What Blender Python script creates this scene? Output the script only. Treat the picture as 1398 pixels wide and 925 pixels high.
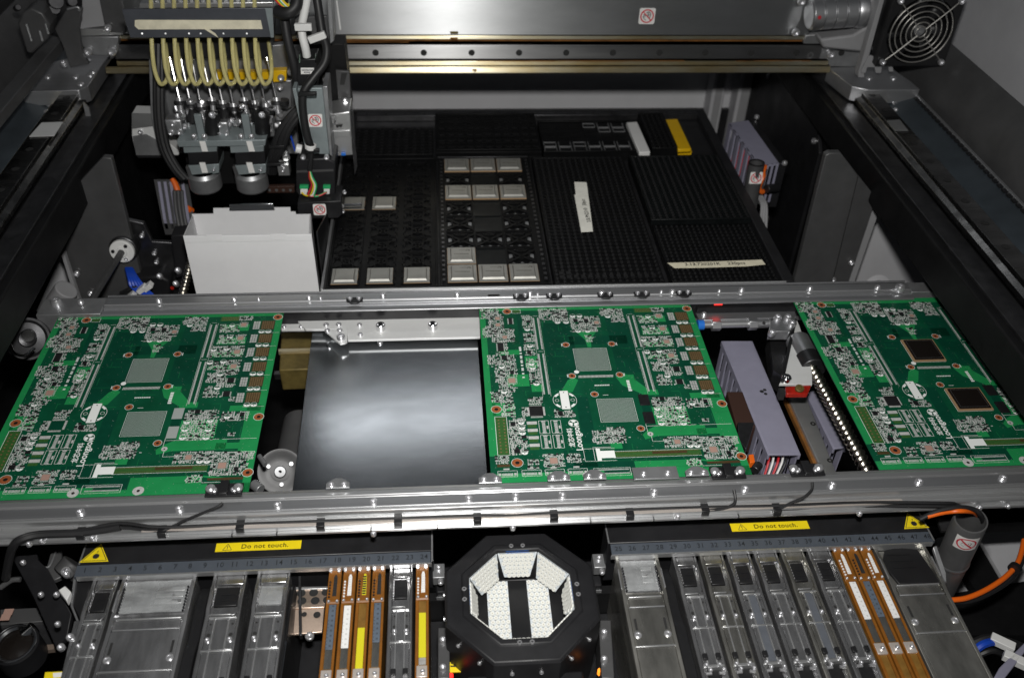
import bpy, math, random
from mathutils import Vector, Matrix, noise

# ------------------------------------------------------------------ camera, light, exposure
S = 0.001                                   # all geometry below is written in millimetres
for o in list(bpy.data.objects):
    bpy.data.objects.remove(o, do_unlink=True)
scene = bpy.context.scene
COL = scene.collection
PITCH, YAW, ROLL, FPX = 0.68422, 0.095478, 0.037497, 1248.82
CAM = Vector((-50.2, -704.2, 789.5))
_f = Vector((math.sin(YAW)*math.cos(PITCH), math.cos(YAW)*math.cos(PITCH), -math.sin(PITCH)))
_r0 = Vector((math.cos(YAW), -math.sin(YAW), 0))
_u0 = _r0.cross(_f)
RGT = _r0*math.cos(ROLL) + _u0*math.sin(ROLL)
UPV = -_r0*math.sin(ROLL) + _u0*math.cos(ROLL)
FWD = _f
cam = bpy.data.cameras.new('camera')
cam.sensor_width = 36; cam.lens = FPX/1398*36
cam.clip_start = 0.05; cam.clip_end = 30
cam.dof.use_dof = True; cam.dof.focus_distance = 1.14; cam.dof.aperture_fstop = 5.0
camo = bpy.data.objects.new('camera', cam); COL.objects.link(camo)
R3 = Matrix((RGT, UPV, -FWD)).transposed()
camo.matrix_world = Matrix.Translation(CAM*S) @ R3.to_4x4()
scene.camera = camo

world = bpy.data.worlds.new('World'); scene.world = world; world.use_nodes = True
world.node_tree.nodes['Background'].inputs[0].default_value = (0.85, 0.92, 1.0, 1)
world.node_tree.nodes['Background'].inputs[1].default_value = 0.028

def area_light(name, loc, target, sx, sy, power, color=(1, 1, 1), spread=180):
    l = bpy.data.lights.new(name, 'AREA'); l.shape = 'RECTANGLE'
    l.size = sx*S; l.size_y = sy*S; l.energy = power; l.color = color; l.spread = math.radians(spread)
    o = bpy.data.objects.new(name, l); COL.objects.link(o)
    loc = Vector(loc); o.location = loc*S
    o.rotation_euler = (Vector(target)-loc).to_track_quat('-Z', 'Y').to_euler()
    return o
# the photographer's hot-shoe flash above the lens
area_light('camera_flash', CAM + UPV*150 + RGT*12, CAM + FWD*1100 - UPV*40, 70, 45, 8.3, (1.0, 0.985, 0.95), 128)
# fluorescent fittings of the hall, over the open machine
area_light('hall_lamp', (-200, 2540, 2300), (0, 100, 0), 900, 110, 1.3, (0.94, 0.97, 1.0))
area_light('hall_lamp', (-100, -600, 2700), (0, 200, 0), 1500, 180, 2.0, (0.94, 0.97, 1.0))

vs = scene.view_settings
scene.display_settings.display_device = 'sRGB'
vs.view_transform = 'Standard'; vs.look = 'None'; vs.exposure = 0.0; vs.gamma = 1.0; vs.use_curve_mapping = False
scene.cycles.use_denoising = True
scene.cycles.max_bounces = 8

# ------------------------------------------------------------------ helpers
def at(px, py, x=None, y=None, z=None):
    """point in mm seen at photo pixel (px,py) on a plane x=, y= or z="""
    v = FWD + RGT*((px-699.0)/FPX) - UPV*((py-462.5)/FPX)
    if x is not None: t = (x-CAM.x)/v.x
    elif y is not None: t = (y-CAM.y)/v.y
    else: t = (z-CAM.z)/v.z
    return CAM + v*t

OFF = {}
def thing(name, label, cat, loc=(0, 0, 0), group=None):
    o = bpy.data.objects.new(name, None); COL.objects.link(o)
    o.empty_display_size = 0.02
    o.location = Vector(loc)*S
    OFF[o.name] = Vector(loc)
    o['label'] = label; o['category'] = cat
    if group: o['group'] = group
    return o

def basis(d):
    d = Vector(d).normalized()
    a = Vector((0, 0, 1)) if abs(d.z) < 0.9 else Vector((1, 0, 0))
    u = a.cross(d).normalized()
    return u, d.cross(u).normalized(), d

class M:
    def __init__(s): s.v = []; s.f = []; s.T = None
    def add(s, vs, fs):
        b = len(s.v)
        if s.T is not None: vs = [s.T @ Vector(p) for p in vs]
        s.v += [tuple(p) for p in vs]; s.f += [tuple(i+b for i in f) for f in fs]; return s
    def box(s, x0, x1, y0, y1, z0, z1):
        if x0 > x1: x0, x1 = x1, x0
        if y0 > y1: y0, y1 = y1, y0
        if z0 > z1: z0, z1 = z1, z0
        return s.add([(x0,y0,z0),(x1,y0,z0),(x1,y1,z0),(x0,y1,z0),(x0,y0,z1),(x1,y0,z1),(x1,y1,z1),(x0,y1,z1)],
              [(0,3,2,1),(4,5,6,7),(0,1,5,4),(1,2,6,5),(2,3,7,6),(3,0,4,7)])
    def slab(s, x0, x1, y0, y1, z0, z1):            # box without its underside
        return s.add([(x0,y0,z0),(x1,y0,z0),(x1,y1,z0),(x0,y1,z0),(x0,y0,z1),(x1,y0,z1),(x1,y1,z1),(x0,y1,z1)],
              [(4,5,6,7),(0,1,5,4),(1,2,6,5),(2,3,7,6),(3,0,4,7)])
    def obox(s, c, u, v, w, a, b, d):               # box centred at c with half sizes along axes
        c, u, v, w = Vector(c), Vector(u)*a, Vector(v)*b, Vector(w)*d
        P = [c+u*i+v*j+w*k for k in (-1,1) for (i,j) in ((-1,-1),(1,-1),(1,1),(-1,1))]
        return s.add(P, [(0,3,2,1),(4,5,6,7),(0,1,5,4),(1,2,6,5),(2,3,7,6),(3,0,4,7)])
    def prism(s, poly, d):                           # poly of 3D points extruded by vector d
        P = [Vector(p) for p in poly]; d = Vector(d); n = len(P)
        return s.add(P+[p+d for p in P], [tuple(range(n))[::-1], tuple(range(n, 2*n))] + [(i,(i+1)%n,n+(i+1)%n,n+i) for i in range(n)])
    def prz(s, poly, z0, z1): return s.prism([(x,y,z0) for x,y in poly], (0,0,z1-z0))
    def pry(s, poly, y0, y1): return s.prism([(x,y0,z) for x,z in poly], (0,y1-y0,0))
    def prx(s, poly, x0, x1): return s.prism([(x0,y,z) for y,z in poly], (x1-x0,0,0))
    def cyl(s, p0, p1, r0, r1=None, n=16, cap=True):
        p0, p1 = Vector(p0), Vector(p1); r1 = r0 if r1 is None else r1
        u, v, w = basis(p1-p0)
        C = [(math.cos(2*math.pi*i/n), math.sin(2*math.pi*i/n)) for i in range(n)]
        P = [p0+(u*c+v*k)*r0 for c,k in C]+[p1+(u*c+v*k)*r1 for c,k in C]
        F = [(i,(i+1)%n,n+(i+1)%n,n+i) for i in range(n)]
        if cap: F += [tuple(range(n))[::-1], tuple(range(n,2*n))]
        return s.add(P, F)
    def lathe(s, prof, org=(0,0,0), ax=(0,0,1), n=24, closed=False):   # prof: (radius, height)
        u, v, w = basis(ax); o = Vector(org); m = len(prof)
        P = [o+(u*math.cos(2*math.pi*i/n)+v*math.sin(2*math.pi*i/n))*r+w*h for i in range(n) for r,h in prof]
        F = []
        for i in range(n):
            j = (i+1) % n
            for k in range(m if closed else m-1):
                l = (k+1) % m
                F.append((i*m+k, j*m+k, j*m+l, i*m+l))
        return s.add(P, F)
    def tube(s, pts, r, n=8, sub=4, cap=True):
        P = [Vector(p) for p in pts]
        if sub > 1 and len(P) > 2:
            Q = []
            for i in range(len(P)-1):
                a = P[max(i-1,0)]; b = P[i]; c = P[i+1]; d = P[min(i+2,len(P)-1)]
                for k in range(sub):
                    t = k/sub
                    Q.append(0.5*((2*b)+(c-a)*t+(2*a-5*b+4*c-d)*t*t+(3*b-a-3*c+d)*t**3))
            Q.append(P[-1]); P = Q
        m = len(P); T = [(P[min(i+1,m-1)]-P[max(i-1,0)]).normalized() for i in range(m)]
        u = basis(T[0])[0]; V = []
        for i in range(m):
            u = (u - T[i]*u.dot(T[i]))
            u = u.normalized() if u.length > 1e-6 else basis(T[i])[0]
            w = T[i].cross(u)
            V += [P[i]+(u*math.cos(2*math.pi*k/n)+w*math.sin(2*math.pi*k/n))*r for k in range(n)]
        F = [(i*n+k, i*n+(k+1)%n, (i+1)*n+(k+1)%n, (i+1)*n+k) for i in range(m-1) for k in range(n)]
        if cap: F += [tuple(range(n))[::-1], tuple(range((m-1)*n, m*n))]
        return s.add(V, F)
    def quad(s, a, b, c, d): return s.add([a,b,c,d], [(0,1,2,3)])
    def rq(s, x0, x1, y0, y1, z): return s.add([(x0,y0,z),(x1,y0,z),(x1,y1,z),(x0,y1,z)], [(0,1,2,3)])
    def disc(s, c, r, ax=(0,0,1), n=16, r0=0, a0=0, a1=360):            # flat disc, ring or sector
        u, v, w = basis(ax); c = Vector(c)
        full = abs(a1-a0) >= 359.9; k = n if full else n+1
        A = [math.radians(a0+(a1-a0)*i/n) for i in range(k)]
        o = [c+(u*math.cos(a)+v*math.sin(a))*r for a in A]
        if r0 <= 0: return s.add(o, [tuple(range(k))])
        i_ = [c+(u*math.cos(a)+v*math.sin(a))*r0 for a in A]
        return s.add(o+i_, [(i,(i+1)%k,k+(i+1)%k,k+i) for i in range(k if full else k-1)])
    def screw(s, c, ax, r, h=None):                  # socket head with a recess
        h = r*0.8 if h is None else h
        return s.lathe([(r,-0.5),(r,h*0.8),(r*0.85,h),(r*0.5,h),(r*0.45,h*0.35),(0.01,h*0.35)], c, ax, 12)
    def text(s, txt, size, org, u, v, ext=0.0, align='CENTER', space=1.0, bold=.016):
        vs, fs = text_mesh(txt, ext/size, align, space, bold)
        u, v = Vector(u).normalized(), Vector(v).normalized(); w = u.cross(v); o = Vector(org)
        return s.add([o+(u*p[0]+v*p[1]+w*p[2])*size for p in vs], fs)
    def build(s, name, mat, parent=None, kind=None, bevel=0.0, sharp=32, seg=2):
        off = OFF.get(parent.name, Vector()) if parent is not None else Vector()
        me = bpy.data.meshes.new(name)
        me.from_pydata([((p[0]-off.x)*S, (p[1]-off.y)*S, (p[2]-off.z)*S) for p in s.v], [], s.f)
        for m in (mat if isinstance(mat, (list, tuple)) else [mat]): me.materials.append(m)
        me.polygons.foreach_set('use_smooth', [True]*len(me.polygons))
        me.set_sharp_from_angle(angle=math.radians(sharp))
        o = bpy.data.objects.new(name, me); COL.objects.link(o)
        if parent is not None: o.parent = parent; OFF[o.name] = off
        if kind: o['kind'] = kind
        if bevel > 0:
            b = o.modifiers.new('bevel', 'BEVEL'); b.width = bevel*S; b.segments = seg
            b.limit_method = 'ANGLE'; b.angle_limit = math.radians(40); b.harden_normals = False
        return o

_tc = {}
def text_mesh(txt, ext, align, space, bold):
    k = (txt, round(ext, 4), align, space, bold)
    if k in _tc: return _tc[k]
    cu = bpy.data.curves.new('t', 'FONT'); cu.body = txt; cu.size = 1; cu.extrude = ext
    cu.align_x = align; cu.offset = bold; cu.align_y = 'CENTER'; cu.resolution_u = 3; cu.space_character = space
    ob = bpy.data.objects.new('t', cu); COL.objects.link(ob)
    dg = bpy.context.evaluated_depsgraph_get(); dg.update()
    me = bpy.data.meshes.new_from_object(ob.evaluated_get(dg))
    r = ([tuple(v.co) for v in me.vertices], [tuple(p.vertices) for p in me.polygons])
    bpy.data.objects.remove(ob); bpy.data.curves.remove(cu); bpy.data.meshes.remove(me)
    _tc[k] = r
    return r

def dup(root, dxyz, label=None, group=None):
    def rec(o, par):
        c = o.copy(); COL.objects.link(c)
        if par is not None: c.parent = par
        for ch in list(o.children): rec(ch, c)
        return c
    r = rec(root, None)
    r.location = root.location + Vector(dxyz)*S
    OFF[r.name] = OFF.get(root.name, Vector()) + Vector(dxyz)
    if label: r['label'] = label
    if group: r['group'] = group
    return r

def tag(o, label, cat, group=None):
    o['label'] = label; o['category'] = cat
    if group: o['group'] = group
    return o

def inst(obj, pos0, positions, parent, name=None):   # copies of a part sharing its mesh, moved in mm
    for p in positions:
        c = obj.copy(); COL.objects.link(c)
        if name: c.name = name
        c.location = obj.location + (Vector(p)-Vector(pos0))*S

# ------------------------------------------------------------------ materials
MT = {}
def mat(name, col, rough=0.5, metal=0.0, var=0.0, vscale=40, stretch=(1,1,1), rvar=0.0, bump=0.0, bscale=300,
        coat=0.0, trans=0.0, emit=None, estr=0.0, spec=0.5, col2=None, sss=0.0, alpha=1.0, ior=1.45, aniso=0.0):
    m = bpy.data.materials.new(name); m.use_nodes = True
    nt = m.node_tree; b = nt.nodes['Principled BSDF']; L = nt.links
    if aniso:
        cx = nt.nodes.new('ShaderNodeCombineXYZ'); cx.inputs[2].default_value = 1; L.new(cx.outputs[0], b.inputs['Tangent'])
    def set_(k, v):
        if k in b.inputs: b.inputs[k].default_value = v
    set_('Base Color', (*col, 1)); set_('Roughness', rough); set_('Metallic', metal)
    set_('Coat Weight', coat); set_('Transmission Weight', trans); set_('Specular IOR Level', spec); set_('IOR', ior)
    set_('Alpha', alpha); set_('Anisotropic', aniso)
    if sss: set_('Subsurface Weight', sss); b.inputs['Subsurface Radius'].default_value = (0.004,0.003,0.002)
    if emit: set_('Emission Color', (*emit, 1)); set_('Emission Strength', estr)
    if var or rvar or bump or col2:
        tc = nt.nodes.new('ShaderNodeTexCoord'); mp = nt.nodes.new('ShaderNodeMapping')
        mp.inputs['Scale'].default_value = stretch; L.new(tc.outputs['Object'], mp.inputs['Vector'])
        n1 = nt.nodes.new('ShaderNodeTexNoise'); n1.inputs['Scale'].default_value = vscale
        n1.inputs['Detail'].default_value = 6; n1.inputs['Roughness'].default_value = 0.65
        L.new(mp.outputs[0], n1.inputs['Vector'])
        if var or col2:
            mx = nt.nodes.new('ShaderNodeMix'); mx.data_type = 'RGBA'
            c2 = col2 if col2 else tuple(max(0, c*(1-var)) for c in col)
            c1 = col if col2 else tuple(min(1, c*(1+var*0.6)) for c in col)
            rp = nt.nodes.new('ShaderNodeMapRange'); rp.inputs[1].default_value = 0.35; rp.inputs[2].default_value = 0.65
            L.new(n1.outputs['Fac'], rp.inputs[0]); L.new(rp.outputs[0], mx.inputs[0])
            mx.inputs[6].default_value = (*c1, 1); mx.inputs[7].default_value = (*c2, 1)
            L.new(mx.outputs[2], b.inputs['Base Color'])
        if rvar:
            n2 = nt.nodes.new('ShaderNodeTexNoise'); n2.inputs['Scale'].default_value = vscale*0.6
            n2.inputs['Detail'].default_value = 8; L.new(mp.outputs[0], n2.inputs['Vector'])
            r2 = nt.nodes.new('ShaderNodeMapRange'); r2.inputs[1].default_value = 0.3; r2.inputs[2].default_value = 0.7
            r2.inputs[3].default_value = max(0.03, rough-rvar); r2.inputs[4].default_value = min(1, rough+rvar)
            L.new(n2.outputs['Fac'], r2.inputs[0]); L.new(r2.outputs[0], b.inputs['Roughness'])
        if bump:
            n3 = nt.nodes.new('ShaderNodeTexNoise'); n3.inputs['Scale'].default_value = bscale
            n3.inputs['Detail'].default_value = 4; L.new(mp.outputs[0], n3.inputs['Vector'])
            bp = nt.nodes.new('ShaderNodeBump'); bp.inputs['Strength'].default_value = bump; bp.inputs['Distance'].default_value = 0.0005
            L.new(n3.outputs['Fac'], bp.inputs['Height']); L.new(bp.outputs[0], b.inputs['Normal'])
    MT[name] = m
    return m
mat('aluminium', (.54,.545,.56), .38, .88, var=.10, vscale=60, stretch=(.03,1,1), rvar=.06, bump=.03, bscale=700)
mat('aluminium_bright', (.64,.645,.65), .37, .86, var=.07, vscale=30, stretch=(.05,1,1), rvar=.06, bump=.02, bscale=500)
mat('rail_strip', (.80,.72,.66), .38, .65, var=.10, vscale=30, stretch=(.1,1,1), rvar=.1)
mat('aluminium_dull', (.36,.365,.375), .45, .75, var=.15, vscale=40, rvar=.1, bump=.08)
mat('steel_plate', (.42,.435,.45), .16, 1, var=.06, vscale=70, stretch=(.35,1,1), rvar=.012, bump=.008, bscale=300)
mat('cover_plate', (.50,.51,.52), .48, .9, var=.14, vscale=10, stretch=(.3,1,1), rvar=.08, bump=.03, bscale=900, aniso=.98)
mat('rail_steel', (.15,.148,.145), .25, 1, var=.2, vscale=50, stretch=(.1,1,1), rvar=.1)
mat('guide_steel', (.36,.36,.365), .46, .95, var=.15, vscale=50, stretch=(.1,1,1), rvar=.06, aniso=.98)
mat('aluminium_matte', (.78,.785,.78), .42, .30, var=.06, vscale=20, stretch=(.2,1,1), rvar=.08, bump=.04, bscale=500)
mat('tape_dull', (.12,.13,.15), .35, .2, var=.12, vscale=50)
mat('tray_post', (.0075,.0075,.008), .34, 0, spec=.4)
mat('chrome', (.75,.75,.76), .16, 1, rvar=.06)
mat('screw_steel', (.72,.72,.74), .28, .8)
mat('screw_black', (.05,.05,.055), .35, .8)
mat('gold_chromate', (.80,.76,.60), .42, .92, var=.35, vscale=25, stretch=(.25,1,1), rvar=.08, col2=(.66,.52,.26), aniso=.95)
mat('track_blue', (.055,.068,.08), .38, .3, var=.25, vscale=12, rvar=.1)
mat('rust_stain', (.22,.09,.02), .6, .2, var=.4)
mat('brass_block', (.15,.112,.034), .55, .4, var=.4, vscale=30)
mat('black_paint', (.007,.007,.0075), .5, 0, var=.3, vscale=30, rvar=.1, bump=.05, bscale=900, spec=.3)
mat('black_satin', (.014,.014,.0155), .42, 0, var=.25, vscale=30, rvar=.1, spec=.4)
mat('black_plastic', (.012,.012,.013), .42, 0, rvar=.1, vscale=60)
mat('black_rubber', (.014,.014,.015), .5, 0, rvar=.08)
mat('tray_black', (.0042,.0043,.0047), .45, 0, var=.3, vscale=60, rvar=.08, bump=.05, spec=.22)
mat('tray_navy', (.0045,.0055,.0058), .42, 0, var=.3, vscale=60, rvar=.08, spec=.25)
mat('dark_steel', (.10,.10,.105), .38, .9, var=.3, vscale=40, rvar=.1, bump=.04)
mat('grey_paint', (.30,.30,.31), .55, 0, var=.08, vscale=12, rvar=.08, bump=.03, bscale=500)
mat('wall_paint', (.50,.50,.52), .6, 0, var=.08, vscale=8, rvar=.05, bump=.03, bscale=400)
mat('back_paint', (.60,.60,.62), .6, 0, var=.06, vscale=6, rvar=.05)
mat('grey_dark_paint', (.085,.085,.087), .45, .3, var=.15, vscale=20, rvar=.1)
mat('teal_grey', (.27,.31,.32), .42, .35, var=.1, vscale=40, rvar=.08)
mat('duct_grey', (.25,.245,.32), .5, 0, var=.06, vscale=40, rvar=.08)
mat('white_card', (.72,.72,.73), .6, 0, var=.03, vscale=30)
mat('white_plastic', (.70,.70,.69), .4, 0, var=.04)
mat('white_print', (.86,.86,.85), .5)
mat('sticker_white', (.80,.79,.77), .45, 0, var=.04)
mat('sign_red', (.60,.03,.05), .45)
mat('print_black', (.02,.02,.02), .6)
mat('label_ink', (.06,.05,.005), .5)
mat('sign_yellow', (.80,.62,.01), .45, 0, var=.05, vscale=60)
mat('strip_grey', (.062,.072,.088), .42, 0, var=.08, vscale=60, rvar=.1)
mat('strip_ink', (.012,.014,.017), .5)
mat('tape_beige', (.74,.69,.53), .6, 0, var=.12, vscale=70)
mat('tape_white', (.82,.81,.74), .6, 0, var=.08, vscale=70)
mat('yellow_plastic', (.70,.42,.005), .38, 0, var=.06)
mat('cable_blue', (.01,.06,.45), .4)
mat('blue_plastic', (.02,.16,.60), .35)
mat('hose_orange', (.75,.13,.01), .35)
mat('red_plastic', (.34,.014,.007), .25, 0, var=.3, vscale=150, bump=.3, bscale=150)
mat('led_red', (.6,.02,.02), .3, emit=(1,.03,.02), estr=1.6)
mat('led_orange', (.6,.2,.02), .3, emit=(1,.25,.02), estr=2.0)
mat('tube_amber', (.80,.73,.34), .22, 0, var=.10, vscale=50, trans=.35, coat=.4)
mat('plate_dark', (.085,.09,.105), .38, .3, var=.1, vscale=40, rvar=.08)
mat('wire_red', (.5,.02,.03), .4); mat('wire_green', (.02,.35,.12), .4); mat('wire_yellow', (.7,.5,.02), .4)
# circuit board
mat('solder_mask', (.004,.072,.034), .36, 0, var=.22, vscale=22, rvar=.06, spec=.15)
mat('mask_light', (.016,.24,.072), .36, 0, var=.10, vscale=30, rvar=.06, spec=.15)
mat('mask_deep', (.003,.054,.030), .36, 0, var=.2, vscale=25, spec=.15)
mat('board_edge', (.10,.16,.07), .6)
mat('tin', (.60,.60,.585), .42, .2, var=.2, vscale=300)
mat('bga_tin', (.46,.50,.48), .4, .3)
mat('silkscreen', (.82,.84,.82), .55)
mat('copper_ring', (.42,.125,.045), .38, .25, var=.2, vscale=200)
mat('hole_dark', (.01,.006,.004), .6)
mat('pin_brown', (.085,.052,.022), .42, .2, var=.3, vscale=900)
mat('pin_contact', (.24,.17,.08), .42, .3, var=.3, vscale=900)
mat('slot_green', (.035,.11,.025), .45, 0, var=.25, vscale=400)
mat('ic_black', (.012,.012,.013), .42, 0, var=.3, vscale=200)
mat('ic_brown', (.045,.022,.016), .45)
mat('pad_pink', (.52,.33,.27), .4, .3)
mat('substrate_tan', (.34,.22,.12), .5)
mat('ic_print', (.10,.10,.10), .5)
mat('die_black', (.010,.008,.007), .22, 0, rvar=.05)
mat('nickel_lid', (.36,.355,.33), .42, .6, var=.08, vscale=40, rvar=.05)
mat('lid_print', (.12,.115,.10), .5)
# feeders
mat('feeder_steel', (.50,.50,.51), .27, .88, var=.35, vscale=45, stretch=(1,.25,1), rvar=.14, bump=.12, bscale=160)
mat('feeder_steel_warm', (.48,.47,.435), .29, .88, var=.35, vscale=35, stretch=(1,.3,1), rvar=.14, bump=.12, bscale=160)
mat('feeder_brown', (.21,.078,.011), .38, 0, var=.18, vscale=70, rvar=.08)
mat('feeder_amber', (.19,.10,.022), .36, 0, var=.25, vscale=70, rvar=.08)
mat('clear_plastic', (.62,.64,.66), .12, 0, trans=.80, bump=.25, bscale=90, ior=1.4)
mat('film_haze', (.62,.64,.65), .12, 0, var=.45, vscale=40, stretch=(.4,1,1), bump=.5, bscale=90, alpha=.36)
mat('tape_carrier', (.75,.75,.74), .4)
mat('tape_pocket', (.58,.58,.56), .4)
mat('tape_slate', (.10,.125,.16), .4, 0, var=.12, vscale=50)
mat('tape_yellow', (.62,.56,.02), .4)
mat('copper_plate', (.72,.56,.45), .36, .85, var=.2, vscale=30, rvar=.1)
mat('tube_grey', (.13,.13,.132), .40, .4, var=.15, vscale=25, rvar=.1)
mat('led_board', (.58,.62,.65), .5)
mat('led_dome', (.74,.74,.70), .35)
mat('led_die', (.50,.46,.36), .4)
mat('fan_wire', (.36,.35,.33), .4, .6)
# ------------------------------------------------------------------ machine interior: floor and walls
def struct(o): o['kind'] = 'structure'; return o
struct(M().box(-1500,1500,-500,1900,-420,-400).build('floor', MT['black_paint']))
struct(M().box(-1500,1500,1300,1320,-400,420).build('back_wall', MT['back_paint']))
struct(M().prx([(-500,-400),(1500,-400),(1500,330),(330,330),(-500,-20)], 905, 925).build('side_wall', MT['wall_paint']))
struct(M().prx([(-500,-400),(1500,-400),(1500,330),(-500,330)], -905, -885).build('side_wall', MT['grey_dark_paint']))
pl_ = thing('wall_plinth', 'dark plinth strip along the foot of the rear wall behind the trays', 'plinth', (0,1296,-400))
M().box(-640,640,1288,1299.5,-399,-152).build('plinth', MT['black_satin'], pl_)
# hood: the raised cover at the right behind the fan
hood = thing('machine_cover', 'grey painted sloping machine cover behind the round fan grille', 'cover', (860,600,150))
M().prx([(260,-20),(1500,260),(1500,300),(240,20)], 868, 884).build('cover_edge', MT['grey_paint'], hood)
# back wall furniture: painted posts in the far corner
for i, (a, b, lab) in enumerate(((968,985,'pale grey painted frame post in the rear corner, left of its twin'),(1003,1040,'wide grey painted frame post in the rear corner beside the black side panel'))):
    p0, p1 = at(a,150,y=1250), at(b,150,y=1250)
    t = thing('frame_post', lab, 'post', (p0.x,1250,-400), 'rear frame posts')
    M().box(p0.x,p1.x,1250,1299,-400,400).build('post', MT['wall_paint'], t, bevel=2)
    M().box(p0.x+8,p1.x-6,1247.5,1249.8,-380,380).build('post_face', MT['grey_paint'], t)
    q = M(); q.cyl(at((a+b)/2-2,188,y=1247),at((a+b)/2-2,188,y=1247)+Vector((0,-6,0)),6); q.build('bolt', MT['black_satin'], t)

# the two gantry rail beams along the sides
def beam(side, label):
    s = 1 if side > 0 else -1
    X = lambda x: 24+s*(x-24)
    t = thing('gantry_rail_beam', label, 'rail beam', (X(720),400,-100), 'side rail beams')
    M().box(X(640),X(862),-520,1298,40,98).build('beam_body', MT['black_paint'], t, bevel=3)
    M().box(X(652),X(684),-520,1298,98,103).build('ledge', MT['dark_steel'], t, bevel=1)
    rail = M().pry([(X(686),103),(X(732),103),(X(732),112),(X(724),117),(X(724),124),(X(694),124),(X(694),117),(X(686),112)], -520, 1298)
    ro = rail.build('linear_rail', MT['rail_steel'], t, bevel=.8)
    h = M()
    for k in range(30): h.disc((X(709),-500+k*60,124.3), 6, n=12)
    ho = h.build('rail_holes', MT['print_black'], t, kind='stuff'); ho.parent = ro
    M().pry([(X(745),98),(X(745),103),(X(788),116),(X(791),116),(X(791),98)], -520, 1298).build('magnet_track', MT['track_blue'], t, bevel=.8)
    M().box(X(738),X(741),-520,1298,98,108).build('oiled_edge', MT['gold_chromate'], t, bevel=.6)
    M().box(X(793.5),X(799),-520,1298,98,120).build('encoder_scale', MT['aluminium'], t, bevel=.5)
    e = M()
    for k in range(120): e.box(X(787),X(793.3),-480+k*14.5,-480+k*14.5+9,116.2,119)
    e.build('scale_teeth', MT['black_plastic'], t, kind='stuff')
    M().pry([(X(812),98),(X(862),98),(X(862),190),(X(850),198),(X(818),152)], -520, 1298).build('side_cover', MT['grey_dark_paint'], t, bevel=2)
    return t
beam(1, 'dark gantry rail beam running along the right side of the machine')
beam(-1, 'dark gantry rail beam running along the left side of the machine')

# black inner side panels and tapered steel gussets below the beams
sp = thing('wall_panel', 'black side panel with rounded plate behind the grey cable duct on the right', 'panel', (668,900,-400))
M().box(668,676,760,1298,-400,38).build('panel_sheet', MT['black_paint'], sp)
M().prx([(800,-300),(1180,-300),(1180,-10),(1150,20),(830,20),(800,-10)], 660, 667).build('access_plate', MT['black_satin'], sp, bevel=1)
sc_ = M().screw((659,1130,0),(-1,0,0),6).build('screw', MT['screw_steel'], sp)
inst(sc_, (659,1130,0), [(659,830,0),(659,960,-250)], sp)
sp = thing('wall_panel', 'black side panel in the shadow at the left of the trays', 'panel', (-628,900,-400))
M().box(-636,-628,700,1298,-400,38).build('panel_sheet', MT['black_paint'], sp)

def gusset(poly, y, label, d=12):
    P = [at(a,b,y=y) for a,b in poly]
    c = sum(P, Vector())/len(P)
    t = thing('gusset_plate', label, 'gusset plate', (c.x,y,-300))
    M().prism(P, (0,d,0)).build('plate', MT['grey_dark_paint'], t, bevel=1.5)
    return t
g = gusset([(1080,400),(1127,212),(1133,209),(1148,209),(1172,240),(1133,400)], 520, 'tapered dark grey steel gusset on the right, below the rail beam')
P = [at(a,b,y=540) for a,b in ((1133,400),(1172,240),(1196,270),(1153,400))]
M().prism(P, (0,10,0)).build('plate', MT['grey_dark_paint'], g)
P = [at(a,b,y=560) for a,b in ((1153,400),(1196,270),(1203,280),(1161,400))]
M().prism(P, (0,10,0)).build('flange', MT['grey_paint'], g)
for a, b in ((1162,358),(1137,381)): M().screw(at(a,b,y=538),(0,-1,0),5).build('screw', MT['screw_steel'], g)
p = at(1195,392,y=600)
bs = thing('cable_grommet', 'pale round grommet ring on the right side wall below the beam', 'grommet', p)
M().lathe([(22,0),(26,6),(16,8),(14,0)], p, (0,-1,0.3), 28, closed=True).build('ring', MT['wall_paint'], bs)
g = gusset([(108,425),(80,330),(74,318),(96,262),(140,215),(152,216),(205,425)], 560, 'tapered dark steel gusset on the left beside the white flange')
M().prism([at(a,b,y=545) for a,b in ((108,425),(84,348),(88,346),(114,425))], (0,8,0)).build('flange', MT['grey_paint'], g)
for a, b in ((105,373),(124,400)): M().screw(at(a,b,y=558),(0,-1,0),5).build('screw', MT['screw_steel'], g)
p = at(86,400,y=520)
bs = thing('round_boss', 'short grey round boss low on the left behind the rear rail', 'boss', p)
M().cyl(p+Vector((-30,0,-40)),p+Vector((8,0,8)),18).build('boss', MT['grey_paint'], bs, bevel=2)
pl = thing('wall_sheet', 'pale grey sheet low on the far left, half in shadow', 'panel', at(80,400,y=640))
M().prism([at(a,b,y=640) for a,b in ((50,425),(84,345),(112,425))], (0,6,0)).build('sheet', MT['wall_paint'], pl)
# grey inner wall triangle on the right
pl = thing('inner_wall', 'light grey painted inner wall seen between gusset and right rail beam', 'panel', at(1220,340,y=640))
M().prism([at(a,b,y=640) for a,b in ((1150,410),(1192,268),(1215,250),(1330,410))], (0,6,0)).build('sheet', MT['wall_paint'], pl)
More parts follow.
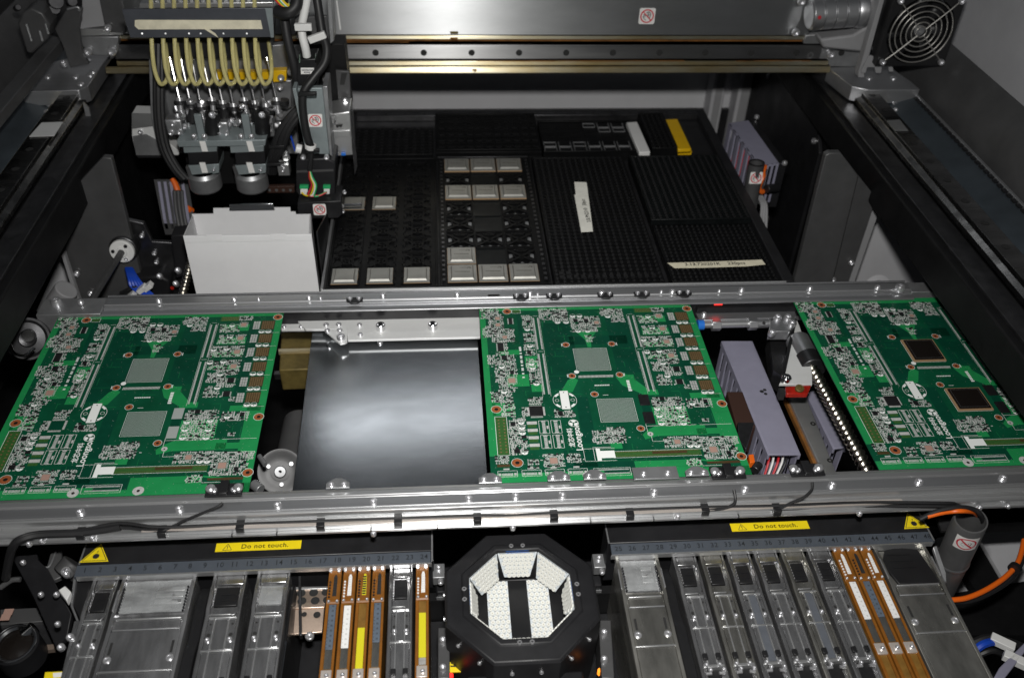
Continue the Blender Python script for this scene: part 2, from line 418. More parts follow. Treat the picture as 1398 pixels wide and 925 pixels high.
# ------------------------------------------------------------------ the printed circuit boards
BW, BH = 305.0, 333.0
CL = [  # dense component areas x0,x1,y0,y1 (board millimetres)
 (2,27,305,328),(3,22,264,288),(12,33,283,315),(15,46,253,282),(18,35,226,258),(7,43,207,226),(15,44,172,207),(18,39,153,172),
 (59,73,276,311),(58,74,252,271),(57,75,224,247),(57,74,193,217),(59,73,167,195),(84,125,300,325),(103,124,292,317),
 (126,168,281,306),(127,162,271,281),(171,193,307,323),(143,152,249,264),(184,204,291,322),(223,250,288,305),(225,261,263,282),
 (220,262,236,258),(219,262,211,229),(224,248,186,204),(225,244,158,179),(244,264,313,323),(7,35,135,156),(18,36,107,137),
 (26,47,43,105),(46,61,49,102),(54,72,128,142),(44,52,106,124),(63,88,22,43),(91,107,28,42),(84,110,104,118),(126,163,57,79),
 (6,22,30,42),(43,57,20,35),(145,167,58,84),(210,251,84,135),(254,287,115,131),(212,258,47,65),(256,299,26,63),(232,250,17,28),
 (267,276,89,95),(283,303,50,62),(238,262,176,190),(234,262,200,212),(258,266,150,158)]
def ins(x, y, r, g=0): return r[0]-g < x < r[1]+g and r[2]-g < y < r[3]+g
SEMI = [(280,288),(289,288),(280,259),(289.4,259),(280.8,231),(290,231),(281,201),(290,201),(281.8,172.5),(290,172.5),(282,143),(290.4,143),
 (238.5,302.7),(239.5,277.4),(222.6,251.6),(239.3,252.5),(222.6,225.1),(239.4,226.8),(239.6,201.5),(240.3,175.8),(131.3,307.7),(141.1,307.4),
 (108.5,294.5),(120.5,294.1),(134.8,273.7),(148,273.3),(64.7,279.9),(65.1,243.8),(64.1,207),(64.9,198.7),(67.1,167.5),(24.4,202.5),(24.3,153.8),
 (181.2,305.2),(41.6,97.6),(41.9,88.8),(41.8,79.4),(41.9,47),(214.8,115.5),(215,102.1),(214.9,88.9),(242.5,117),(242.9,101),(242.5,87.7),
 (261.4,122.7),(242.3,49.7),(250.7,49.4)]
QFN = [(253.8,303.5,7),(253.8,274.4,7.5),(253.9,245.7,7.5),(254,216.5,7.5),(24.9,305.5,6),(24.6,290.7,6),(32.5,263.5,6),(35.8,174.5,9),(163.3,291.4,6),
 (75,32.1,9),(268.9,41.6,9),(228.1,56.3,7)]
IC = [(42.6,298.1,5,13),(25.4,241.7,8,17),(28.9,219.7,7,8),(37.1,189.7,5,6),(67.8,295.9,6,4),(65.9,264.5,5,4),(62.9,229.9,5,5),(134.1,296.2,6,6),(149,295.6,6,6),
 (31.4,94.1,6,6),(43.2,71.8,6,4),(33.1,48.6,7,6),(91.8,111.2,6,6),(224.3,132.1,6,6),(279,125.1,5,6),(286,35,5,5),(255.1,188.5,8,9),(253.9,163.3,8,9)]
RING = [(39.5,321,5.6),(298.2,319,5.6),(12.6,121.8,5.9),(31.9,30.5,6.2),(299.4,120.7,5.5),(299.8,29.2,5.6),(114.4,244.3,4.3),(177.3,243.9,4.3),(114.9,180.6,4.3),(178.1,180.5,4.3),
 (139.5,144.4,4.3),(187.7,80.8,4.3)]
RINGT = [(112.4,6.8,6.3),(183,7.1,6.3),(272.2,6.5,6.3),(197.7,70.8,3.6)]
BROWN = [(286.8,301.5),(286.8,272.8),(287,244.4),(287.2,214.6),(287.4,185.4),(287.4,156)]
KEEP = [(116,174,178,240),(130,200,90,140),(93,108,116,154),(52,72,105,126)]

rng = random.Random(7)
def sub_area(x, y, w, h): return (x-w/2, x+w/2, y-h/2, y+h/2)
blocks = [sub_area(x,y,s+4,s+4) for x,y,s in QFN]+[sub_area(x,y,w+3,h+1) for x,y,w,h in IC]+[sub_area(x,y-1.2,9,5.5) for x,y in SEMI] + \
         [sub_area(x,y,2*r+2,2*r+2) for x,y,r in RING+RINGT] + KEEP + [(73,84,144,306),(208,220,144,310),(8,25,42,109),(48,60,48,108),(60,78,48,100)]
pads = M(); silk = M(); smalls = M(); smallb = M(); pour = M(); deep = M(); trace = M(); dots = M(); pins = M()
def free(x, y, g=0.6): return not any(ins(x, y, b, g) for b in blocks)
def comp(x, y, kind, hor):
    # tinned pad pairs, three-leg packages and little black chips, all on the grid
    if kind == 0:
        a, b, g = 1.08, 1.5, 0.42
        if hor:
            pads.slab(x-g-a,x-g,y-b/2,y+b/2,0,.14); pads.slab(x+g,x+g+a,y-b/2,y+b/2,0,.14)
            silk.rq(x-.12,x+.12,y-b/2,y+b/2,.12)
        else:
            pads.slab(x-b/2,x+b/2,y-g-a,y-g,0,.14); pads.slab(x-b/2,x+b/2,y+g,y+g+a,0,.14)
            silk.rq(x-b/2,x+b/2,y-.12,y+.12,.12)
    elif kind == 1:
        pads.slab(x-1.9,x-.9,y-.9,y+.9,0,.15); pads.slab(x+.9,x+1.9,y-.9,y+.9,0,.15)
        for sx in (-2.25, 2.1): silk.rq(x+sx,x+sx+.16,y-1.15,y+1.15,.12)
        for sy in (-1.2, 1.05): silk.rq(x-2.1,x+2.1,y+sy,y+sy+.16,.12)
    elif kind == 2:
        for k in (-1, 0, 1): pads.slab(x+k*.95-.32,x+k*.95+.32,y-1.7,y-.9,0,.14)
        pads.slab(x-.5,x+.5,y+.9,y+1.7,0,.14); smalls.slab(x-1.4,x+1.4,y-.85,y+.85,.1,.9)
    else:
        for k in (-1.2,-.4,.4,1.2):
            pads.slab(x+k-.25,x+k+.25,y-2,y-1.2,0,.14); pads.slab(x+k-.25,x+k+.25,y+1.2,y+2,0,.14)
        smalls.slab(x-1.6,x+1.6,y-1.25,y+1.25,.1,1.0)
seen = set()
for r in CL:
    nx = max(1, int((r[1]-r[0])/2.95)); ny = max(1, int((r[3]-r[2])/1.95))
    for i in range(nx):
        for j in range(ny):
            x = r[0]+(i+.5)*(r[1]-r[0])/nx; y = r[2]+(j+.5)*(r[3]-r[2])/ny
            key = (int(x/2.5), int(y/1.75))
            if key in seen or not free(x, y) or x < 1.5 or y > 330: continue
            nz = noise.noise((x*.11, y*.11, 3.3))
            if rng.random() < .05 + max(0, -nz)*.22: continue
            seen.add(key)
            q = rng.random()
            if q < .10: comp(x, y, 2, 0); seen.add((key[0], key[1]+1))
            elif q < .14: comp(x, y, 3, 0); seen.add((key[0]+1, key[1])); seen.add((key[0], key[1]+1))
            elif q < .30: comp(x, y, 1, 1); seen.add((key[0]+1, key[1]))
            else: comp(x, y, 0, nz > -.05 if rng.random() < .8 else nz < -.05)
# scattered vias, short traces and fiducials over the whole board
for k in range(900):
    x, y = rng.uniform(4,301), rng.uniform(3,330)
    if free(x, y, 1): pads.rq(x-.22,x+.22,y-.22,y+.22,.05)
for k in range(140):
    x, y = rng.uniform(15,290), rng.uniform(10,322); l = rng.uniform(4,18)
    if not free(x, y, 2): continue
    if rng.random() < .5: trace.rq(x,x+l,y-.15,y+.15,.03)
    else: trace.rq(x-.15,x+.15,y,min(y+l,331),.03)
for k in range(90):                       # reference designators: rows of tiny dashes
    x, y = rng.uniform(8,290), rng.uniform(8,320)
    if free(x, y, 2) and any(ins(x, y, r, 5) for r in CL):
        for q in range(rng.choice((2,3,3))): silk.rq(x+q*.9,x+q*.9+.6,y,y+1.1,.06)
# brighter copper pours under the mask
for r in [(0,12,42,150),(0,8,150,333),(8,36,110,133),(296,305,0,333),(283,296,62,143),(0,305,322,333),(0,132,0,14),(170,250,0,27),(250,305,0,14),(132,170,0,9),(206,268,67,84),
          (256,283,68,78),(262,300,132,142),(30,58,163,186),(22,50,226,236),(200,222,140,150),(224,262,290,304),(224,262,262,276),(222,262,236,247),(222,262,211,219),
          (176,196,164,180),(60,75,152,166),(56,73,198,222),(208,252,86,118),(146,160,48,58)]:
    pour.slab(*r, -.02, .03)
for p in [[(108,172),(116,178),(122,172),(112,150),(100,146),(98,152)],[(172,176),(184,183),(192,176),(214,146),(200,143),(178,160)],[(132,272),(160,272),(150,254),(148.5,238),(143.5,238),(142,254)],
          [(196,78),(206,84),(206,67),(190,62),(188,70)],[(262,22),(280,22),(250,27),(240,27)]]:
    pour.prz(p, -.02, .028)
for r in [(86,126,182,292),(98,169,10,27),(176,208,184,300),(84,112,156,180),(196,206,95,140),(114,130,58,140),(88,126,20,48),(52,58,160,320),(262,276,150,300),(120,200,244,262)]:
    deep.slab(*r, -.02, .02)
# memory slot rows
slots = []
for x0, x1 in ((75.2,81.4),(210.4,217)):
    p = M()
    for xx in (x0, x1):
        for y0, y1 in ((147,227),(236,305)):
            n = int((y1-y0)/1.0)
            for k in range(n): p.slab(xx-1.05,xx+1.05,y0+k*1.0,y0+k*1.0+.72,0,.15)
    slots.append(p)
    for y in (231.5, 309): silk.rq(x0-.2,x1+.2,y-.2,y+.2,.06)
    for xx in (x0-2.2, x1+2.0): silk.rq(xx,xx+.25,143,308,.06)
for x, y, s in QFN:
    smallb.slab(x-s/2,x+s/2,y-s/2,y+s/2,0,.12)
    n = int(s/1.0)
    for k in range(n):
        t = -s/2+(k+.5)*s/n
        for sg in (-1, 1):
            pads.slab(x+t-.28,x+t+.28,y+sg*(s/2+.9)-.6,y+sg*(s/2+.9)+.6,0,.14); pads.slab(x+sg*(s/2+.9)-.6,x+sg*(s/2+.9)+.6,y+t-.28,y+t+.28,0,.14)
    for sg in (-1, 1): silk.rq(x-s/2-1.8,x+s/2+1.8,y+sg*(s/2+2)-.12,y+sg*(s/2+2)+.12,.06); silk.rq(x+sg*(s/2+2)-.12,x+sg*(s/2+2)+.12,y-s/2-1.8,y+s/2+1.8,.06)
for x, y, w, h in IC:
    smalls.slab(x-w/2,x+w/2,y-h/2,y+h/2,.1,1.3)
    n = max(3, int(h/1.2))
    for k in range(n):
        t = y-h/2+(k+.5)*h/n
        pads.slab(x-w/2-1.6,x-w/2-.1,t-.32,t+.32,0,.25); pads.slab(x+w/2+.1,x+w/2+1.6,t-.32,t+.32,0,.25)
for x, y in SEMI:                          # half-filled capacitor outlines
    silk.disc((x,y,.10), 4.1, n=14, a0=-90, a1=90)
    silk.disc((x,y,.06), 3.9, n=20, r0=3.55)
    dots.disc((x,y-1.5,.13), .75, n=8)
for i, (x, y) in enumerate(BROWN):         # grey rows of contacts beside the brown sockets
    for k in range(6):
        for c in range(3): pads.slab(267.2+c*3.1,269.8+c*3.1,y-8.2+k*2.9,y-6.1+k*2.9,0,.15)
    silk.rq(277,303,y-16.8,y-16.5,.06)
for x0 in (8, 36, 63, 90):                 # four small connectors along the front edge
    silk.rq(x0,x0+23,9,9.4,.06); silk.rq(x0,x0+23,18,18.4,.06); silk.rq(x0,x0+.4,9,18.4,.06); silk.rq(x0+22.6,x0+23,9,18.4,.06)
    for k in range(8): pads.slab(x0+5.2+k*1.6,x0+6.3+k*1.6,10.6,14.4,0,.15)
    for xx in (x0+1.2, x0+19): pads.slab(xx,xx+2.8,11,14.6,0,.15)
    pads.slab(x0+7,x0+14,20,22,0,.14)
for ix, x0 in enumerate((49,)):
    for k in range(4): pads.slab(48.5,61,55.5+k*12.6,60.5+k*12.6,0,.14)
for k in range(2):
    for j in range(2):
        x0, y0 = 63+k*15, 52+j*25
        silk.rq(x0,x0+12,y0,y0+.4,.06); silk.rq(x0,x0+12,y0+22,y0+22.4,.06); silk.rq(x0,x0+.4,y0,y0+22,.06); silk.rq(x0+12,x0+12.4,y0,y0+22.4,.06)
        for q in range(12): pads.slab(x0+4,x0+8,y0+3.4+q*1.3,y0+4.3+q*1.3,0,.15)
        for yy in (y0+.8, y0+19.6): pads.slab(x0+3.6,x0+8.6,yy,yy+1.9,0,.14)
        pads.slab(x0+9.2,x0+11.4,y0+8,y0+13,0,.14)
for k in range(26):                        # slanted contact strip below the big footprint
    x = 123+k*1.77
    pads.add([(x,176.2,.12),(x+1.2,176.2,.12),(x+2,180.8,.12),(x+.8,180.8,.12)], [(0,1,2,3)])
for k in range(46): pads.slab(148.5+k*2.2,149.6+k*2.2,41,42.2,0,.2)
for k in range(36):
    for j in (0, 1): pads.slab(124+k*1.05 if j else 124+k*1.05, 124.7+k*1.05, 8+j*6, 10+j*6, 0, .14)
silk.rq(120,163,5.5,5.8,.06); silk.rq(120,163,17.5,17.8,.06); silk.rq(120,120.4,5.5,17.8,.06); silk.rq(163,163.4,5.5,17.8,.06)
for a in [(9.5,24.5,42.5,43),(9.5,24.5,108,108.5),(9.5,10,42.5,108.5),(24,24.5,42.5,108.5),      # connector outline
          (112,150,49,49.4),(112,112.4,29,49.4),(112,150,29,29.4),(124,124.4,29,51),(128,128.4,29,51),(124,146,51,51.4),(147,253,33,33.4),(147,253,43.5,43.9),
          (253,262,43.5,43.9),(250,281,16,16.4),(198,231,58,58.4),(198,198.4,58,70),(195,195.4,74,96),(195,258,84.4,84.8),(258,303,62.4,62.8),
          (46,58,316,316.4),(46,58,324,324.4),(46,46.4,316,324.4),(58,58.4,316,324.4),(262,302,84,84.4),(150,157,142,142.6)]:
    silk.rq(*a, .06)
for x, y, r in RING:
    silk.disc((x,y,.05), r+.9, n=28, r0=r+.45)
silk.disc((121.9,188.1,.08), 3.3, n=20)
silk.disc((100.2,134.8,.05), 15.2, n=40, r0=14.7)
for a in (45, 135, 225, 315): silk.disc((100.2,134.8,.06), 14.6, n=8, r0=12, a0=a-14, a1=a+14)
for sx in (-10, 10): silk.disc((100.2+sx,134.8,.06), 2.6, n=16, r0=2.2)
# printing: emblem and maker's name reading up the board, board code, small captions
for a in ((0,360),): silk.disc((106,93.5,.06), 6.2, n=28, r0=5.5)
for k in range(3):
    silk.disc((106,93.5,.055+.004*k), 5.2, n=10, r0=1.2, a0=15+k*120, a1=95+k*120)
silk.text('Loongson', 11.5, (108.6,69.5,.06), (0,1,0), (-1,0,0))
silk.text('\u9f99\u82af\u4e2d\u79d1', 8.0, (100.4,69,.06), (0,1,0), (-1,0,0))
for k, (a, b) in enumerate(((0,9),(11,14),(16,22),(24,30),(32,35),(37,43),(46,49),(52,55))):
    for q in range(int((b-a)/1.5)): silk.rq(50,53,242-a-q*1.5*1.05-1.1-k*1.2,242-a-q*1.5*1.05-k*1.2,.06)
for k in range(9): silk.rq(142+k*2.2,143.6+k*2.2,160,162,.06)
for k in range(6): silk.rq(184.5,188.5,152+k*3,154.2+k*3,.06)
silk.rq(184.5,189,148.6,151,.06)
for x, y in ((108.5,244),(184,243.5),(109,181),(184,180.5)): silk.rq(x-.4,x+.4,y-3,y+3,.06)

for j in range(11):
    for i in (0, 1): pins.slab(13+i*6.5,15+i*6.5,47+j*5.4,49+j*5.4,.15,.4)
for k in range(50): pins.slab(151+k*2,152+k*2,41.4,42.4,.2,.45)
for k in range(50): pins.slab(151+k*2,151.7+k*2,35,35.8,.2,.45)
for k in range(10): pins.slab(223+k*2.3,224.2+k*2.3,314,316,.2,.4); pins.slab(223+k*2.3,224.2+k*2.3,318,320,.2,.4)

def bga_field(x0, x1, y0, y1, n):
    p = M(); s = (x1-x0)/n; t = (y1-y0)/n
    for i in range(n):
        for j in range(n):
            if (i+j) and not (i < 1 and j < 1): p.slab(x0+(i+.18)*s,x0+(i+.82)*s,y0+(j+.18)*t,y0+(j+.82)*t,0,.12)
    for a in ((x0-1,x1+1,y0-1.2,y0-.8),(x0-1,x1+1,y1+.8,y1+1.2),(x0-1.2,x0-.8,y0-1,y1+1),(x1+.8,x1+1.2,y0-1,y1+1)): silk.rq(*a, .06)
    return p
bga1 = bga_field(124,167.3,191,234.5,34)
bga2 = bga_field(141.5,186,94.5,134,32)

_bc = {}
def make_board(loc, label, fitted):
    t = thing('circuit_board', label, 'circuit board', loc)
    def B(m, name, material, **k):
        if id(m) in _bc: o = _bc[id(m)][0].copy(); COL.objects.link(o)
        else: o = m.build(name, material, None, **k)
        _bc[id(m)] = (o, m)
        o.parent = t; return o
    b = M().box(0,BW,0,BH,-1.6,0)
    sub = B(b, 'board_laminate', MT['solder_mask'])
    B(pour, 'copper_pour', MT['mask_light'], kind='stuff'); B(deep, 'ground_plane', MT['mask_deep'], kind='stuff'); B(trace, 'trace', MT['mask_light'], kind='stuff')
    B(pads, 'solder_pads', MT['tin'], kind='stuff'); B(silk, 'silkscreen_print', MT['silkscreen'], kind='stuff')
    B(smalls, 'small_chips', MT['ic_black'], kind='stuff'); B(smallb, 'small_chip_pads', MT['pad_pink'], kind='stuff')
    B(dots, 'polarity_dots', MT['hole_dark'], kind='stuff'); B(pins, 'header_pins', MT['pin_contact'], kind='stuff')
    for p in slots: B(p, 'memory_slot_contacts', MT['tin'], kind='stuff')
    B(bga1, 'ball_grid_pads', MT['bga_tin'], kind='stuff'); B(bga2, 'ball_grid_pads', MT['bga_tin'], kind='stuff')
    for x, y, r in RING:
        o = B(M().lathe([(r,0),(r,.16),(r*.42,.16),(r*.42,0)], (x,y,0), n=28), 'mounting_ring', MT['copper_ring'])
        h = B(M().disc((x,y,.05), r*.42, n=16), 'hole', MT['hole_dark']); h.parent = o
    for x, y, r in RINGT:
        o = B(M().lathe([(r,0),(r,.16),(r*.3,.16),(r*.3,0)], (x,y,0), n=24), 'mounting_ring', MT['tin'])
        h = B(M().disc((x,y,.05), r*.3, n=12), 'hole', MT['hole_dark']); h.parent = o
    for x, y in BROWN:
        o = B(M().box(x-8.8,x+8.8,y-9.2,y+9.2,0,.35), 'contact_block', MT['pin_brown'])
        p = M()
        for i in range(6):
            for j in range(7): p.slab(x-7.6+i*2.7,x-6+i*2.7,y-8+j*2.4,y-6.6+j*2.4,.3,.5)
        q = B(p, 'contacts', MT['pin_contact'], kind='stuff'); q.parent = o
    o = B(M().box(95,105.6,118.5,152,0,.3), 'battery_strip', MT['silkscreen'])
    h = B(M().disc((100.2,149,.33),.9,n=10).disc((100.2,122,.33),.9,n=10), 'pin_hole', MT['hole_dark']); h.parent = o
    B(M().prz([(127,29),(132,29),(132,33.5),(149,33.5),(149,45),(132,45),(132,49.5),(127,49.5)],0,.3), 'white_label_block', MT['silkscreen'])
    B(M().box(149,253,34,43,0,.25), 'slot_strip', MT['slot_green']); B(M().box(194,236,37.5,41,.2,.6), 'slot_contact_bar', MT['pin_brown'])
    B(M().box(10.2,23.8,43.5,107.6,0,.2), 'connector_strip', MT['slot_green']); B(M().box(256,296,19,22.5,0,.4), 'contact_bar', MT['pin_brown'])
    for k in range(4): B(M().box(49,60,50.5+k*12.6,54.8+k*12.6,0,.3), 'socket_strip', MT['slot_green'])
    B(M().box(221,246,312,322,0,.25), 'header_strip', MT['slot_green']); B(M().box(47,57.6,317,323.6,0,.25), 'header_strip', MT['slot_green'])
    q = B(M().box(8,23,24.5,28.5,0,.3), 'header_strip', MT['pin_brown'])
    full = fitted > 0
    if full:
        q = B(M().box(53.5,70.5,107,124,.3,1.8), 'quad_chip', MT['ic_black'], bevel=.2)
    else:
        q = B(M().box(55,69,108.5,122.5,0,.1), 'quad_chip_pad', MT['mask_deep'])
    lg = M()
    for k in range(20):
        tt = 108.4+k*.76
        for a, c in ((51,53.6),(70.4,73)): lg.slab(a,c,tt,tt+.45,0,.4)
        for a, c in ((104.6,107.1),(123.9,126.4)): lg.slab(54.6+k*.76,55.05+k*.76,a,c,0,.4)
    g = B(lg, 'chip_leads', MT['tin'], kind='stuff'); g.parent = q
    if full:
        B(M().box(194.5,207.5,121,140,.1,1.5), 'memory_chip', MT['ic_black'], bevel=.2); B(M().box(194.5,207.5,88,108,.1,1.5), 'memory_chip', MT['ic_black'], bevel=.2)
    else:
        for y0, y1 in ((121,140),(88,108)): B(M().box(195,207.5,y0,y1,0,.12), 'memory_footprint', MT['bga_tin'])
    if fitted > 1:
        for x0, x1, y0, y1 in ((123,168.5,190,235.5),(140.5,187,93.5,135)):
            o = B(M().box(x0,x1,y0,y1,.4,2.0), 'processor_chip', MT['substrate_tan'])
            k = B(M().box(x0+2.2,x1-2.2,y0+2.2,y1-2.2,2.0,3.6), 'chip_cap', MT['die_black'], bevel=.4); k.parent = o
            e = M()
            for a in ((x0+4.5,x1-4.5,y0+4.5,y0+4.8),(x0+4.5,x1-4.5,y1-4.8,y1-4.5),(x0+4.5,x0+4.8,y0+4.5,y1-4.5),(x1-4.8,x1-4.5,y0+4.5,y1-4.5)): e.rq(*a, 3.63)
            k2 = B(e, 'cap_outline', MT['ic_print']); k2.parent = o
    return t
board_m = make_board((0,0,0), 'middle green circuit board, right of the bare steel plate, its large chip places empty', 1)
board_l = make_board((-578,0,0), 'green circuit board left of the bare steel plate, without any large chips fitted', 0)
board_r = make_board((458.4,0,0), 'green circuit board on the right carrying two large black processor chips', 2)
# ------------------------------------------------------------------ conveyor rails
rr = thing('conveyor_rail', 'long bright aluminium conveyor rail behind the three circuit boards', 'conveyor rail', (50,355,-60), 'conveyor rails')
XL, XR = -606, 706
M().prx([(366.5,-2),(366.5,8.3),(365,8.3),(364.5,5.8),(361,5.8),(360.5,8),(345.5,8),(344.5,6),(340,5.6),(339.5,2),(337,2),(336.5,3.6),(329,3.6),(327,2.4),(327,.7),(337,.5),(337,-40),(362,-40),(362,-2)], -520, 640).build('rail_profile', MT['aluminium'], rr, bevel=.4)
M().box(XL,-520.5,327,364,-42,6).build('end_block', MT['aluminium_dull'], rr, bevel=1)
M().box(640.5,XR,340,364,-42,6).build('end_block', MT['aluminium_dull'], rr, bevel=1)
M().box(-519,639,361.2,364.3,5.9,6.2).build('dark_groove', MT['dark_steel'], rr)
M().prx([(368,-2),(371.5,-2),(373.5,6.5),(371.8,6.5)], -225, 460).build('edge_strip', MT['aluminium_bright'], rr)
M().box(-519,639,340.3,344.2,5.7,6.1).build('bright_groove', MT['aluminium_bright'], rr)
M().box(-600,640,334.5,336.5,-30,-2.2).build('belt_guide', MT['black_satin'], rr)
scr = M().screw((0,0,0),(0,0,1),4.4,4).build('screw', MT['screw_steel'], rr)
pos = [at(a,b,z=8) for a,b in ((110.7,413.5),(216.8,411.4),(319.9,409),(422,407),(523,403.8),(624.3,402.7),(723.6,401.3),(821.4,400.3),(918,399),(1012.4,396.5),(1105.8,394.5),(1198,393.4))]
scr.location = pos[0]*S
for p in pos[1:]:
    c = scr.copy(); COL.objects.link(c); c.location = p*S
scs = M().screw((0,0,0),(0,0,1),2.6,3).build('small_screw', MT['screw_steel'], rr)
pp = [at(a,b,z=8) for a,b in ((353,408),(437.5,407),(903,398.5),(982,397.5),(674+60,402))]
scs.location = pp[0]*S
for p in pp[1:]:
    c = scs.copy(); COL.objects.link(c); c.location = p*S
bs = M().screw(at(1227.5,396,z=6),(0,0,1),7,9).build('end_bolt', MT['screw_steel'], rr)
M().screw(at(78,415,z=6),(0,0,1),7,9).build('end_bolt', MT['screw_steel'], rr)
p = at(674,403,z=8.2)
M().prz([(p.x-7,p.y-2.2),(p.x+7,p.y-2.2),(p.x+9,p.y),(p.x+7,p.y+2.2),(p.x-7,p.y+2.2),(p.x-9,p.y)],8,8.4).build('slot_hole', MT['print_black'], rr)
def clip(parent, x, y, z, d, w=23, name='retaining_clip', material='dark_steel', flat=False):
    # little plate with two screws, its point towards the board (d = +1 or -1 along y)
    if flat: poly = [(x-w/2,y-9),(x+w/2,y-9),(x+w/2,y+9),(x-w/2,y+9)]
    else: poly = [(x-w/2,y-d*5),(x+w/2,y-d*5),(x+w/2,y+d*2),(x+4,y+d*9),(x-4,y+d*9),(x-w/2,y+d*2)]
    o = M().prz(poly if d > 0 else poly[::-1], z, z+2).build(name, MT[material], parent, bevel=.3)
    k = M()
    for sx in (-w*.27, w*.27): k.screw((x+sx,y-d*1.5,z+2),(0,0,1),3.6,2.2)
    s_ = k.build('clip_screws', MT['screw_steel'], parent); s_.parent = o
    return o
for a in (484,711.5,757,827.3,877.5,935):
    p = at(a,407.5-(a-700)*.012,z=9); clip(rr, p.x, 343, 8.3, -1)
# sensor light on the rail's inner face
p = at(983,420,z=-2)
ls = tag(M().box(p.x-6,p.x+6,330.5,334,-4,-1).build('indicator_light', MT['led_red']), 'small glowing red sensor light on the rear rail right of the middle board', 'indicator light')

fr = thing('conveyor_rail', 'wide aluminium conveyor rail in front of the circuit boards carrying a black cable', 'conveyor rail', (50,-30,-80), 'conveyor rails')
FX0, FX1 = -720, 760
M().prx([(-.8,-3),(-.8,.6),(-7,2.2),(-8,5.2),(-10,6.6),(-16,6.6),(-17.5,4.2),(-33,4.2),(-34,5),(-37,4),(-37,-4.5),(-39,-3.6),(-41,-6),(-48,-6),(-48,-11.5),(-52,-11.5),(-52,-14.5),(-22,-19),(-22,-44),(-3,-44),(-3,-3)], FX0, FX1).build('rail_profile', MT['aluminium_bright'], fr, bevel=.5)
M().prx([(-18.5,4.4),(-18.5,5.2),(-32,5.2),(-32,4.4)], FX0, FX1).build('rail_face', MT['aluminium'], fr, bevel=.3)
M().prx([(-41.5,-5.8),(-41.5,-4.2),(-47.6,-4.2),(-47.6,-5.8)], -380, 470).build('cover_strip', MT['rail_strip'], fr, bevel=.3)
pos = [at(a,b,z=5) for a,b in ((110,700),(245,695.5),(379,690.5),(510,686),(640,681.5),(704,677.5),(768,677),(893,672),(1017,668),(1136,662.5),(1254.5,658),(1369,653))]
s1 = M().screw((0,0,0),(0,0,1),4.6,3.4).build('screw', MT['screw_steel'], fr)
s1.location = pos[0]*S
for p in pos[1:]:
    c = s1.copy(); COL.objects.link(c); c.location = p*S
s2 = M().screw((0,0,0),(0,0,1),3.2,3).build('small_screw', MT['screw_steel'], fr)
pos = [at(a,b-2,z=-11.2) for a,b in ((57,741),(40,745),(127,737.5),(510,731),(700,723),(925,708),(1173,703.5),(1337,695),(1376,693),(1300,697))]
s2.location = pos[0]*S
for p in pos[1:]:
    c = s2.copy(); COL.objects.link(c); c.location = p*S
sj = M()
for a in (320,380,507,597,807,894,1012,1067):       # joints across the lower lip
    x = at(a,715,z=-12).x; sj.box(x-.8,x+.8,-52.3,-48.3,-14,-11.2)
sj.build('lip_joints', MT['dark_steel'], fr)
for a in (461,670,765,815): clip(fr, at(a,668,z=10).x, -4, 10.2, 1, w=26, material='aluminium_dull')
clip(fr, at(897,656,z=10).x, -3, 10.2, 1, w=52, material='aluminium_dull', flat=True)
clip(fr, at(954,655,z=10).x, -4, 10.2, 1, w=27, material='aluminium_dull')
for a, b in ((304,681),(998,660),(1105,653)):
    x = at(a,b,z=10).x
    o = clip(fr, x, -6, 10.2, 1, w=40, name='sensor_bracket', material='black_satin', flat=True)
    q = M().box(x-5,x+5,-16,4,12.3,17).build('sensor', MT['black_plastic'], fr, bevel=1); q.parent = o
    k = M()
    for sx in (-15, 15): k.lathe([(5.4,12),(5.4,14.5),(3.5,16.5),(.01,16.8)], (x+sx,-5,0), n=14)
    q = k.build('domed_screws', MT['screw_steel'], fr); q.parent = o

# cables on the front rail
def cpt(a, b, z=-12): return at(a,b,z=z)
ca = thing('sensor_cable', 'black cable run clipped along the lip of the front conveyor rail', 'cable', cpt(600,710))
pts = [(8,790,-60),(13,762,-30),(19,745,-10),(30,736,-3),(55,730,-4),(111,727.5,-6),(165,719,-3),(222,724.5,-6),(328.5,719.5,-8.5),(438,716.2,-8.5),(543.7,712,-8.5),(651.7,708.6,-8.5),(700,707.5,-8.5),(756,704.5,-8.5),(860,700.5,-8.5),(962,696.5,-8.5),(1060,695,-8.5),(1180,690,-8),(1286,691,-6),(1306,693,-12),(1330,706,-40)]
for k, (dy, dz) in enumerate(((0,0),(3.4,1.2),(1.6,4.2))):
    M().tube([at(a,b,z=z)+Vector((0,dy*(1 if a > 60 else .2),dz+math.sin(a*.03+k)*.8)) for a,b,z in pts], 1.9 if a else 2, 7, 4).build('cable_strand', MT['black_rubber'], ca)
M().tube([at(a,b,z=z)+Vector((0,0,1)) for a,b,z in pts[:7]], 4.6, 8, 4).build('cable_sleeve', MT['black_rubber'], ca)
tie = M().box(-4.5,4.5,-5,7,-5,4.5)
to = None
for a, b in ((111,729),(222,726.5),(328.5,719.5),(438,716.5),(543.7,712),(651.7,709),(756,705),(859.6,702.5),(962,696.5),(1060,696)):
    p = at(a,b,z=-8)
    if to is None: to = tie.build('cable_clip', MT['black_plastic'], ca, bevel=.6)
    c = to if a == 111 else to.copy()
    if c is not to: COL.objects.link(c)
    c.location = p*S
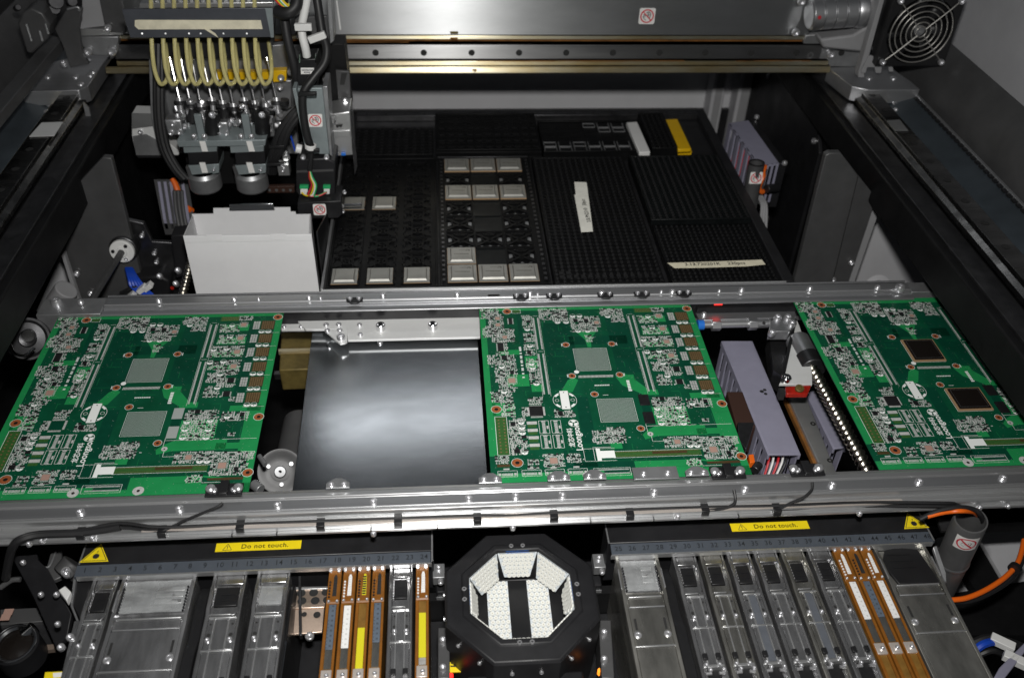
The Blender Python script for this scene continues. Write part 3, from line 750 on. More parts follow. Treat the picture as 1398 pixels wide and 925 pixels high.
for i, pl_ in enumerate(([(304,686,14),(296,692,12),(262,706,4),(240,716,-2),(222,725,-5)],[(1002,668,14),(1004,680,8),(1001,688,2),(986,694,-4),(962,696.5,-6)],[(1109,658,14),(1108,668,10),(1098,678,6),(1080,686,0),(1060,696,-6)])):
    lab = ('black sensor lead looping off the bracket in front of the left board','black sensor lead hanging from the bracket at the corner of the middle board','black sensor lead from the bracket beside the ball screw')[i]
    tag(M().tube([at(a,b,z=z) for a,b,z in pl_], 1.7, 8, 6).build('sensor_lead', MT['black_rubber']), lab, 'cable', 'sensor leads')

# ------------------------------------------------------------------ between the boards, left gap
sp = thing('steel_plate', 'bare brushed steel plate between the left and middle circuit boards', 'plate', (-117,170,-36))
M().prz([(-231,20),(-2,20),(-3,331),(-237,331)],-36,-32).build('sheet', MT['steel_plate'], sp, bevel=.6)
M().box(-231,-2,17,19.9,-70,-32).build('folded_edge', MT['steel_plate'], sp)

br = thing('aluminium_strip', 'bright aluminium mounting strip above the steel plate with two knurled screws', 'bracket strip', (-120,315,-22))
pa = [at(a,b,z=-20) for a,b in ((400.8,428),(404,423),(431.5,414),(654,410),(655.5,459.5),(475,463.7),(474.4,448.6),(417,449),(400.8,432))]
M().prism(pa, (0,0,-4)).build('strip', MT['aluminium_matte'], br, bevel=.5)
M().prism([at(a,b,z=-25) for a,b in ((384,428),(440,424),(440,449),(384,449.6))], (0,0,-4)).build('under_plate', MT['aluminium_matte'], br, bevel=.5)
M().prism([at(a,b,z=-24.8) for a,b in ((386,430),(402,429.5),(402,434),(386,434.5))], (0,0,-.1)).build('slot', MT['print_black'], br)
kn = None
for a, b in ((520,449),(591,448)):
    p = at(a,b,z=-20)
    if kn is None:
        base = p; kn = M().lathe([(6.5,0),(6.5,8),(5.6,9),(3,9),(2.8,7),(.01,7)], p, n=18).build('knurled_screw', MT['chrome'], br)
        nk = M().lathe([(3.2,6.9),(3.2,10),(.01,10.4)], p, n=10).build('screw_tip', MT['screw_black'], br); nk.parent = kn
    else:
        c = kn.copy(); COL.objects.link(c); c.location = kn.location+(p-base)*S
        d = nk.copy(); COL.objects.link(d); d.parent = c; d.location = nk.location
M().prism([at(a,b,z=-19) for a,b in ((443,450.5),(475,448.2),(474,466),(471,468),(464.4,469))], (0,0,-3)).build('corner_bracket', MT['aluminium_matte'], br, bevel=.5)
h_ = at(437,433,z=-19.8); M().disc(h_,4.2,n=18).build('hole', MT['print_black'], br)
for a, b, r in ((445.5,445,4),(462.7,444.5,4),(447,452.5,4),(464,452.2,4),(465.7,462,6),(491,444.7,3.6),(492,457.8,3.6),(388,447,3),(411,447,3)):
    M().screw(at(a,b,z=-18.5 if b > 450 and a < 480 else (-25 if a < 420 else -20)),(0,0,1),r,r).build('screw', MT['screw_steel'], br)
p = at(519,468,z=-32); M().screw(p,(0,0,1),4,3).build('screw', MT['screw_steel'], sp)

gb = thing('brass_block', 'yellow brass toned block in the dark gap beside the left board', 'block', at(407,480,z=-110))
q = [at(a,b,z=-100) for a,b in ((384,453),(431,452),(428,503),(381,505))]
M().prism(q, (0,0,-40)).build('block', MT['brass_block'], gb, bevel=2)
M().prism([at(a,b,z=-96) for a,b in ((380,476),(430,475),(430,479),(380,480))], (0,0,-6)).build('groove_strip', MT['gold_chromate'], gb)
M().prism([at(a,b,z=-110) for a,b in ((375,506),(430,504),(430,509),(374,511))], (0,0,-10)).build('toothed_rack', MT['dark_steel'], gb)
c = at(383,643,z=-70)
pu = thing('drive_pulley', 'round grey flanged drive pulley in the gap in front of the left board', 'pulley', c)
ax = Vector((.1,-.72,.69)).normalized()
M().lathe([(7,2),(12,2),(12,-1),(20,-1),(24,1),(28,1),(28,-3),(26,-6),(26,-14),(28,-15),(28,-18),(7,-18)], c, ax, 40).build('flanged_wheel', MT['grey_dark_paint'], pu)
M().lathe([(2,7),(6.5,7),(7.5,6),(7.5,-2),(2,-2)], c+ax*1, ax, 20).build('hub', MT['aluminium_dull'], pu)
u, v, w = basis(ax)
for k in range(3): M().screw(c+(u*math.cos(2.1*k+.5)+v*math.sin(2.1*k+.5))*16,ax,3,3).build('screw', MT['screw_steel'], pu)
M().cyl(c-ax*18,c-ax*60,9).build('shaft', MT['dark_steel'], pu)
cy = thing('stepper_motor', 'dark rounded motor body below the pulley gap', 'motor', at(400,580,z=-160))
M().cyl(at(398,650,z=-160),at(412,575,z=-160),26,n=24).build('housing', MT['grey_dark_paint'], cy, bevel=3)
rl = thing('guide_roller', 'small steel roller in front of the left board beside the pulley', 'roller', at(350,666,z=-20))
M().cyl(at(346,660,z=-20),at(356,668,z=-20),6).build('roller', MT['aluminium_dull'], rl, bevel=.6)
M().cyl(at(354,622,z=-25),at(362,634,z=-25),3).build('pin', MT['aluminium_dull'], rl)
# round pulley under the left end of the rear rail
c = at(38,462,z=-20)
pu = thing('idler_wheel', 'dark round idler wheel at the far left end of the rear rail', 'wheel', c)
ax = Vector((.2,-.8,.55)).normalized()
M().lathe([(4,3),(10,5),(12,2),(22,1),(26,4),(29,4),(29,-6),(4,-6)], c, ax, 36).build('wheel', MT['dark_steel'], pu)
M().lathe([(.01,8),(8,8),(9,6),(9,0)], c+Vector((4,0,6)), ax, 20).build('hub_cap', MT['chrome'], pu)
M().tube([at(a,b,z=-5) for a,b in ((14,470),(20,482),(34,485),(47,475))],2,8).build('retaining_spring', MT['chrome'], pu)

# ------------------------------------------------------------------ right gap
br = thing('aluminium_strip', 'dull aluminium mounting strip behind the small air cylinder', 'bracket strip', (390,320,-22))
M().prism([at(a,b,z=-18) for a,b in ((948,421),(1082,417),(1088,432),(955,437))], (0,0,-4)).build('strip', MT['aluminium'], br, bevel=.6)
M().screw(at(961,430,z=-18),(0,0,1),4,4).build('screw', MT['screw_steel'], br)
M().box(at(948,421,z=-18).x,at(1082,417,z=-18).x,330,334,-18,-8).build('strip_flange', MT['black_satin'], br)
ac = thing('air_cylinder', 'small steel air cylinder with a blue end and two hex nuts', 'air cylinder', at(1000,443,z=-25))
def P(a, b, z=-25): return at(a,b,z=z)
M().cyl(P(952,443.5),P(960.5,443.2),7.5,n=16).build('blue_end', MT['blue_plastic'], ac, bevel=.5)
M().cyl(P(960,443.2),P(1052,441),5.2,n=16).build('rod', MT['aluminium_bright'], ac)
for a in (977,1027):
    M().cyl(P(a-6,443-(a-977)*.02),P(a+6,442.7-(a-977)*.02),9.5,n=6).build('hex_nut', MT['aluminium'], ac, bevel=.6)
M().cyl(P(1033,442),P(1048,441.4),6.5,n=16).build('end_cap', MT['aluminium'], ac)
M().disc(P(1043,440.5,-17.5),2.4,(0,-.5,.8)).build('port_hole', MT['print_black'], ac)
bk = thing('sensor_bracket', 'steel angle bracket with socket screws at the end of the air cylinder', 'bracket', at(1070,460,z=-30))
M().prism([at(a,b,z=-18) for a,b in ((1052,438),(1062,430),(1084,430),(1088,440),(1078,452),(1050,452))], (0,0,-16)).build('clamp_block', MT['aluminium'], bk, bevel=1)
for a, b in ((1061,435),(1075,435),(1053,456),(1080,443)): M().screw(at(a,b,z=-17),(0,-.2,1),5.5,6).build('screw', MT['screw_steel'], bk)
M().prism([at(a,b,z=-28) for a,b in ((1086,432),(1092,446),(1108,493),(1109,524),(1064,524),(1068,516),(1074,490))], (0,0,-4)).build('triangle_plate', MT['aluminium_matte'], bk, bevel=.5)
M().prism([at(a,b,z=-24) for a,b in ((1084,434),(1088,436),(1070,520),(1066,518))], (0,0,-8)).build('edge_rib', MT['dark_steel'], bk)
M().prism([at(a,b,z=-50) for a,b in ((1050,455),(1075,455),(1070,515),(1056,505))], (0,0,-30)).build('slide_block', MT['dark_steel'], bk)
M().screw(at(1073,518,z=-27),(0,0,1),7,6).build('screw', MT['chrome'], bk)
rs = thing('sensor_block', 'transparent red sensor block with brass screw above the linear rail', 'sensor', at(1089,532,z=-30))
M().prism([at(a,b,z=-28) for a,b in ((1072,527),(1108,525),(1103,537),(1074,537))], (0,0,-8)).build('red_housing', MT['red_plastic'], rs, bevel=1.5)
M().screw(at(1091,531,z=-27),(0,-.3,1),6,4).build('screw', MT['brass_block'], rs)
M().box(at(1072,534,z=-28).x-8,at(1072,534,z=-28).x-1,at(1072,534,z=-28).y-4,at(1072,534,z=-28).y+5,-40,-26).build('plug', MT['print_black'], rs)
bscrew = thing('ball_screw', 'ball screw with bright steel thread running beside the right board', 'ball screw', at(1140,560,z=-35))
A, B_ = at(1109,503,z=-35), at(1188,650,z=-35)
u, v, w = basis(B_-A); ln = (B_-A).length
thr = M(); n = 26
prof = []
rows = int(ln/1.6); VV = []; FF = []; pt = 9.0
for i in range(rows+1):
    h = ln*i/rows
    for k in range(n):
        a = 2*math.pi*k/n
        ph = (h/pt - a/(2*math.pi)) % 1.0
        r = 9.3 - 3.4*max(0, math.sin(math.pi*ph))**2
        VV.append(A+w*h+(u*math.cos(a)+v*math.sin(a))*r)
for i in range(rows):
    for k in range(n): FF.append((i*n+k,i*n+(k+1)%n,(i+1)*n+(k+1)%n,(i+1)*n+k))
mat('thread_steel', (.62,.58,.50), .24, 1, rvar=.08)
thr.add(VV, FF).build('threaded_shaft', MT['thread_steel'], bscrew, sharp=80)
C0 = A+(A-B_).normalized()*62
M().cyl(C0,A-(A-B_).normalized()*0,17,n=28).build('nut_housing', MT['aluminium'], bscrew, bevel=1.5)
M().cyl(A+(A-B_).normalized()*22,A-(A-B_).normalized()*3,19,n=28).build('nut_flange', MT['dark_steel'], bscrew, bevel=1)
M().lathe([(17.2,0),(17.6,1),(17.2,2)], A+(A-B_).normalized()*12, (B_-A), 28).build('seal_ring', MT['rust_stain'], bscrew)
gr = thing('linear_guide', 'curving bright linear guide rail below the red sensor block', 'guide rail', at(1110,590,z=-90))
M().prism([at(a,b,z=-85) for a,b in ((1075,540),(1099,536),(1146,655),(1128,655))], (0,0,-12)).build('rail', MT['aluminium_bright'], gr, bevel=1.5)
M().prism([at(a,b,z=-90) for a,b in ((1070,542),(1074,541),(1126,655),(1121,655))], (0,0,-8)).build('oiled_edge', MT['rust_stain'], gr, bevel=1)
for a, b in ((1110,578),(1133,628)): M().disc(at(a,b,z=-84.7),4,n=14,r0=1.5).build('rail_hole', MT['print_black'], gr)
def duct(label, tl, tr, br_, bl, z, h, left, slots_, loc=None):
    c = at((tl[0]+br_[0])/2,(tl[1]+br_[1])/2,z=z)
    t = thing('cable_duct', label, 'cable duct', (c.x,c.y,z-h), 'slotted cable ducts')
    a, b, d, e = (at(*q,z=z) for q in (tl,tr,br_,bl))
    M().prism([a,b,d,e], (0,0,-3)).build('lid', MT['duct_grey'], t, bevel=.8)
    for (p, q, sg) in ((a,e,-1),(b,d,1)):
        M().prism([p+Vector((-sg*1.5,0,-.5)),q+Vector((-sg*1.5,0,-.5)),q+Vector((sg*1.5,0,-.5)),p+Vector((sg*1.5,0,-.5))], (0,0,-9)).build('side_lip', MT['duct_grey'], t, bevel=.5)
        n = slots_
        f = None
        for k in range(n):
            c0 = p.lerp(q,(k+.12)/n); c1 = p.lerp(q,(k+.72)/n)
            m_ = M().prism([c0+Vector((-1,0,-9)),c1+Vector((-1,0,-9)),c1+Vector((1,0,-9)),c0+Vector((1,0,-9))],(0,0,-h+9))
            m_.build('finger', MT['duct_grey'], t)
    M().prism([a+Vector((0,0,-h)),b+Vector((0,0,-h)),d+Vector((0,0,-h)),e+Vector((0,0,-h))],(0,0,-2)).build('base', MT['duct_grey'], t)
    return t
d1 = duct('long purple grey slotted cable duct between the middle board and the ball screw', (986,465),(1026,465),(1092,620),(1050,620), -62, 60, True, 12)
h = at(1040,534,z=-61.8)
M().disc(h,3,n=10).disc(h+Vector((5,3,0)),2.6,n=10).disc(h+Vector((4,-5,0)),2.6,n=10).build('lid_holes', MT['print_black'], d1)
duct('second purple grey cable duct partly under the ball screw', (1101,535),(1112,533),(1155,610),(1139,612), -95, 55, True, 7)
wb = thing('wire_bundle', 'red and white wires hanging in the open end of the grey cable duct', 'wires', at(1060,635,z=-80))
for k, (mt_, dx) in enumerate((('wire_red',0),('white_plastic',5),('wire_red',11),('white_plastic',16),('black_rubber',20))):
    M().tube([at(1047+dx,606,z=-85),at(1050+dx+k,625,z=-80),at(1044+dx,648,z=-95)],1.6,6).build('wire', MT[mt_], wb)
rb = thing('relay_box', 'dark brown control box tucked under the right edge of the middle board', 'box', at(1005,560,z=-60))
M().prism([at(a,b,z=-55) for a,b in ((992,534),(1014,534),(1032,582),(1006,582))], (0,0,-50)).build('case', MT['ic_brown'], rb, bevel=1.5)
M().prism([at(a,b,z=-48) for a,b in ((1007,576),(1030,576),(1018,612),(1008,600))], (0,0,-40)).build('lower_case', MT['dark_steel'], rb, bevel=1)
og = thing('sensor_block', 'small orange red connector at the corner of the middle board', 'connector', at(1027,625,z=-30))
M().prism([at(a,b,z=-30) for a,b in ((1022,620),(1029,619),(1031,630),(1024,631))], (0,0,-10)).build('housing', MT['hose_orange'], og, bevel=.8)
M().cyl(at(1030,642,z=-20),at(1036,634,z=-20),5.5).build('steel_pin', MT['dark_steel'], og, bevel=.5)
# ------------------------------------------------------------------ feeder banks in the foreground
ZF = -58.0
def no_hand_sticker(parent, c, u, v, size, name='warning_sticker'):
    """white square sticker with a red prohibition ring over a hand"""
    c, u, v = Vector(c), Vector(u).normalized(), Vector(v).normalized(); w = u.cross(v); h = size/2
    def pt(a, b, k=0): return c+u*a*h+v*b*h+w*k
    e = .86
    o = M().prism([pt(a,b) for a,b in ((-1,-e),(-e,-1),(e,-1),(1,-e),(1,e),(e,1),(-e,1),(-1,e))], w*.35).build(name, MT['sticker_white'], parent)
    m = M(); m.T = Matrix.Translation(c+w*.45) @ Matrix((u,v,w)).transposed().to_4x4()
    m.disc((0,0,0), h*.86, n=36, r0=h*.70)
    d = math.sqrt(.5)
    m.add([(-h*.78*d-h*.05,h*.78*d-h*.05,.02),(-h*.78*d+h*.05,h*.78*d+h*.05,.02),(h*.78*d+h*.05,-h*.78*d+h*.05,.02),(h*.78*d-h*.05,-h*.78*d-h*.05,.02)], [(0,3,2,1)])
    r = m.build('prohibition_ring', MT['sign_red'], parent); r.parent = o
    k = M(); k.T = m.T
    def stroke(pts, wd):
        for (x0,y0),(x1,y1) in zip(pts, pts[1:]):
            dx, dy = x1-x0, y1-y0; l = math.hypot(dx,dy); nx, ny = -dy/l*wd, dx/l*wd
            k.add([((x0+nx)*h,(y0+ny)*h,-.04),((x0-nx)*h,(y0-ny)*h,-.04),((x1-nx)*h,(y1-ny)*h,-.04),((x1+nx)*h,(y1+ny)*h,-.04)], [(0,1,2,3)])
    stroke([(-.1,.42),(.15,.55),(.4,.38),(.45,.1),(.3,-.25)],.05); stroke([(-.1,.42),(.2,.3),(.25,.05)],.045); stroke([(0,.22),(.15,.12),(.12,-.08)],.045)
    stroke([(-.5,.1),(-.38,.2),(-.2,-.05)],.05); stroke([(-.52,0),(-.4,-.3),(-.1,-.48)],.04); stroke([(-.45,-.05),(-.25,-.15)],.04)
    q = k.build('hand_symbol', MT['print_black'], parent); q.parent = o
    return o

def bank(x0, x1, n0, n1, slot, stick, tri, label, nlab):
    t = thing('feeder_bank_bar', label, 'bar', ((x0+x1)/2,-50,-110), 'feeder bank bars')
    M().prx([(-24,-50),(-52.5,-50),(-52.5,-120),(-24,-120)], x0, x1).build('black_bar', MT['black_satin'], t, bevel=1.2)
    M().box(x0+.5,x0+2.2,-52.4,-25,-49.9,-49.3).build('end_trim', MT['aluminium_dull'], t); M().box(x1-2.2,x1-.5,-67.5,-25,-49.9,-49.3).build('end_trim', MT['aluminium_dull'], t)
    so = M().prx([(-52.7,-51),(-66.6,-52.5),(-66.6,-56),(-52.7,-56)], x0+3 if n0 > 1 else x0-1, x1-3 if n0 == 1 else x1+1).build('number_strip', MT['strip_grey'], t, bevel=.3)
    M().box(x0+2,x1-2,-68.6,-66.8,-58,-52.3).build('strip_edge', MT['aluminium_bright'], t)
    vdir = Vector((0,13.9,1.5)).normalized()
    for k in range(n0, n1+1):
        c = Vector((slot(k),-59.4,-51.6))
        q = M().text(str(k), 8.4, c+Vector((0,0,.05)), (1,0,0), vdir, .02, space=1.1, bold=.004).build('number', MT['strip_ink'], t); q.parent = so
    a, b = stick
    st = M().box(a,b,-42.6,-30.9,-49.95,-49.6).build('warning_label', MT['sign_yellow'], t)
    q = M().text('Do not touch.', 8.4, ((a+b)/2+7,-36.9,-49.5), (1,0,0), (0,1,0), .02, space=1.08).build('lettering', MT['label_ink'], t); q.parent = st
    k = M(); tx = a+13
    for i, (p, r) in enumerate((((tx-5,-40.8),(tx+5,-40.8)),((tx+5,-40.8),(tx,-32.4)),((tx,-32.4),(tx-5,-40.8)))):
        p, r = Vector((*p,-49.5)), Vector((*r,-49.5)); d = (r-p).normalized(); nn = Vector((-d.y,d.x,0))*.3
        k.add([p-nn,r-nn,r+nn,p+nn],[(0,1,2,3)])
    k.rq(tx-.4,tx+.4,-38.6,-35,-49.5); k.rq(tx-.4,tx+.4,-39.9,-39.2,-49.5)
    q = k.build('alert_symbol', MT['print_black'], t); q.parent = st
    ap, l, r = tri
    def T(px, py, z): return (px,py,z)
    z = -48.9
    o = M().prz([l,r,ap],-49.9,-48.9).build('warning_triangle', MT['sign_yellow'], t, bevel=.2)
    c = Vector(((ap[0]+l[0]+r[0])/3,(ap[1]+l[1]+r[1])/3,0)); V = [c+(Vector((*p,0))-c)*.88 for p in (l,r,ap)]; W = [c+(Vector((*p,0))-c)*.80 for p in (l,r,ap)]
    k = M()
    for i in range(3):
        j = (i+1)%3; k.add([(*V[i].xy,-48.8),(*V[j].xy,-48.8),(*W[j].xy,-48.8),(*W[i].xy,-48.8)],[(0,1,2,3)])
    k.disc((c.x,c.y-1,-48.75),3.4,n=14)
    for i in range(12):
        a_ = math.radians(i*30); k.add([(c.x+math.cos(a_-.09)*3,c.y-1+math.sin(a_-.09)*3,-48.76),(c.x+math.cos(a_)*5,c.y-1+math.sin(a_)*5,-48.76),(c.x+math.cos(a_+.09)*3,c.y-1+math.sin(a_+.09)*3,-48.76)],[(0,1,2)])
    k.add([(c.x+1.2,c.y+7,-48.76),(c.x-1,c.y+4.6,-48.76),(c.x,c.y+5,-48.76),(c.x-.6,c.y+3.2,-48.76),(c.x+1.4,c.y+5.6,-48.76),(c.x+.4,c.y+5.4,-48.76)],[(0,1,2,3,4,5)])
    q = k.build('triangle_symbol', MT['print_black'], t); q.parent = o
    return t
slotL = lambda k: -447.5+(k-1)*16.05
slotR = lambda k: 142.5+(k-25)*15.9
bank(-456.5,-68,1,24,slotL,(-311,-216.5),((-438.5,-25.5),(-455.5,-50),(-424.5,-50)),'black bar with yellow warning label over the left feeders, slots 1 to 24','left')
bank(131,513.5,25,48,slotR,(279,372),((497,-25.8),(483.8,-48.8),(514.5,-48.3)),'black bar with yellow warning label over the right feeders, slots 25 to 48','right')

YE = -470
def steel_feeder(label, x0, x1, insert='black', warm=False, group='steel tape feeders'):
    w = x1-x0; m = MT['feeder_steel_warm' if warm else 'feeder_steel']
    t = thing('tape_feeder', label, 'feeder', ((x0+x1)/2,-200,-160), group)
    M().box(x0,x1,YE,-69.5,-160,ZF-6).build('body', MT['feeder_steel'], t)
    wl, wr = 4.2, 2.6                         # raised side walls
    M().prx([(-66.5,ZF-7),(-66.5,ZF-1),(-68,ZF),(-80,ZF),(-84,ZF+1.5),(-112,ZF+1.5),(-118,ZF-.5),(YE,ZF-.5),(YE,ZF-7)], x0, x0+wl).build('side_wall', m, t, bevel=1.0)
    M().prx([(-66.5,ZF-7),(-66.5,ZF-.5),(-80,ZF-.5),(-100,ZF+1),(-122,ZF-.5),(YE,ZF-.5),(YE,ZF-7)], x1-wr, x1).build('side_wall', m, t, bevel=.9)
    a, b = x0+wl+.3, x1-wr-.3
    M().box(a,b,-80,-66.5,ZF-6.2,ZF-1.2).build('front_cover', m, t, bevel=.8)
    M().box(a+.3,b-.3,-67.6,-66.2,ZF-1.4,ZF+.2).build('front_ridge', MT['aluminium_bright'], t)
    ib = b-(w*.12 if w < 34 else 3)
    if insert == 'black':
        M().box(a+1.5,ib,-106.5,-82.5,ZF-6.2,ZF-2.6).build('pick_window', MT['black_plastic'], t, bevel=.8)
        M().box(a+w*.22,ib-2,-93,-91.6,ZF-2.7,ZF-1.9).build('window_rib', MT['black_satin'], t)
        M().box(a+w*.22,ib-2,-100.5,-99.4,ZF-2.7,ZF-2.0).build('window_rib', MT['black_satin'], t)
    else:
        M().box(a+1.5,ib,-106.5,-82.5,ZF-6.2,ZF-2.6).build('pick_window', MT['film_haze'], t, bevel=.8)
    tc = M()
    for k in range(6): tc.obox((a+.9,-85-k*3.7,ZF-1.6),(1,0,0),(0,1,0),(0,0,1),.55,.8,.8)
    tc.build('sprocket_teeth', MT['screw_steel'], t, kind='stuff')
    M().prz([(a,-108.5),(b,-108.5),(b,-113),(b-4,-118.5),(a,-118.5)],ZF-6.2,ZF-2.0).build('latch_plate', m, t, bevel=.6)
    M().box(a,b-6,-119.4,-118,ZF-3,ZF+.4).build('latch_edge', MT['aluminium_bright'], t, bevel=.3)
    M().box(a,b,-160,-121.5,ZF-6.2,ZF-1.4).build('tape_cover', m, t, bevel=.6)
    M().box(a+.5,b-.5,-123,-121.2,ZF-1.6,ZF+.3).build('cover_ridge', MT['aluminium_bright'], t, bevel=.3)
    M().box(a-1.5,b+1.5,-162.8,-161,ZF-5,ZF+.9).build('cross_ridge', MT['aluminium_bright'], t, bevel=.3)
    M().box(a,b,-205,-163.2,ZF-6.2,ZF-.6).build('tape_cover', m, t, bevel=.6)
    if w > 24:
        for xx in (a+(b-a)*.24, a+(b-a)*.74): M().box(xx-.7,xx+.7,-204,-123,ZF-1.6,ZF+.25).build('tape_guide', MT['aluminium_bright'], t, bevel=.35)
    sx = (a+3.2, b-3.2)
    for xx in sx:
        M().disc((xx,-142.5,ZF-1.3),2.2,n=12).disc((xx,-129.5,ZF-1.3),1.3,n=8).build('hole', MT['print_black'], t)
        M().screw((xx,-148.5,ZF-1.6),(0,0,1),2.7,2.4).build('screw', MT['screw_steel'], t)
        M().box(xx-2.6,xx+2.6,-200,-193,ZF-1,ZF+3).build('clip', MT['black_plastic'], t, bevel=.7)
        k = M(); k.screw((xx-1,-206,ZF),(0,0,1),2.6,2.6).screw((xx+2.5,-211,ZF-1),(0,0,1),2.2,2.4).cyl((xx-3,-214,ZF-1),(xx+3,-214,ZF-1),1.7)
        k.build('hinge_pins', MT['screw_steel'], t, kind='stuff')
    M().box(a-1,b+1,-208.5,-205.2,ZF-5,ZF+1.2).build('end_ridge', MT['aluminium_bright'], t, bevel=.4)
    M().box(a+3,b-3,-300,-209,ZF-9,ZF-4.6).build('tape_slot', MT['black_plastic'], t)
    return t

def brown_feeder(label, x0, tape, tlen0, tlen1, slotfill, w=14.0):
    t = thing('tape_feeder', label, 'feeder', (x0+w/2,-200,-160), 'narrow brown tape feeders')
    x1 = x0+w
    M().box(x0,x1,YE,-68.5,-160,ZF-4).build('body', MT['feeder_amber'], t)
    M().prx([(-66.6,ZF-4.2),(-66.6,ZF),(-109,ZF),(-111,ZF-1.5),(-111,ZF-4.2)], x0, x1).build('nose_block', MT['feeder_brown'], t, bevel=.6)
    M().box(x0,x0+3.3,YE,-111.6,ZF-4.2,ZF).build('side_wall', MT['feeder_brown'], t, bevel=.3); M().box(x1-2.6,x1,YE,-111.6,ZF-4.2,ZF).build('side_wall', MT['feeder_brown'], t, bevel=.3)
    c = x0+w*.56
    M().prz([(c-2,-102),(c+2.4,-102),(c+2.2,-78),(c+1.2,-74.5),(c-.6,-74.5),(c-1.4,-78)],ZF+.05,ZF+.35).build('pick_slot', MT[slotfill], t)
    k = M()
    for i in range(8): k.box(c-1.6,c+1.9,-101+i*3.1,-99.2+i*3.1,ZF+.3,ZF+.7)
    k.build('pocket_marks', MT['print_black' if slotfill != 'tape_carrier' else 'white_plastic'], t, kind='stuff')
    k = M()
    for i in range(6): k.cyl((x0+2.6,-84-i*3.8,ZF),(x0+2.6,-84-i*3.8,ZF+1),1.15,n=8)
    k.build('sprocket_teeth', MT['tape_carrier' if slotfill == 'tape_carrier' else 'screw_black'], t, kind='stuff')
    k = M()
    for xx in (x0+2, x1-3): k.screw((xx,-69.5,ZF),(0,0,1),1.9,1.5); k.screw((xx+.6,-107.8 if tape != 'tape_slate' else -108.5,ZF),(0,0,1),1.7,1.3)
    k.build('screws', MT['screw_steel'], t, kind='stuff')
    M().box(x0+3.3,x1-2.6,YE,-111.2,ZF-4.2,ZF-2.2).build('tape_channel', MT['feeder_amber'], t)
    M().box(x0+3.6,x1-2.9,tlen1,tlen0,ZF-2.1,ZF-.4).build('carrier_tape', MT[tape], t, bevel=.3)
    k = M()
    for i in range(int((tlen0-tlen1)/6)):
        k.box(c-.9,c+1.3,tlen1+3+i*6,tlen1+5+i*6,ZF-.45,ZF-.25); k.disc((x0+4.6,tlen1+2+i*4,ZF-.3),.7,n=6)
    k.build('tape_pockets', MT['tape_yellow' if tape == 'tape_yellow' else 'tape_pocket' if tape == 'tape_carrier' else 'strip_grey'], t, kind='stuff')
    M().box(x0+3.8,x1-3,-188,tlen1-.5,ZF-2.1,ZF-.8).build('film_strip', MT['feeder_steel_warm' if tape != 'tape_yellow' else 'film_haze'], t)
    M().box(x0+1.5,x1-1.5,-203,-190,ZF-2,ZF+1).build('shiny_clamp', MT['rail_strip'], t, bevel=.6)
    M().screw((c,-197,ZF+1),(0,0,1),2.4,2).build('screw', MT['screw_steel'], t)
    return t

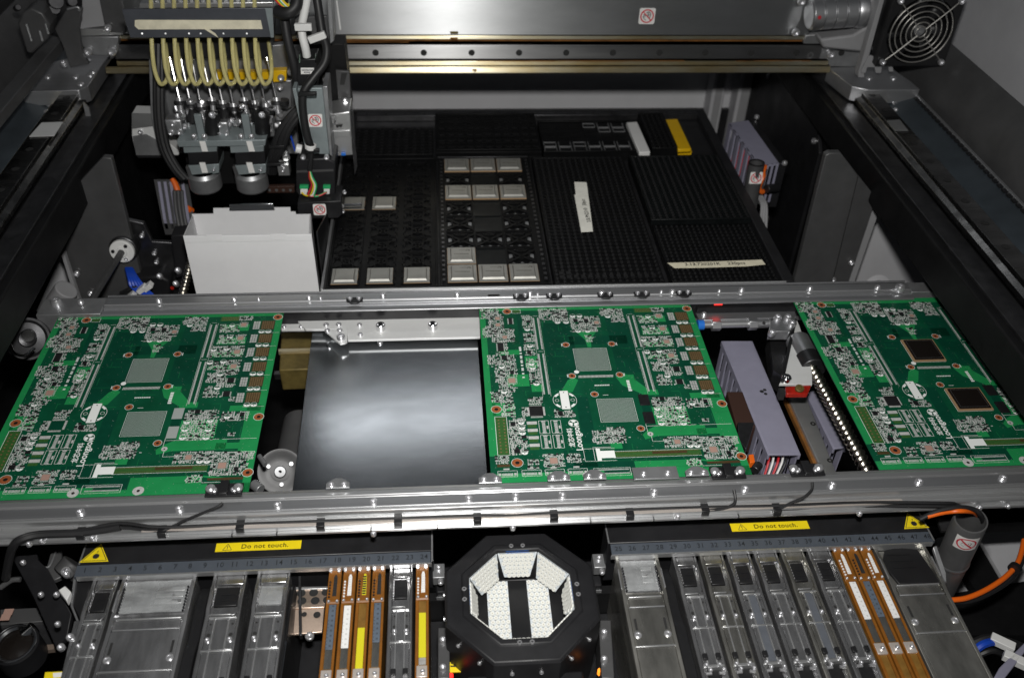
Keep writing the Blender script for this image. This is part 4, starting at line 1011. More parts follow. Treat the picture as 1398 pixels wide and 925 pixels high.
def wide_feeder(label, x0, x1, top, warm=False):
    w = x1-x0; m = MT['feeder_steel_warm' if warm else 'feeder_steel']
    t = thing('tape_feeder', label, 'feeder', ((x0+x1)/2,-200,-160), 'wide tape feeders')
    M().box(x0,x1,YE,-69.5,-160,ZF-5).build('body', m, t)
    for a, b in ((x0,x0+4),(x1-4,x1)):
        M().prx([(-66.5,ZF-5.5),(-66.5,ZF),(-82,ZF+1),(-120,ZF+1),(-128,ZF-.5),(YE,ZF-.5),(YE,ZF-5.5)], a, b).build('side_wall', m, t, bevel=.6)
        M().box(a-.3 if a == x0 else b-1.4,a+1.4 if a == x0 else b+.3,-110,-84,ZF+.5,ZF+2.2).build('edge_rail', MT['aluminium_dull'], t, bevel=.3)
    a, b = x0+4.3, x1-4.3
    M().box(a,b,-68.4,-66.6,ZF-5.2,ZF+.2).build('front_ridge', MT['aluminium_bright'], t, bevel=.3)
    if top == 'black':
        M().prz([(a+1,-84),(a+9,-70),((a+b)/2-2,-66.9),(b-6,-70.5),(b-2,-95),(b+1.5,-117),(a+7,-117),(a+2,-100)],ZF-5.2,ZF-1.6).build('black_hood', MT['black_plastic'], t, bevel=.8)
        for k in range(3): M().box(a+9,b-18,-78-k*9,-76.5-k*9,ZF-1.7,ZF-.9).build('hood_rib', MT['black_plastic'], t)
    else:
        M().box(a,b,-112,-69,ZF-5.2,ZF-3.2).build('pick_window', MT['feeder_steel'], t)
        rngf = random.Random(int(x0)); k = M()
        nx, ny = 9, 8                         # crinkled clear cover film
        V = [(a+1+(b-a-2)*i/nx, -111+40*j/ny, ZF-2.2+rngf.uniform(-.5,.8)) for j in range(ny+1) for i in range(nx+1)]
        k.add(V, [(j*(nx+1)+i,j*(nx+1)+i+1,(j+1)*(nx+1)+i+1,(j+1)*(nx+1)+i) for j in range(ny) for i in range(nx)])
        k.build('cover_film', MT['film_haze'], t, sharp=180)
        for j in range(3): M().box(a+w*.45,b-6,-84-j*8,-79-j*8,ZF-3.1,ZF-2.4).build('cut_tape', MT['aluminium_bright'], t, bevel=.3)
        k = M()
        for sx in (a+1.6, b-1.8):
            for i in range(9): k.cyl((sx,-82-i*3.7,ZF-1),(sx,-82-i*3.7,ZF+1.4),1.1,n=8)
        k.build('sprocket_teeth', MT['screw_black'], t, kind='stuff')
    M().box(a+2,b-2,-120.5,-118.8,ZF-4,ZF+.4).build('cover_ridge', MT['aluminium_bright'], t, bevel=.4)
    M().box(a+2,b-2,-131,-121,ZF-5.2,ZF-1.6).build('step_plate', m, t, bevel=.5)
    M().box(a+1,b-1,-132.8,-131.2,ZF-4,ZF-.4).build('cover_ridge', MT['aluminium_dull'], t, bevel=.4)
    M().box(a,b,-179,-133.2,ZF-5.2,ZF-1.4).build('tape_cover', m, t, bevel=.6)
    M().box(a-1,b+1,-181.2,-179.4,ZF-4,ZF+.7).build('cross_ridge', MT['aluminium_bright'], t, bevel=.3)
    M().box(a,b,-330,-181.6,ZF-5.2,ZF-.9).build('tape_cover', m, t, bevel=.6)
    for xx in (a+4.5, b-4.5):
        M().prz([(xx-1.3,-160),(xx+1.3,-160),(xx+1.3,-146),(xx-1.3,-146)],ZF-1.5,ZF-1.2).build('slot_hole', MT['print_black'], t)
        M().lathe([(4,0),(4,1),(2.6,1.6),(2.4,.6),(.01,.6)],(xx,-166,ZF-1.5),n=16).build('screw', MT['screw_steel'], t)
    return t

steel_feeder('steel tape feeder with black pick window at the left end, under slots 2 and 3', -438.5,-411)
wide_feeder('very wide steel feeder with crinkled clear film in the left bank', -407,-327.5,'film')
steel_feeder('steel tape feeder with black pick window under slots 10 to 12', -309.5,-273)
steel_feeder('steel tape feeder with hazy whitish window under slots 13 and 14', -262,-226,'film')
brown_feeder('brown tape feeder under slot 18 with slate tape, nearest the copper plate',-183.5,'tape_slate',-112,-166,'print_black')
brown_feeder('brown tape feeder under slot 19 with short white tape',-167.5,'tape_carrier',-114,-165,'tape_carrier')
brown_feeder('brown tape feeder under slot 20 with yellow tape',-151.5,'tape_yellow',-142,-196,'tape_yellow')
brown_feeder('brown tape feeder under slot 21 with dark slate tape',-135.5,'tape_slate',-112,-160,'print_black')
steel_feeder('narrow steel tape feeder with black window between two brown feeders, slots 22 and 23', -117,-91)
brown_feeder('brown tape feeder under slot 24 with bright yellow tape, last of the left bank',-87.5,'tape_yellow',-127,-180,'tape_carrier')
wide_feeder('film covered wide steel feeder right beside the octagonal light box', 138,187.5,'film',True)
for k in range(6):
    x = 203.6+k*31.75
    steel_feeder(('steel tape feeder standing beside the black curved flank in the right bank','steel tape feeder just left of the first blue tape feeder','steel tape feeder with blue tape, third from the black curved flank','steel tape feeder standing between the two blue tape feeders',
        'steel tape feeder with blue tape, second from the brown feeders of the right bank','steel tape feeder standing directly left of the three brown feeders of the right bank')[k], x, x+27.6, 'black', k in (1,4))
brown_feeder('brown tape feeder with white tape beside the steel feeders of the right bank',392.5,'tape_carrier',-112,-160,'tape_carrier')
brown_feeder('brown tape feeder under slot 42 with dark slate tape between white ones',408.5,'tape_slate',-112,-158,'print_black')
brown_feeder('brown tape feeder with white tape beside the black hooded wide feeder',424.5,'tape_carrier',-112,-160,'tape_carrier')
wide_feeder('wide steel feeder with black hood under slots 44 to 48', 441.5,504,'black',True)
# blue tinted tape visible in two feeders
for x, lab in ((271.2,'blue grey carrier tape in the feeder farther from the brown feeders'),(334.7,'blue grey carrier tape in the feeder nearer to the brown feeders')):
    tag(M().box(x+5,x+14,-204,-124,ZF-1.3,ZF-.25).build('carrier_tape', MT['tape_dull']), lab, 'tape', 'blue grey carrier tapes')
# empty feeder place with the copper coloured perforated plate
cp = thing('perforated_plate', 'copper coloured perforated guide plate in the empty feeder place under slots 15 to 17', 'plate', (-205,-110,-110))
def C(a, b, z=-92): return at(330+a/4.868,735+b/4.868,z=z)
q = [C(325,325),C(580,320),C(550,455),C(300,465)]
M().prism(q,(0,0,-3)).build('upper_sheet', MT['copper_plate'], cp, bevel=.8)
q2 = [C(300,468,-93),C(550,458,-93),C(535,620,-100),C(290,640,-100)]
M().prism(q2,(0,0,-3)).build('lower_sheet', MT['copper_plate'], cp, bevel=.8)
M().prism([C(325,318,-90),C(580,313,-90),C(580,330,-90),C(325,336,-90)],(0,0,-3)).build('bright_edge', MT['aluminium_bright'], cp, bevel=.6)
k = M()
for a, b in ((395,360),(478,357),(560,353),(400,412),(488,410),(570,405)): k.disc(C(a,b,-91.8),5,n=16)
k.disc(C(500,503,-92.8),4,n=14).disc(C(415,500,-92.8),3,n=12)
k.build('holes', MT['print_black'], cp, kind='stuff')
M().prism([C(375,245,-85),C(395,245,-85),C(400,640,-96),C(380,640,-96)],(0,0,-8)).build('divider', MT['dark_steel'], cp, bevel=.5)
M().screw(C(452,650,-100),(0,0,1),5,3).build('screw', MT['screw_steel'], cp)
tb = thing('feeder_table', 'black feeder table underneath all the tape feeders', 'table', (30,-250,-180))
M().box(-470,520,YE,-70,-180,-161).build('table_top', MT['black_satin'], tb, bevel=1)
M().box(-223,-188,YE,-172,-160.9,-112).build('slot_block', MT['black_paint'], tb, bevel=1)
M().box(-470,520,-69,-58,-180,-122).build('rear_wall', MT['black_paint'], tb)
# black drive housings standing between the feeders
for x0, x1, lab in ((-325,-313,'black plastic feeder flank between slots 8 and 10'),(189,201,'black curved feeder flank beside the film covered wide feeder, slot 28'),(-225,-222,'thin black divider beside the copper perforated plate')):
    t = thing('feeder_flank', lab, 'flank', ((x0+x1)/2,-200,-160))
    M().prx([(-72,-160),(-72,-75),(-95,-66),(-140,-68),(-160,-62),(YE,-64),(YE,-160)], x0, x1).build('flank', MT['black_plastic'], t, bevel=1.5)
    M().prism([(x0+2,-150,-66),(x0+4,-150,-66),(x0+9 if x1-x0 > 6 else x1,-260,-63),(x0+5 if x1-x0 > 6 else x0,-260,-63)],(0,0,1.5)).build('steel_blade', MT['chrome'], t)
# left end cheek
t = thing('end_cheek', 'bent steel end cheek at the left of the feeder bank with screws', 'bracket', (-462,-110,-120))
def Q(a, b, z=-62): return at(60+a/4.868,735+b/4.868,z=z)
M().prism([Q(195,255),Q(215,262),Q(190,440),Q(230,540),Q(222,560),Q(175,445)],(0,0,-6)).build('cheek', MT['aluminium_dull'], t, bevel=.6)
M().prism([Q(215,262,-66),Q(330,262,-66),Q(300,340,-66),Q(240,530,-66),Q(195,440,-66)],(0,0,-20)).build('black_cheek', MT['black_plastic'], t, bevel=1)
M().prism([Q(200,545,-60),Q(245,540,-60),Q(140,925,-60),Q(110,925,-60)],(0,0,-8)).build('side_rail', MT['feeder_steel'], t, bevel=.6)
for a, b in ((178,658),(118,725),(155,240)): M().screw(Q(a,b,-58),(0,-.2,1),4,4).build('screw', MT['screw_steel'], t)
M().prism([Q(95,340,-60),Q(140,310,-60),Q(180,350,-60),Q(150,410,-60)],(0,0,-10)).build('connector', MT['white_plastic'], t, bevel=1)
st = M().prism([Q(8,885,-62),Q(130,880,-62),Q(125,925,-62),Q(0,930,-62)],(0,0,-1)).build('yellow_sticker', MT['sign_yellow'], t)
q = M().prism([Q(60,890,-61.5),Q(130,885,-61.5),Q(126,915,-61.5),Q(62,920,-61.5)],(0,0,-.4)).build('paper_tag', MT['sticker_white'], t); q.parent = st

# ------------------------------------------------------------------ octagonal vision camera between the banks
CX, CY = 26.0, -119.0
vc = thing('vision_camera', 'black octagonal camera light box with white LED panels inside, between the feeder banks', 'camera light', (CX,CY,-160))
def octo(r, z, rot=22.5):
    R = r/math.cos(math.radians(22.5))
    return [(CX+R*math.cos(math.radians(rot+45*k)), CY+R*math.sin(math.radians(rot+45*k)), z) for k in range(8)]
rings = [octo(78,-190),octo(82,-72),octo(82,-47),octo(79.5,-44),octo(64,-42),octo(62,-40),octo(57,-40),octo(55.5,-41.5),octo(55,-44),octo(57.5,-50),octo(50,-88)]
m = M(); V = [p for r in rings for p in r]
m.add(V, [(i*8+k,i*8+(k+1)%8,(i+1)*8+(k+1)%8,(i+1)*8+k) for i in range(len(rings)-1) for k in range(8)]+[tuple(range((len(rings)-1)*8,len(rings)*8))])
m.build('housing', MT['black_satin'], vc, bevel=.8)
for k in range(8):
    a = math.radians(45*k); rd = Vector((math.cos(a),math.sin(a),0)); tg = Vector((-math.sin(a),math.cos(a),0)); c0 = Vector((CX,CY,0))
    zb = -74 if k in (1,2,3) else -65
    top, bot = c0+rd*54.5+Vector((0,0,-45)), c0+rd*(44 if zb < -70 else 47.5)+Vector((0,0,zb))
    up = (top-bot).normalized(); nin = tg.cross(up)
    if nin.dot(rd) > 0: nin = -nin
    wt, wb_ = 22.2, 14.5 if k % 2 == 0 else 14.0
    pl_ = M().prism([bot-tg*wb_,bot+tg*wb_,top+tg*wt,top-tg*wt], -nin*1.5).build('led_panel', MT['led_board'], vc)
    d = M(); e = M(); g = M()
    L_ = (top-bot).length; rows_ = 6
    for i in range(rows_):
        f = (i+.5)/rows_; c = bot.lerp(top, f); ww = wb_+(wt-wb_)*f
        n_ = int(2*ww/5.2); offs = .5*(i % 2)
        for j in range(n_):
            x = -ww+2.2+(j+offs)*(2*ww-4.4)/n_+1
            p = c+tg*x
            d.cyl(p, p+nin*1.4, 2.75, 2.55, 8)
            e.disc(p+nin*1.45, .55, nin, 6)
        g.obox(c+up*L_/rows_*.5+nin*.15, tg, up, nin, ww-1.5, .16, .1)
    q = d.build('led_domes', MT['led_dome'], vc, kind='stuff'); q.parent = pl_
    q = e.build('led_dies', MT['led_die'], vc, kind='stuff'); q.parent = pl_
    q = g.build('copper_lines', MT['strip_grey'], vc, kind='stuff'); q.parent = pl_
    if k % 2 == 0:
        M().obox(c0+rd*56.5+Vector((0,0,-44)), tg, rd, (0,0,1), 13, 1.2, 2).build('blue_edge', MT['blue_plastic'], vc)
        s_ = M()
        for sx in (-6.5, 6.5): s_.screw(c0+rd*61+tg*sx+Vector((0,0,-41.5)),(0,0,1),2.6,2.4)
        s_.build('rim_screws', MT['screw_steel'], vc)
    s_ = M()
    for sx in (-15, 15): s_.screw(c0+rd*82+tg*sx+Vector((0,0,-62)),rd,2.3,2)
    s_.build('side_screws', MT['screw_steel'], vc)
for sx in (-23, 22.5):
    x0 = CX+sx-12; pl_ = M().box(x0,x0+24,CY-42,CY+43,-84,-80).build('led_panel', MT['led_board'], vc)
    d = M(); e = M(); g = M()
    for i in range(15):
        for j in range(4):
            p = Vector((x0+3.2+j*5.6+(1.4 if i % 2 else -.6), CY-38.5+i*5.6, -80)); d.cyl(p,p+Vector((0,0,1.4)),2.75,2.55,8); e.disc(p+Vector((0,0,1.45)),.7,n=6)
        g.box(x0+1,x0+23,CY-35.9+i*5.6,CY-35.6+i*5.6,-80,-79.8)
    for mm, nm, mt_ in ((d,'led_domes','led_dome'),(e,'led_dies','led_die'),(g,'copper_lines','strip_grey')):
        q = mm.build(nm, MT[mt_], vc, kind='stuff'); q.parent = pl_
M().box(CX-48,CX+48,CY-46,CY+46,-90,-84.5).build('floor_plate', MT['black_plastic'], vc)
M().box(CX-60,CX+60,CY-130,CY-72,-260,-80).build('lower_body', MT['black_satin'], vc, bevel=2)
# brackets, label and indicator lamps beside it
def V_(a, b, z): return at(590+a/4.404,715+b/4.404,z=z)
for (a0, a1, b0, b1, lab) in ((35,105,620,925,'dark bracket bar with screws on the left of the octagonal light box'),(1000,1075,575,925,'dark bracket bar with screws on the right of the octagonal light box')):
    c = V_((a0+a1)/2,800,-90); t = thing('bracket_bar', lab, 'bracket', (c.x,c.y,-120), 'bracket bars beside the octagonal light')
    M().prism([V_(a0,b0,-90),V_(a1,b0,-90),V_(a1+(20 if a0 > 500 else 0),b1,-90),V_(a0+(20 if a0 > 500 else 0),b1,-90)],(0,0,-40)).build('bar', MT['grey_dark_paint'], t, bevel=1)
    for b in ((705,870) if a0 < 500 else (660,820)):
        p = V_((a0+a1)/2-5,b,-90); M().screw(p,(0,0,1),4,5).build('screw', MT['screw_steel'], t)
t = thing('warning_plate', 'yellow warning plate half hidden beside the octagonal light box', 'plate', V_(145,830,-120))
M().prism([V_(105,770,-110),V_(185,800,-110),V_(188,885,-112),V_(105,888,-112)],(0,0,-2)).build('plate', MT['sign_yellow'], t, bevel=.3)
q = M()
for k in range(3): q.prism([V_(112,806+k*14,-109.5),V_(178,812+k*13,-109.5),V_(178,815+k*13,-109.5),V_(112,809+k*14,-109.5)],(0,0,-.3))
q.prism([V_(110,848,-109.5),V_(184,850,-109.5),V_(184,856,-109.5),V_(110,855,-109.5)],(0,0,-.3)); q.build('print_lines', MT['print_black'], t)
for a, b, nm, mt_, lab in ((1010,880,'indicator_light','led_orange','glowing orange lamp low on the right of the octagonal light box'),(112,908,'indicator_light','led_red','small glowing red lamp low on the left of the octagonal light box')):
    p = V_(a,b,-105); tag(M().lathe([(2.8,-6),(2.8,1),(1.8,2.4),(.01,2.7)],p,n=14).build(nm, MT[mt_]), lab, 'indicator light')
t = thing('cross_beam', 'dark cross beam under the front rail behind the octagonal light box', 'beam', (30,-40,-140))
M().box(-66,128,-66,-30,-175,-110).build('beam', MT['black_satin'], t, bevel=2)
M().box(-66,128,-67.5,-66.2,-122,-118).build('edge_line', MT['aluminium_dull'], t)
for a, b in ((40,300),(1000,240)):
    c = V_(a,b,-95); t = thing('small_fitting', 'small silver fitting %s the octagonal light box' % ('left of' if a < 500 else 'right of'), 'fitting', c)
    M().obox(c,(1,0,0),(0,1,0),(0,0,1),7,10,7).build('fitting_block', MT['aluminium_dull'], t, bevel=1)
    M().screw(c+Vector((0,2,7)),(0,0,1),3.5,4).build('screw', MT['screw_steel'], t); M().screw(c+Vector((2,-12,3)),(0,-1,.3),3.5,4).build('screw', MT['screw_steel'], t)

# ------------------------------------------------------------------ far left and far right foreground
t = thing('hanging_bracket', 'dark lower frame at the left front with a hanging black bracket plate', 'frame', at(60,820,z=-120))
def N_(a, b, z): return at(a/3.936,690+b/3.936,z=z)
M().prism([N_(60,270,-70),N_(200,258,-70),N_(205,290,-70),N_(255,335,-70),N_(385,580,-90),N_(360,700,-100),N_(300,760,-110),N_(180,490,-90)],(0,0,-8)).build('bracket_plate', MT['black_satin'], t, bevel=1)
M().prism([N_(270,255,-80),N_(330,235,-80),N_(335,380,-85),N_(290,400,-85),N_(250,330,-80)],(0,0,-6)).build('small_tab', MT['grey_dark_paint'], t, bevel=1)
M().tube([N_(300,245,-78),N_(268,322,-78),N_(238,330,-78)],1.2,8).build('tab_edge', MT['aluminium_dull'], t)
for a, b in ((125,308),(222,480),(305,480),(312,638)): M().screw(N_(a,b,-66),(0,0,1),3.2,3).build('screw', MT['screw_steel'], t)
M().prism([N_(0,555,-130),N_(200,545,-130),N_(230,620,-130),N_(0,640,-130)],(0,0,-12)).build('grey_crossbar', MT['grey_dark_paint'], t, bevel=1)
M().prism([N_(0,640,-135),N_(230,620,-135),N_(290,760,-140),N_(60,780,-140)],(0,0,-12)).build('lower_plate', MT['dark_steel'], t)
M().prism([N_(170,752,-128),N_(290,742,-128),N_(290,770,-128),N_(170,782,-128)],(0,0,-6)).build('copper_bar', MT['copper_plate'], t)
for a, b in ((45,570),(30,598)):
    c = N_(a,b,-117); M().obox(c,(1,0,0),(0,1,0),(0,0,1),5,4,.4).build('pink_tag', MT['pad_pink'], t)
M().tube([N_(0,440,-70),N_(60,400,-66),N_(110,395,-66)],3,8).build('hose_stub', MT['grey_dark_paint'], t)
t = thing('camera_lens', 'round black camera lens with a chrome rim at the lower left', 'lens', N_(85,740,-110))
c = N_(82,742,-100)
M().lathe([(24,-30),(24,0),(22,3),(19.5,3),(18.5,-2),(17,-2)],c,(0,-.1,1),36).build('barrel', MT['black_satin'], t)
M().lathe([(17,0),(21,3.4),(22.4,3.2),(22.6,2.6)],c,(0,-.1,1),36).build('rim', MT['chrome'], t)
M().lathe([(18.6,-1.5),(14,0),(8,1.6),(.01,2.4)],c,(0,-.1,1),36).build('glass', MT['die_black'], t)
c = N_(130,700,-105); M().cyl(c,c+Vector((10,8,4)),8,n=20).build('focus_knob', MT['chrome'], t, bevel=1)
t = thing('hose_clamp', 'grey clamp and pipe end left of the feeder bank by the warning triangle', 'clamp', N_(370,350,-80))
M().cyl(N_(345,370,-85),N_(400,305,-78),14,n=20).build('pipe_end', MT['grey_dark_paint'], t, bevel=1.5)
M().screw(N_(368,365,-66),(0,-.3,1),6,9).build('screw', MT['screw_steel'], t)

# right: waste tube with sticker, orange hose, loose wires
def W_(a, b, z): return at(1100+a/3.856,685+b/3.856,z=z)
top, bot = W_(870,90,-20), W_(735,385,-150)
t = thing('suction_tube', 'slanted grey metal tube with a no-touch sticker at the lower right', 'tube', bot, 'sticker tubes')
ax = (top-bot).normalized(); L_ = (top-bot).length
M().lathe([(18.5,-30),(18.5,L_-1),(18,L_),(16.5,L_),(16.3,L_-3),(16.3,L_-80),(.01,L_-82)],bot,ax,36).build('tube_wall', MT['tube_grey'], t)
M().lathe([(18.7,-4),(19.5,-2),(19.5,1),(18.7,3)],bot+ax*42,ax,36).build('rim_band', MT['aluminium_dull'], t)
cdir = (CAM-top).normalized(); n_ = (cdir-ax*cdir.dot(ax)).normalized(); s_ = ax.cross(n_).normalized()
st = M(); rg = M(); hs = M()
def wrap(a, h, r): return bot+ax*h+(n_*math.cos(a)+s_*math.sin(a))*r
h0, h1, a0, a1 = L_-38, L_-12, -.35, 1.05
for sgn in (1,):
    for i in range(12):
        b0, b1 = a0+(a1-a0)*i/12, a0+(a1-a0)*(i+1)/12
        st.quad(wrap(b0,h0,18.8),wrap(b1,h0,18.8),wrap(b1,h1,18.8),wrap(b0,h1,18.8))
hc, acen, rr_ = (h0+h1)/2, (a0+a1)/2, 11.2
for i in range(32):
    q = []
    for r in (rr_, rr_-1.9):
        for k in (i, i+1):
            th = 2*math.pi*k/32; q.append((r*math.cos(th), r*math.sin(th)))
    rg.quad(*[wrap(acen+x/18.8,hc+y,19.0) for x,y in (q[0],q[1],q[3],q[2])])
for i in range(8):
    f0, f1 = -1+2*i/8, -1+2*(i+1)/8
    P_ = [(-f0*7.5-.8,f0*7.5-.8),(-f1*7.5-.8,f1*7.5-.8),(-f1*7.5+.8,f1*7.5+.8),(-f0*7.5+.8,f0*7.5+.8)]
    rg.quad(*[wrap(acen+x/18.8,hc+y,19.05) for x,y in P_])
for (x0,y0,x1,y1) in ((-6,0,-3,3),(-3,3,-1,-1),(-6,-2,-2,-5),(2,5,5,3),(5,3,4,-2),(1,3,3,0)):
    hs.quad(*[wrap(acen+x/18.8,hc+y,19.0) for x,y in ((x0-.4,y0),(x0+.4,y0),(x1+.4,y1),(x1-.4,y1))])
so = st.build('warning_sticker', MT['sticker_white'], t); q = rg.build('prohibition_ring', MT['sign_red'], t); q.parent = so; q = hs.build('hand_symbol', MT['print_black'], t); q.parent = so
t = thing('tube_holder', 'steel corner holder next to the slanted tube at the end of the right bank', 'bracket', W_(720,250,-90))
M().prism([W_(670,235,-60),W_(690,225,-60),W_(735,370,-80),W_(745,420,-90),W_(730,420,-90),W_(715,370,-80)],(0,0,-6)).build('holder_arm', MT['aluminium_dull'], t, bevel=1)
M().prism([W_(690,85,-60),W_(760,88,-60),W_(765,150,-66),W_(715,150,-66)],(0,0,-4)).build('frame_tab', MT['dark_steel'], t)
hs_ = thing('air_hose', 'orange air hose curving along the right side with a black tie', 'hose', W_(1100,330,-150))
M().tube([W_(640,76,-12),W_(700,60,-8),W_(760,50,-6),W_(830,47,-4),W_(890,58,-20),W_(925,110,-60)],2.6,10,6).build('upper_run', MT['hose_orange'], hs_)
M().tube([W_(760,515,-150),W_(850,503,-150),W_(960,455,-150),W_(1060,385,-150),W_(1120,310,-150),W_(1150,200,-150)],3.3,12,6).build('lower_run', MT['hose_orange'], hs_)
bh = thing('air_hose', 'black air hose lying along the orange hose on the right', 'hose', W_(1000,470,-160))
M().tube([W_(600,90,-16),W_(700,46,-6),W_(800,28,-2),W_(880,36,-6),W_(922,68,-14),W_(935,120,-40),W_(930,150,-80)],2.8,10,6).build('upper_run', MT['black_rubber'], bh)
M().tube([W_(780,525,-160),W_(870,516,-160),W_(980,470,-160),W_(1080,400,-160),W_(1150,290,-160)],3.6,12,6).build('lower_run', MT['black_rubber'], bh)
M().cyl(W_(1095,355,-148),W_(1108,342,-148),8,n=14).build('hose_tie', MT['black_plastic'], bh)
t = thing('wire_bundle', 'blue and black wires with white connectors in the lower right corner', 'wires', W_(1000,780,-220))
M().tube([W_(900,770,-200),W_(940,745,-195),W_(1000,735,-200),W_(1060,760,-215)],5,8).build('blue_cable', MT['cable_blue'], t)
M().tube([W_(880,740,-205),W_(960,712,-200),W_(1060,730,-210),W_(1140,760,-220)],5,8).build('black_cable', MT['black_rubber'], t)
M().tube([W_(920,800,-210),W_(980,780,-205),W_(1040,800,-215),W_(1090,840,-220)],4,8).build('black_cable', MT['black_rubber'], t)
for a, b in ((1035,740),(1105,830)):
    c = W_(a,b,-195); M().obox(c,Vector((.8,-.6,0)),Vector((.6,.8,0)),(0,0,1),14,6,5).build('connector', MT['white_plastic'], t, bevel=1)
t = thing('cable_duct', 'purple grey cable duct crossing the lower right corner', 'cable duct', W_(1080,850,-200), 'slotted cable ducts')
M().prism([W_(990,925,-190),W_(1020,870,-190),W_(1160,730,-190),W_(1175,760,-190),W_(1040,935,-190)],(0,0,-10)).build('lid', MT['duct_grey'], t, bevel=1)
t = thing('lower_side_wall', 'light grey painted lower wall behind the slanted tube at the right', 'panel', W_(950,300,-320))
M().prism([W_(690,190,-300),W_(1200,40,-300),W_(1300,420,-300),W_(700,520,-300)],(0,0,-10)).build('wall_sheet', MT['wall_paint'], t)
t = thing('frame_strut', 'black painted diagonal strut behind the slanted tube', 'strut', W_(900,300,-280))
M().prism([W_(800,310,-270),W_(895,180,-270),W_(1075,480,-270),W_(905,480,-270)],(0,0,-14)).build('strut', MT['black_paint'], t)
M().prism([W_(895,180,-268),W_(905,175,-268),W_(1085,480,-268),W_(1070,480,-268)],(0,0,-14)).build('strut_edge', MT['grey_paint'], t)
M().prism([W_(640,55,-150),W_(1200,30,-150),W_(1200,100,-150),W_(640,130,-150)],(0,0,-20)).build('cross_strut', MT['black_paint'], t)
M().prism([W_(770,480,-266),W_(1250,400,-266),W_(1250,700,-266),W_(800,700,-266)],(0,0,-14)).build('lower_strut', MT['black_paint'], t)
# ------------------------------------------------------------------ tray table behind the boards
tt = thing('tray_table', 'flat black table carrying the component trays behind the rear rail', 'table', (118,680,-60))
M().prz([(-228,383),(466,383),(462,985),(-220,985)],-60,-16).build('table_top', MT['black_satin'], tt, bevel=1)
M().box(-228,-224,386,960,-16,-2).build('side_lip', MT['aluminium_dull'], tt, bevel=.6)
M().box(462,480,386,975,-30,-3).build('side_frame', MT['black_satin'], tt, bevel=1.5)
M().box(-210,470,955,972,-16,-4).build('rear_lip', MT['dark_steel'], tt, bevel=1)
k = M()
for x in range(-190,460,37): k.disc((x,963,-3.8),3,n=8)
k.build('lip_holes', MT['print_black'], tt, kind='stuff')

def tray_base(name, label, x0, x1, y0, y1, z0, z1, material='tray_black', group='black component trays'):
    t = thing('component_tray', label, 'tray', ((x0+x1)/2,(y0+y1)/2,z0), group)
    M().box(x0,x1,y0,y1,z0,z1-3).build('tray_floor', MT[material], t)
    f = M(); w = 4
    f.box(x0,x1,y0,y0+w,z1-3,z1).box(x0,x1,y1-w,y1,z1-3,z1).box(x0,x0+w,y0+w,y1-w,z1-3,z1).box(x1-w,x1,y0+w,y1-w,z1-3,z1)
    f.build('rim', MT[material], t, bevel=.7)
    return t
Z1 = 0
# first tray: 3 x 9 cells with pierced corners
t1 = tray_base('t','black component tray at the left holding five small silver capped chips',-221,-57,386,780,-16,-1)
cell = M()
def cell_geo(m, w, h, x=0, y=0, z=-4, x_ribs=True):
    m.box(x-w/2,x+w/2,y-h/2,y-h/2+1.6,z,z+3); m.box(x-w/2,x+w/2,y+h/2-1.6,y+h/2,z,z+3)
    m.box(x-w/2,x-w/2+1.6,y-h/2+1.6,y+h/2-1.6,z,z+3); m.box(x+w/2-1.6,x+w/2,y-h/2+1.6,y+h/2-1.6,z,z+3)
cx1 = (-194,-143,-88.5); cy1 = [413+41.7*i for i in range(9)]
cell_geo(cell, 43, 39)
for sx in (-1,1):
    for sy in (-1,1): cell.box(sx*18-2.5,sx*18+2.5,sy*13-4,sy*13+4,-4,-.2)
    cell.box(sx*20-1,sx*20+1,-6,6,-4,.4)
    cell.obox((0,0,-2.6),Vector((.74,.67*sx,0)),Vector((-.67*sx,.74,0)),(0,0,1),22,1.5,1.2)
    cell.box(sx*9-1,sx*9+1,-17,17,-4,-1.6)
cell.lathe([(9,-4),(9,-1),(7,-1),(7,-4)],(0,0,0),(0,0,1),14)
proto = None
def tri_lights(m, w, h, z=-3.8):         # pale table showing through the pierced corners
    for sx in (-1,1):
        for sy in (-1,1): m.add([(sx*(w/2-3),sy*(h/2-3),z),(sx*(w/2-9),sy*(h/2-3),z),(sx*(w/2-3),sy*(h/2-9),z)],[(0,1,2) if sx*sy > 0 else (0,2,1)])
for i, x in enumerate(cx1):
    for j, y in enumerate(cy1):
        if proto is None: proto = cell.build('pocket', MT['tray_black'], t1); c = proto
        else: c = proto.copy(); COL.objects.link(c)
        c.location = Vector((x,y,0))*S
k = M()
for x in (-168.5,-116):
    for dx in (-5.5,5.5):
        for j in range(22): k.slab(x+dx-1,x+dx+1,394+j*17,403+j*17,-4,-.6)
k.build('divider_ribs', MT['tray_black'], t1, kind='stuff')
k = M()
for x in (-194,-143,-88.5):
    for j, y in enumerate(cy1):
        if (x > -150 and j in (1,)) : continue
        m_ = M(); tri_lights(m_, 40, 36, -3.6)
        k.add([(p[0]+x,p[1]+y,p[2]) for p in m_.v], m_.f)
k.build('pierced_openings', MT['aluminium_dull'], t1, kind='stuff')
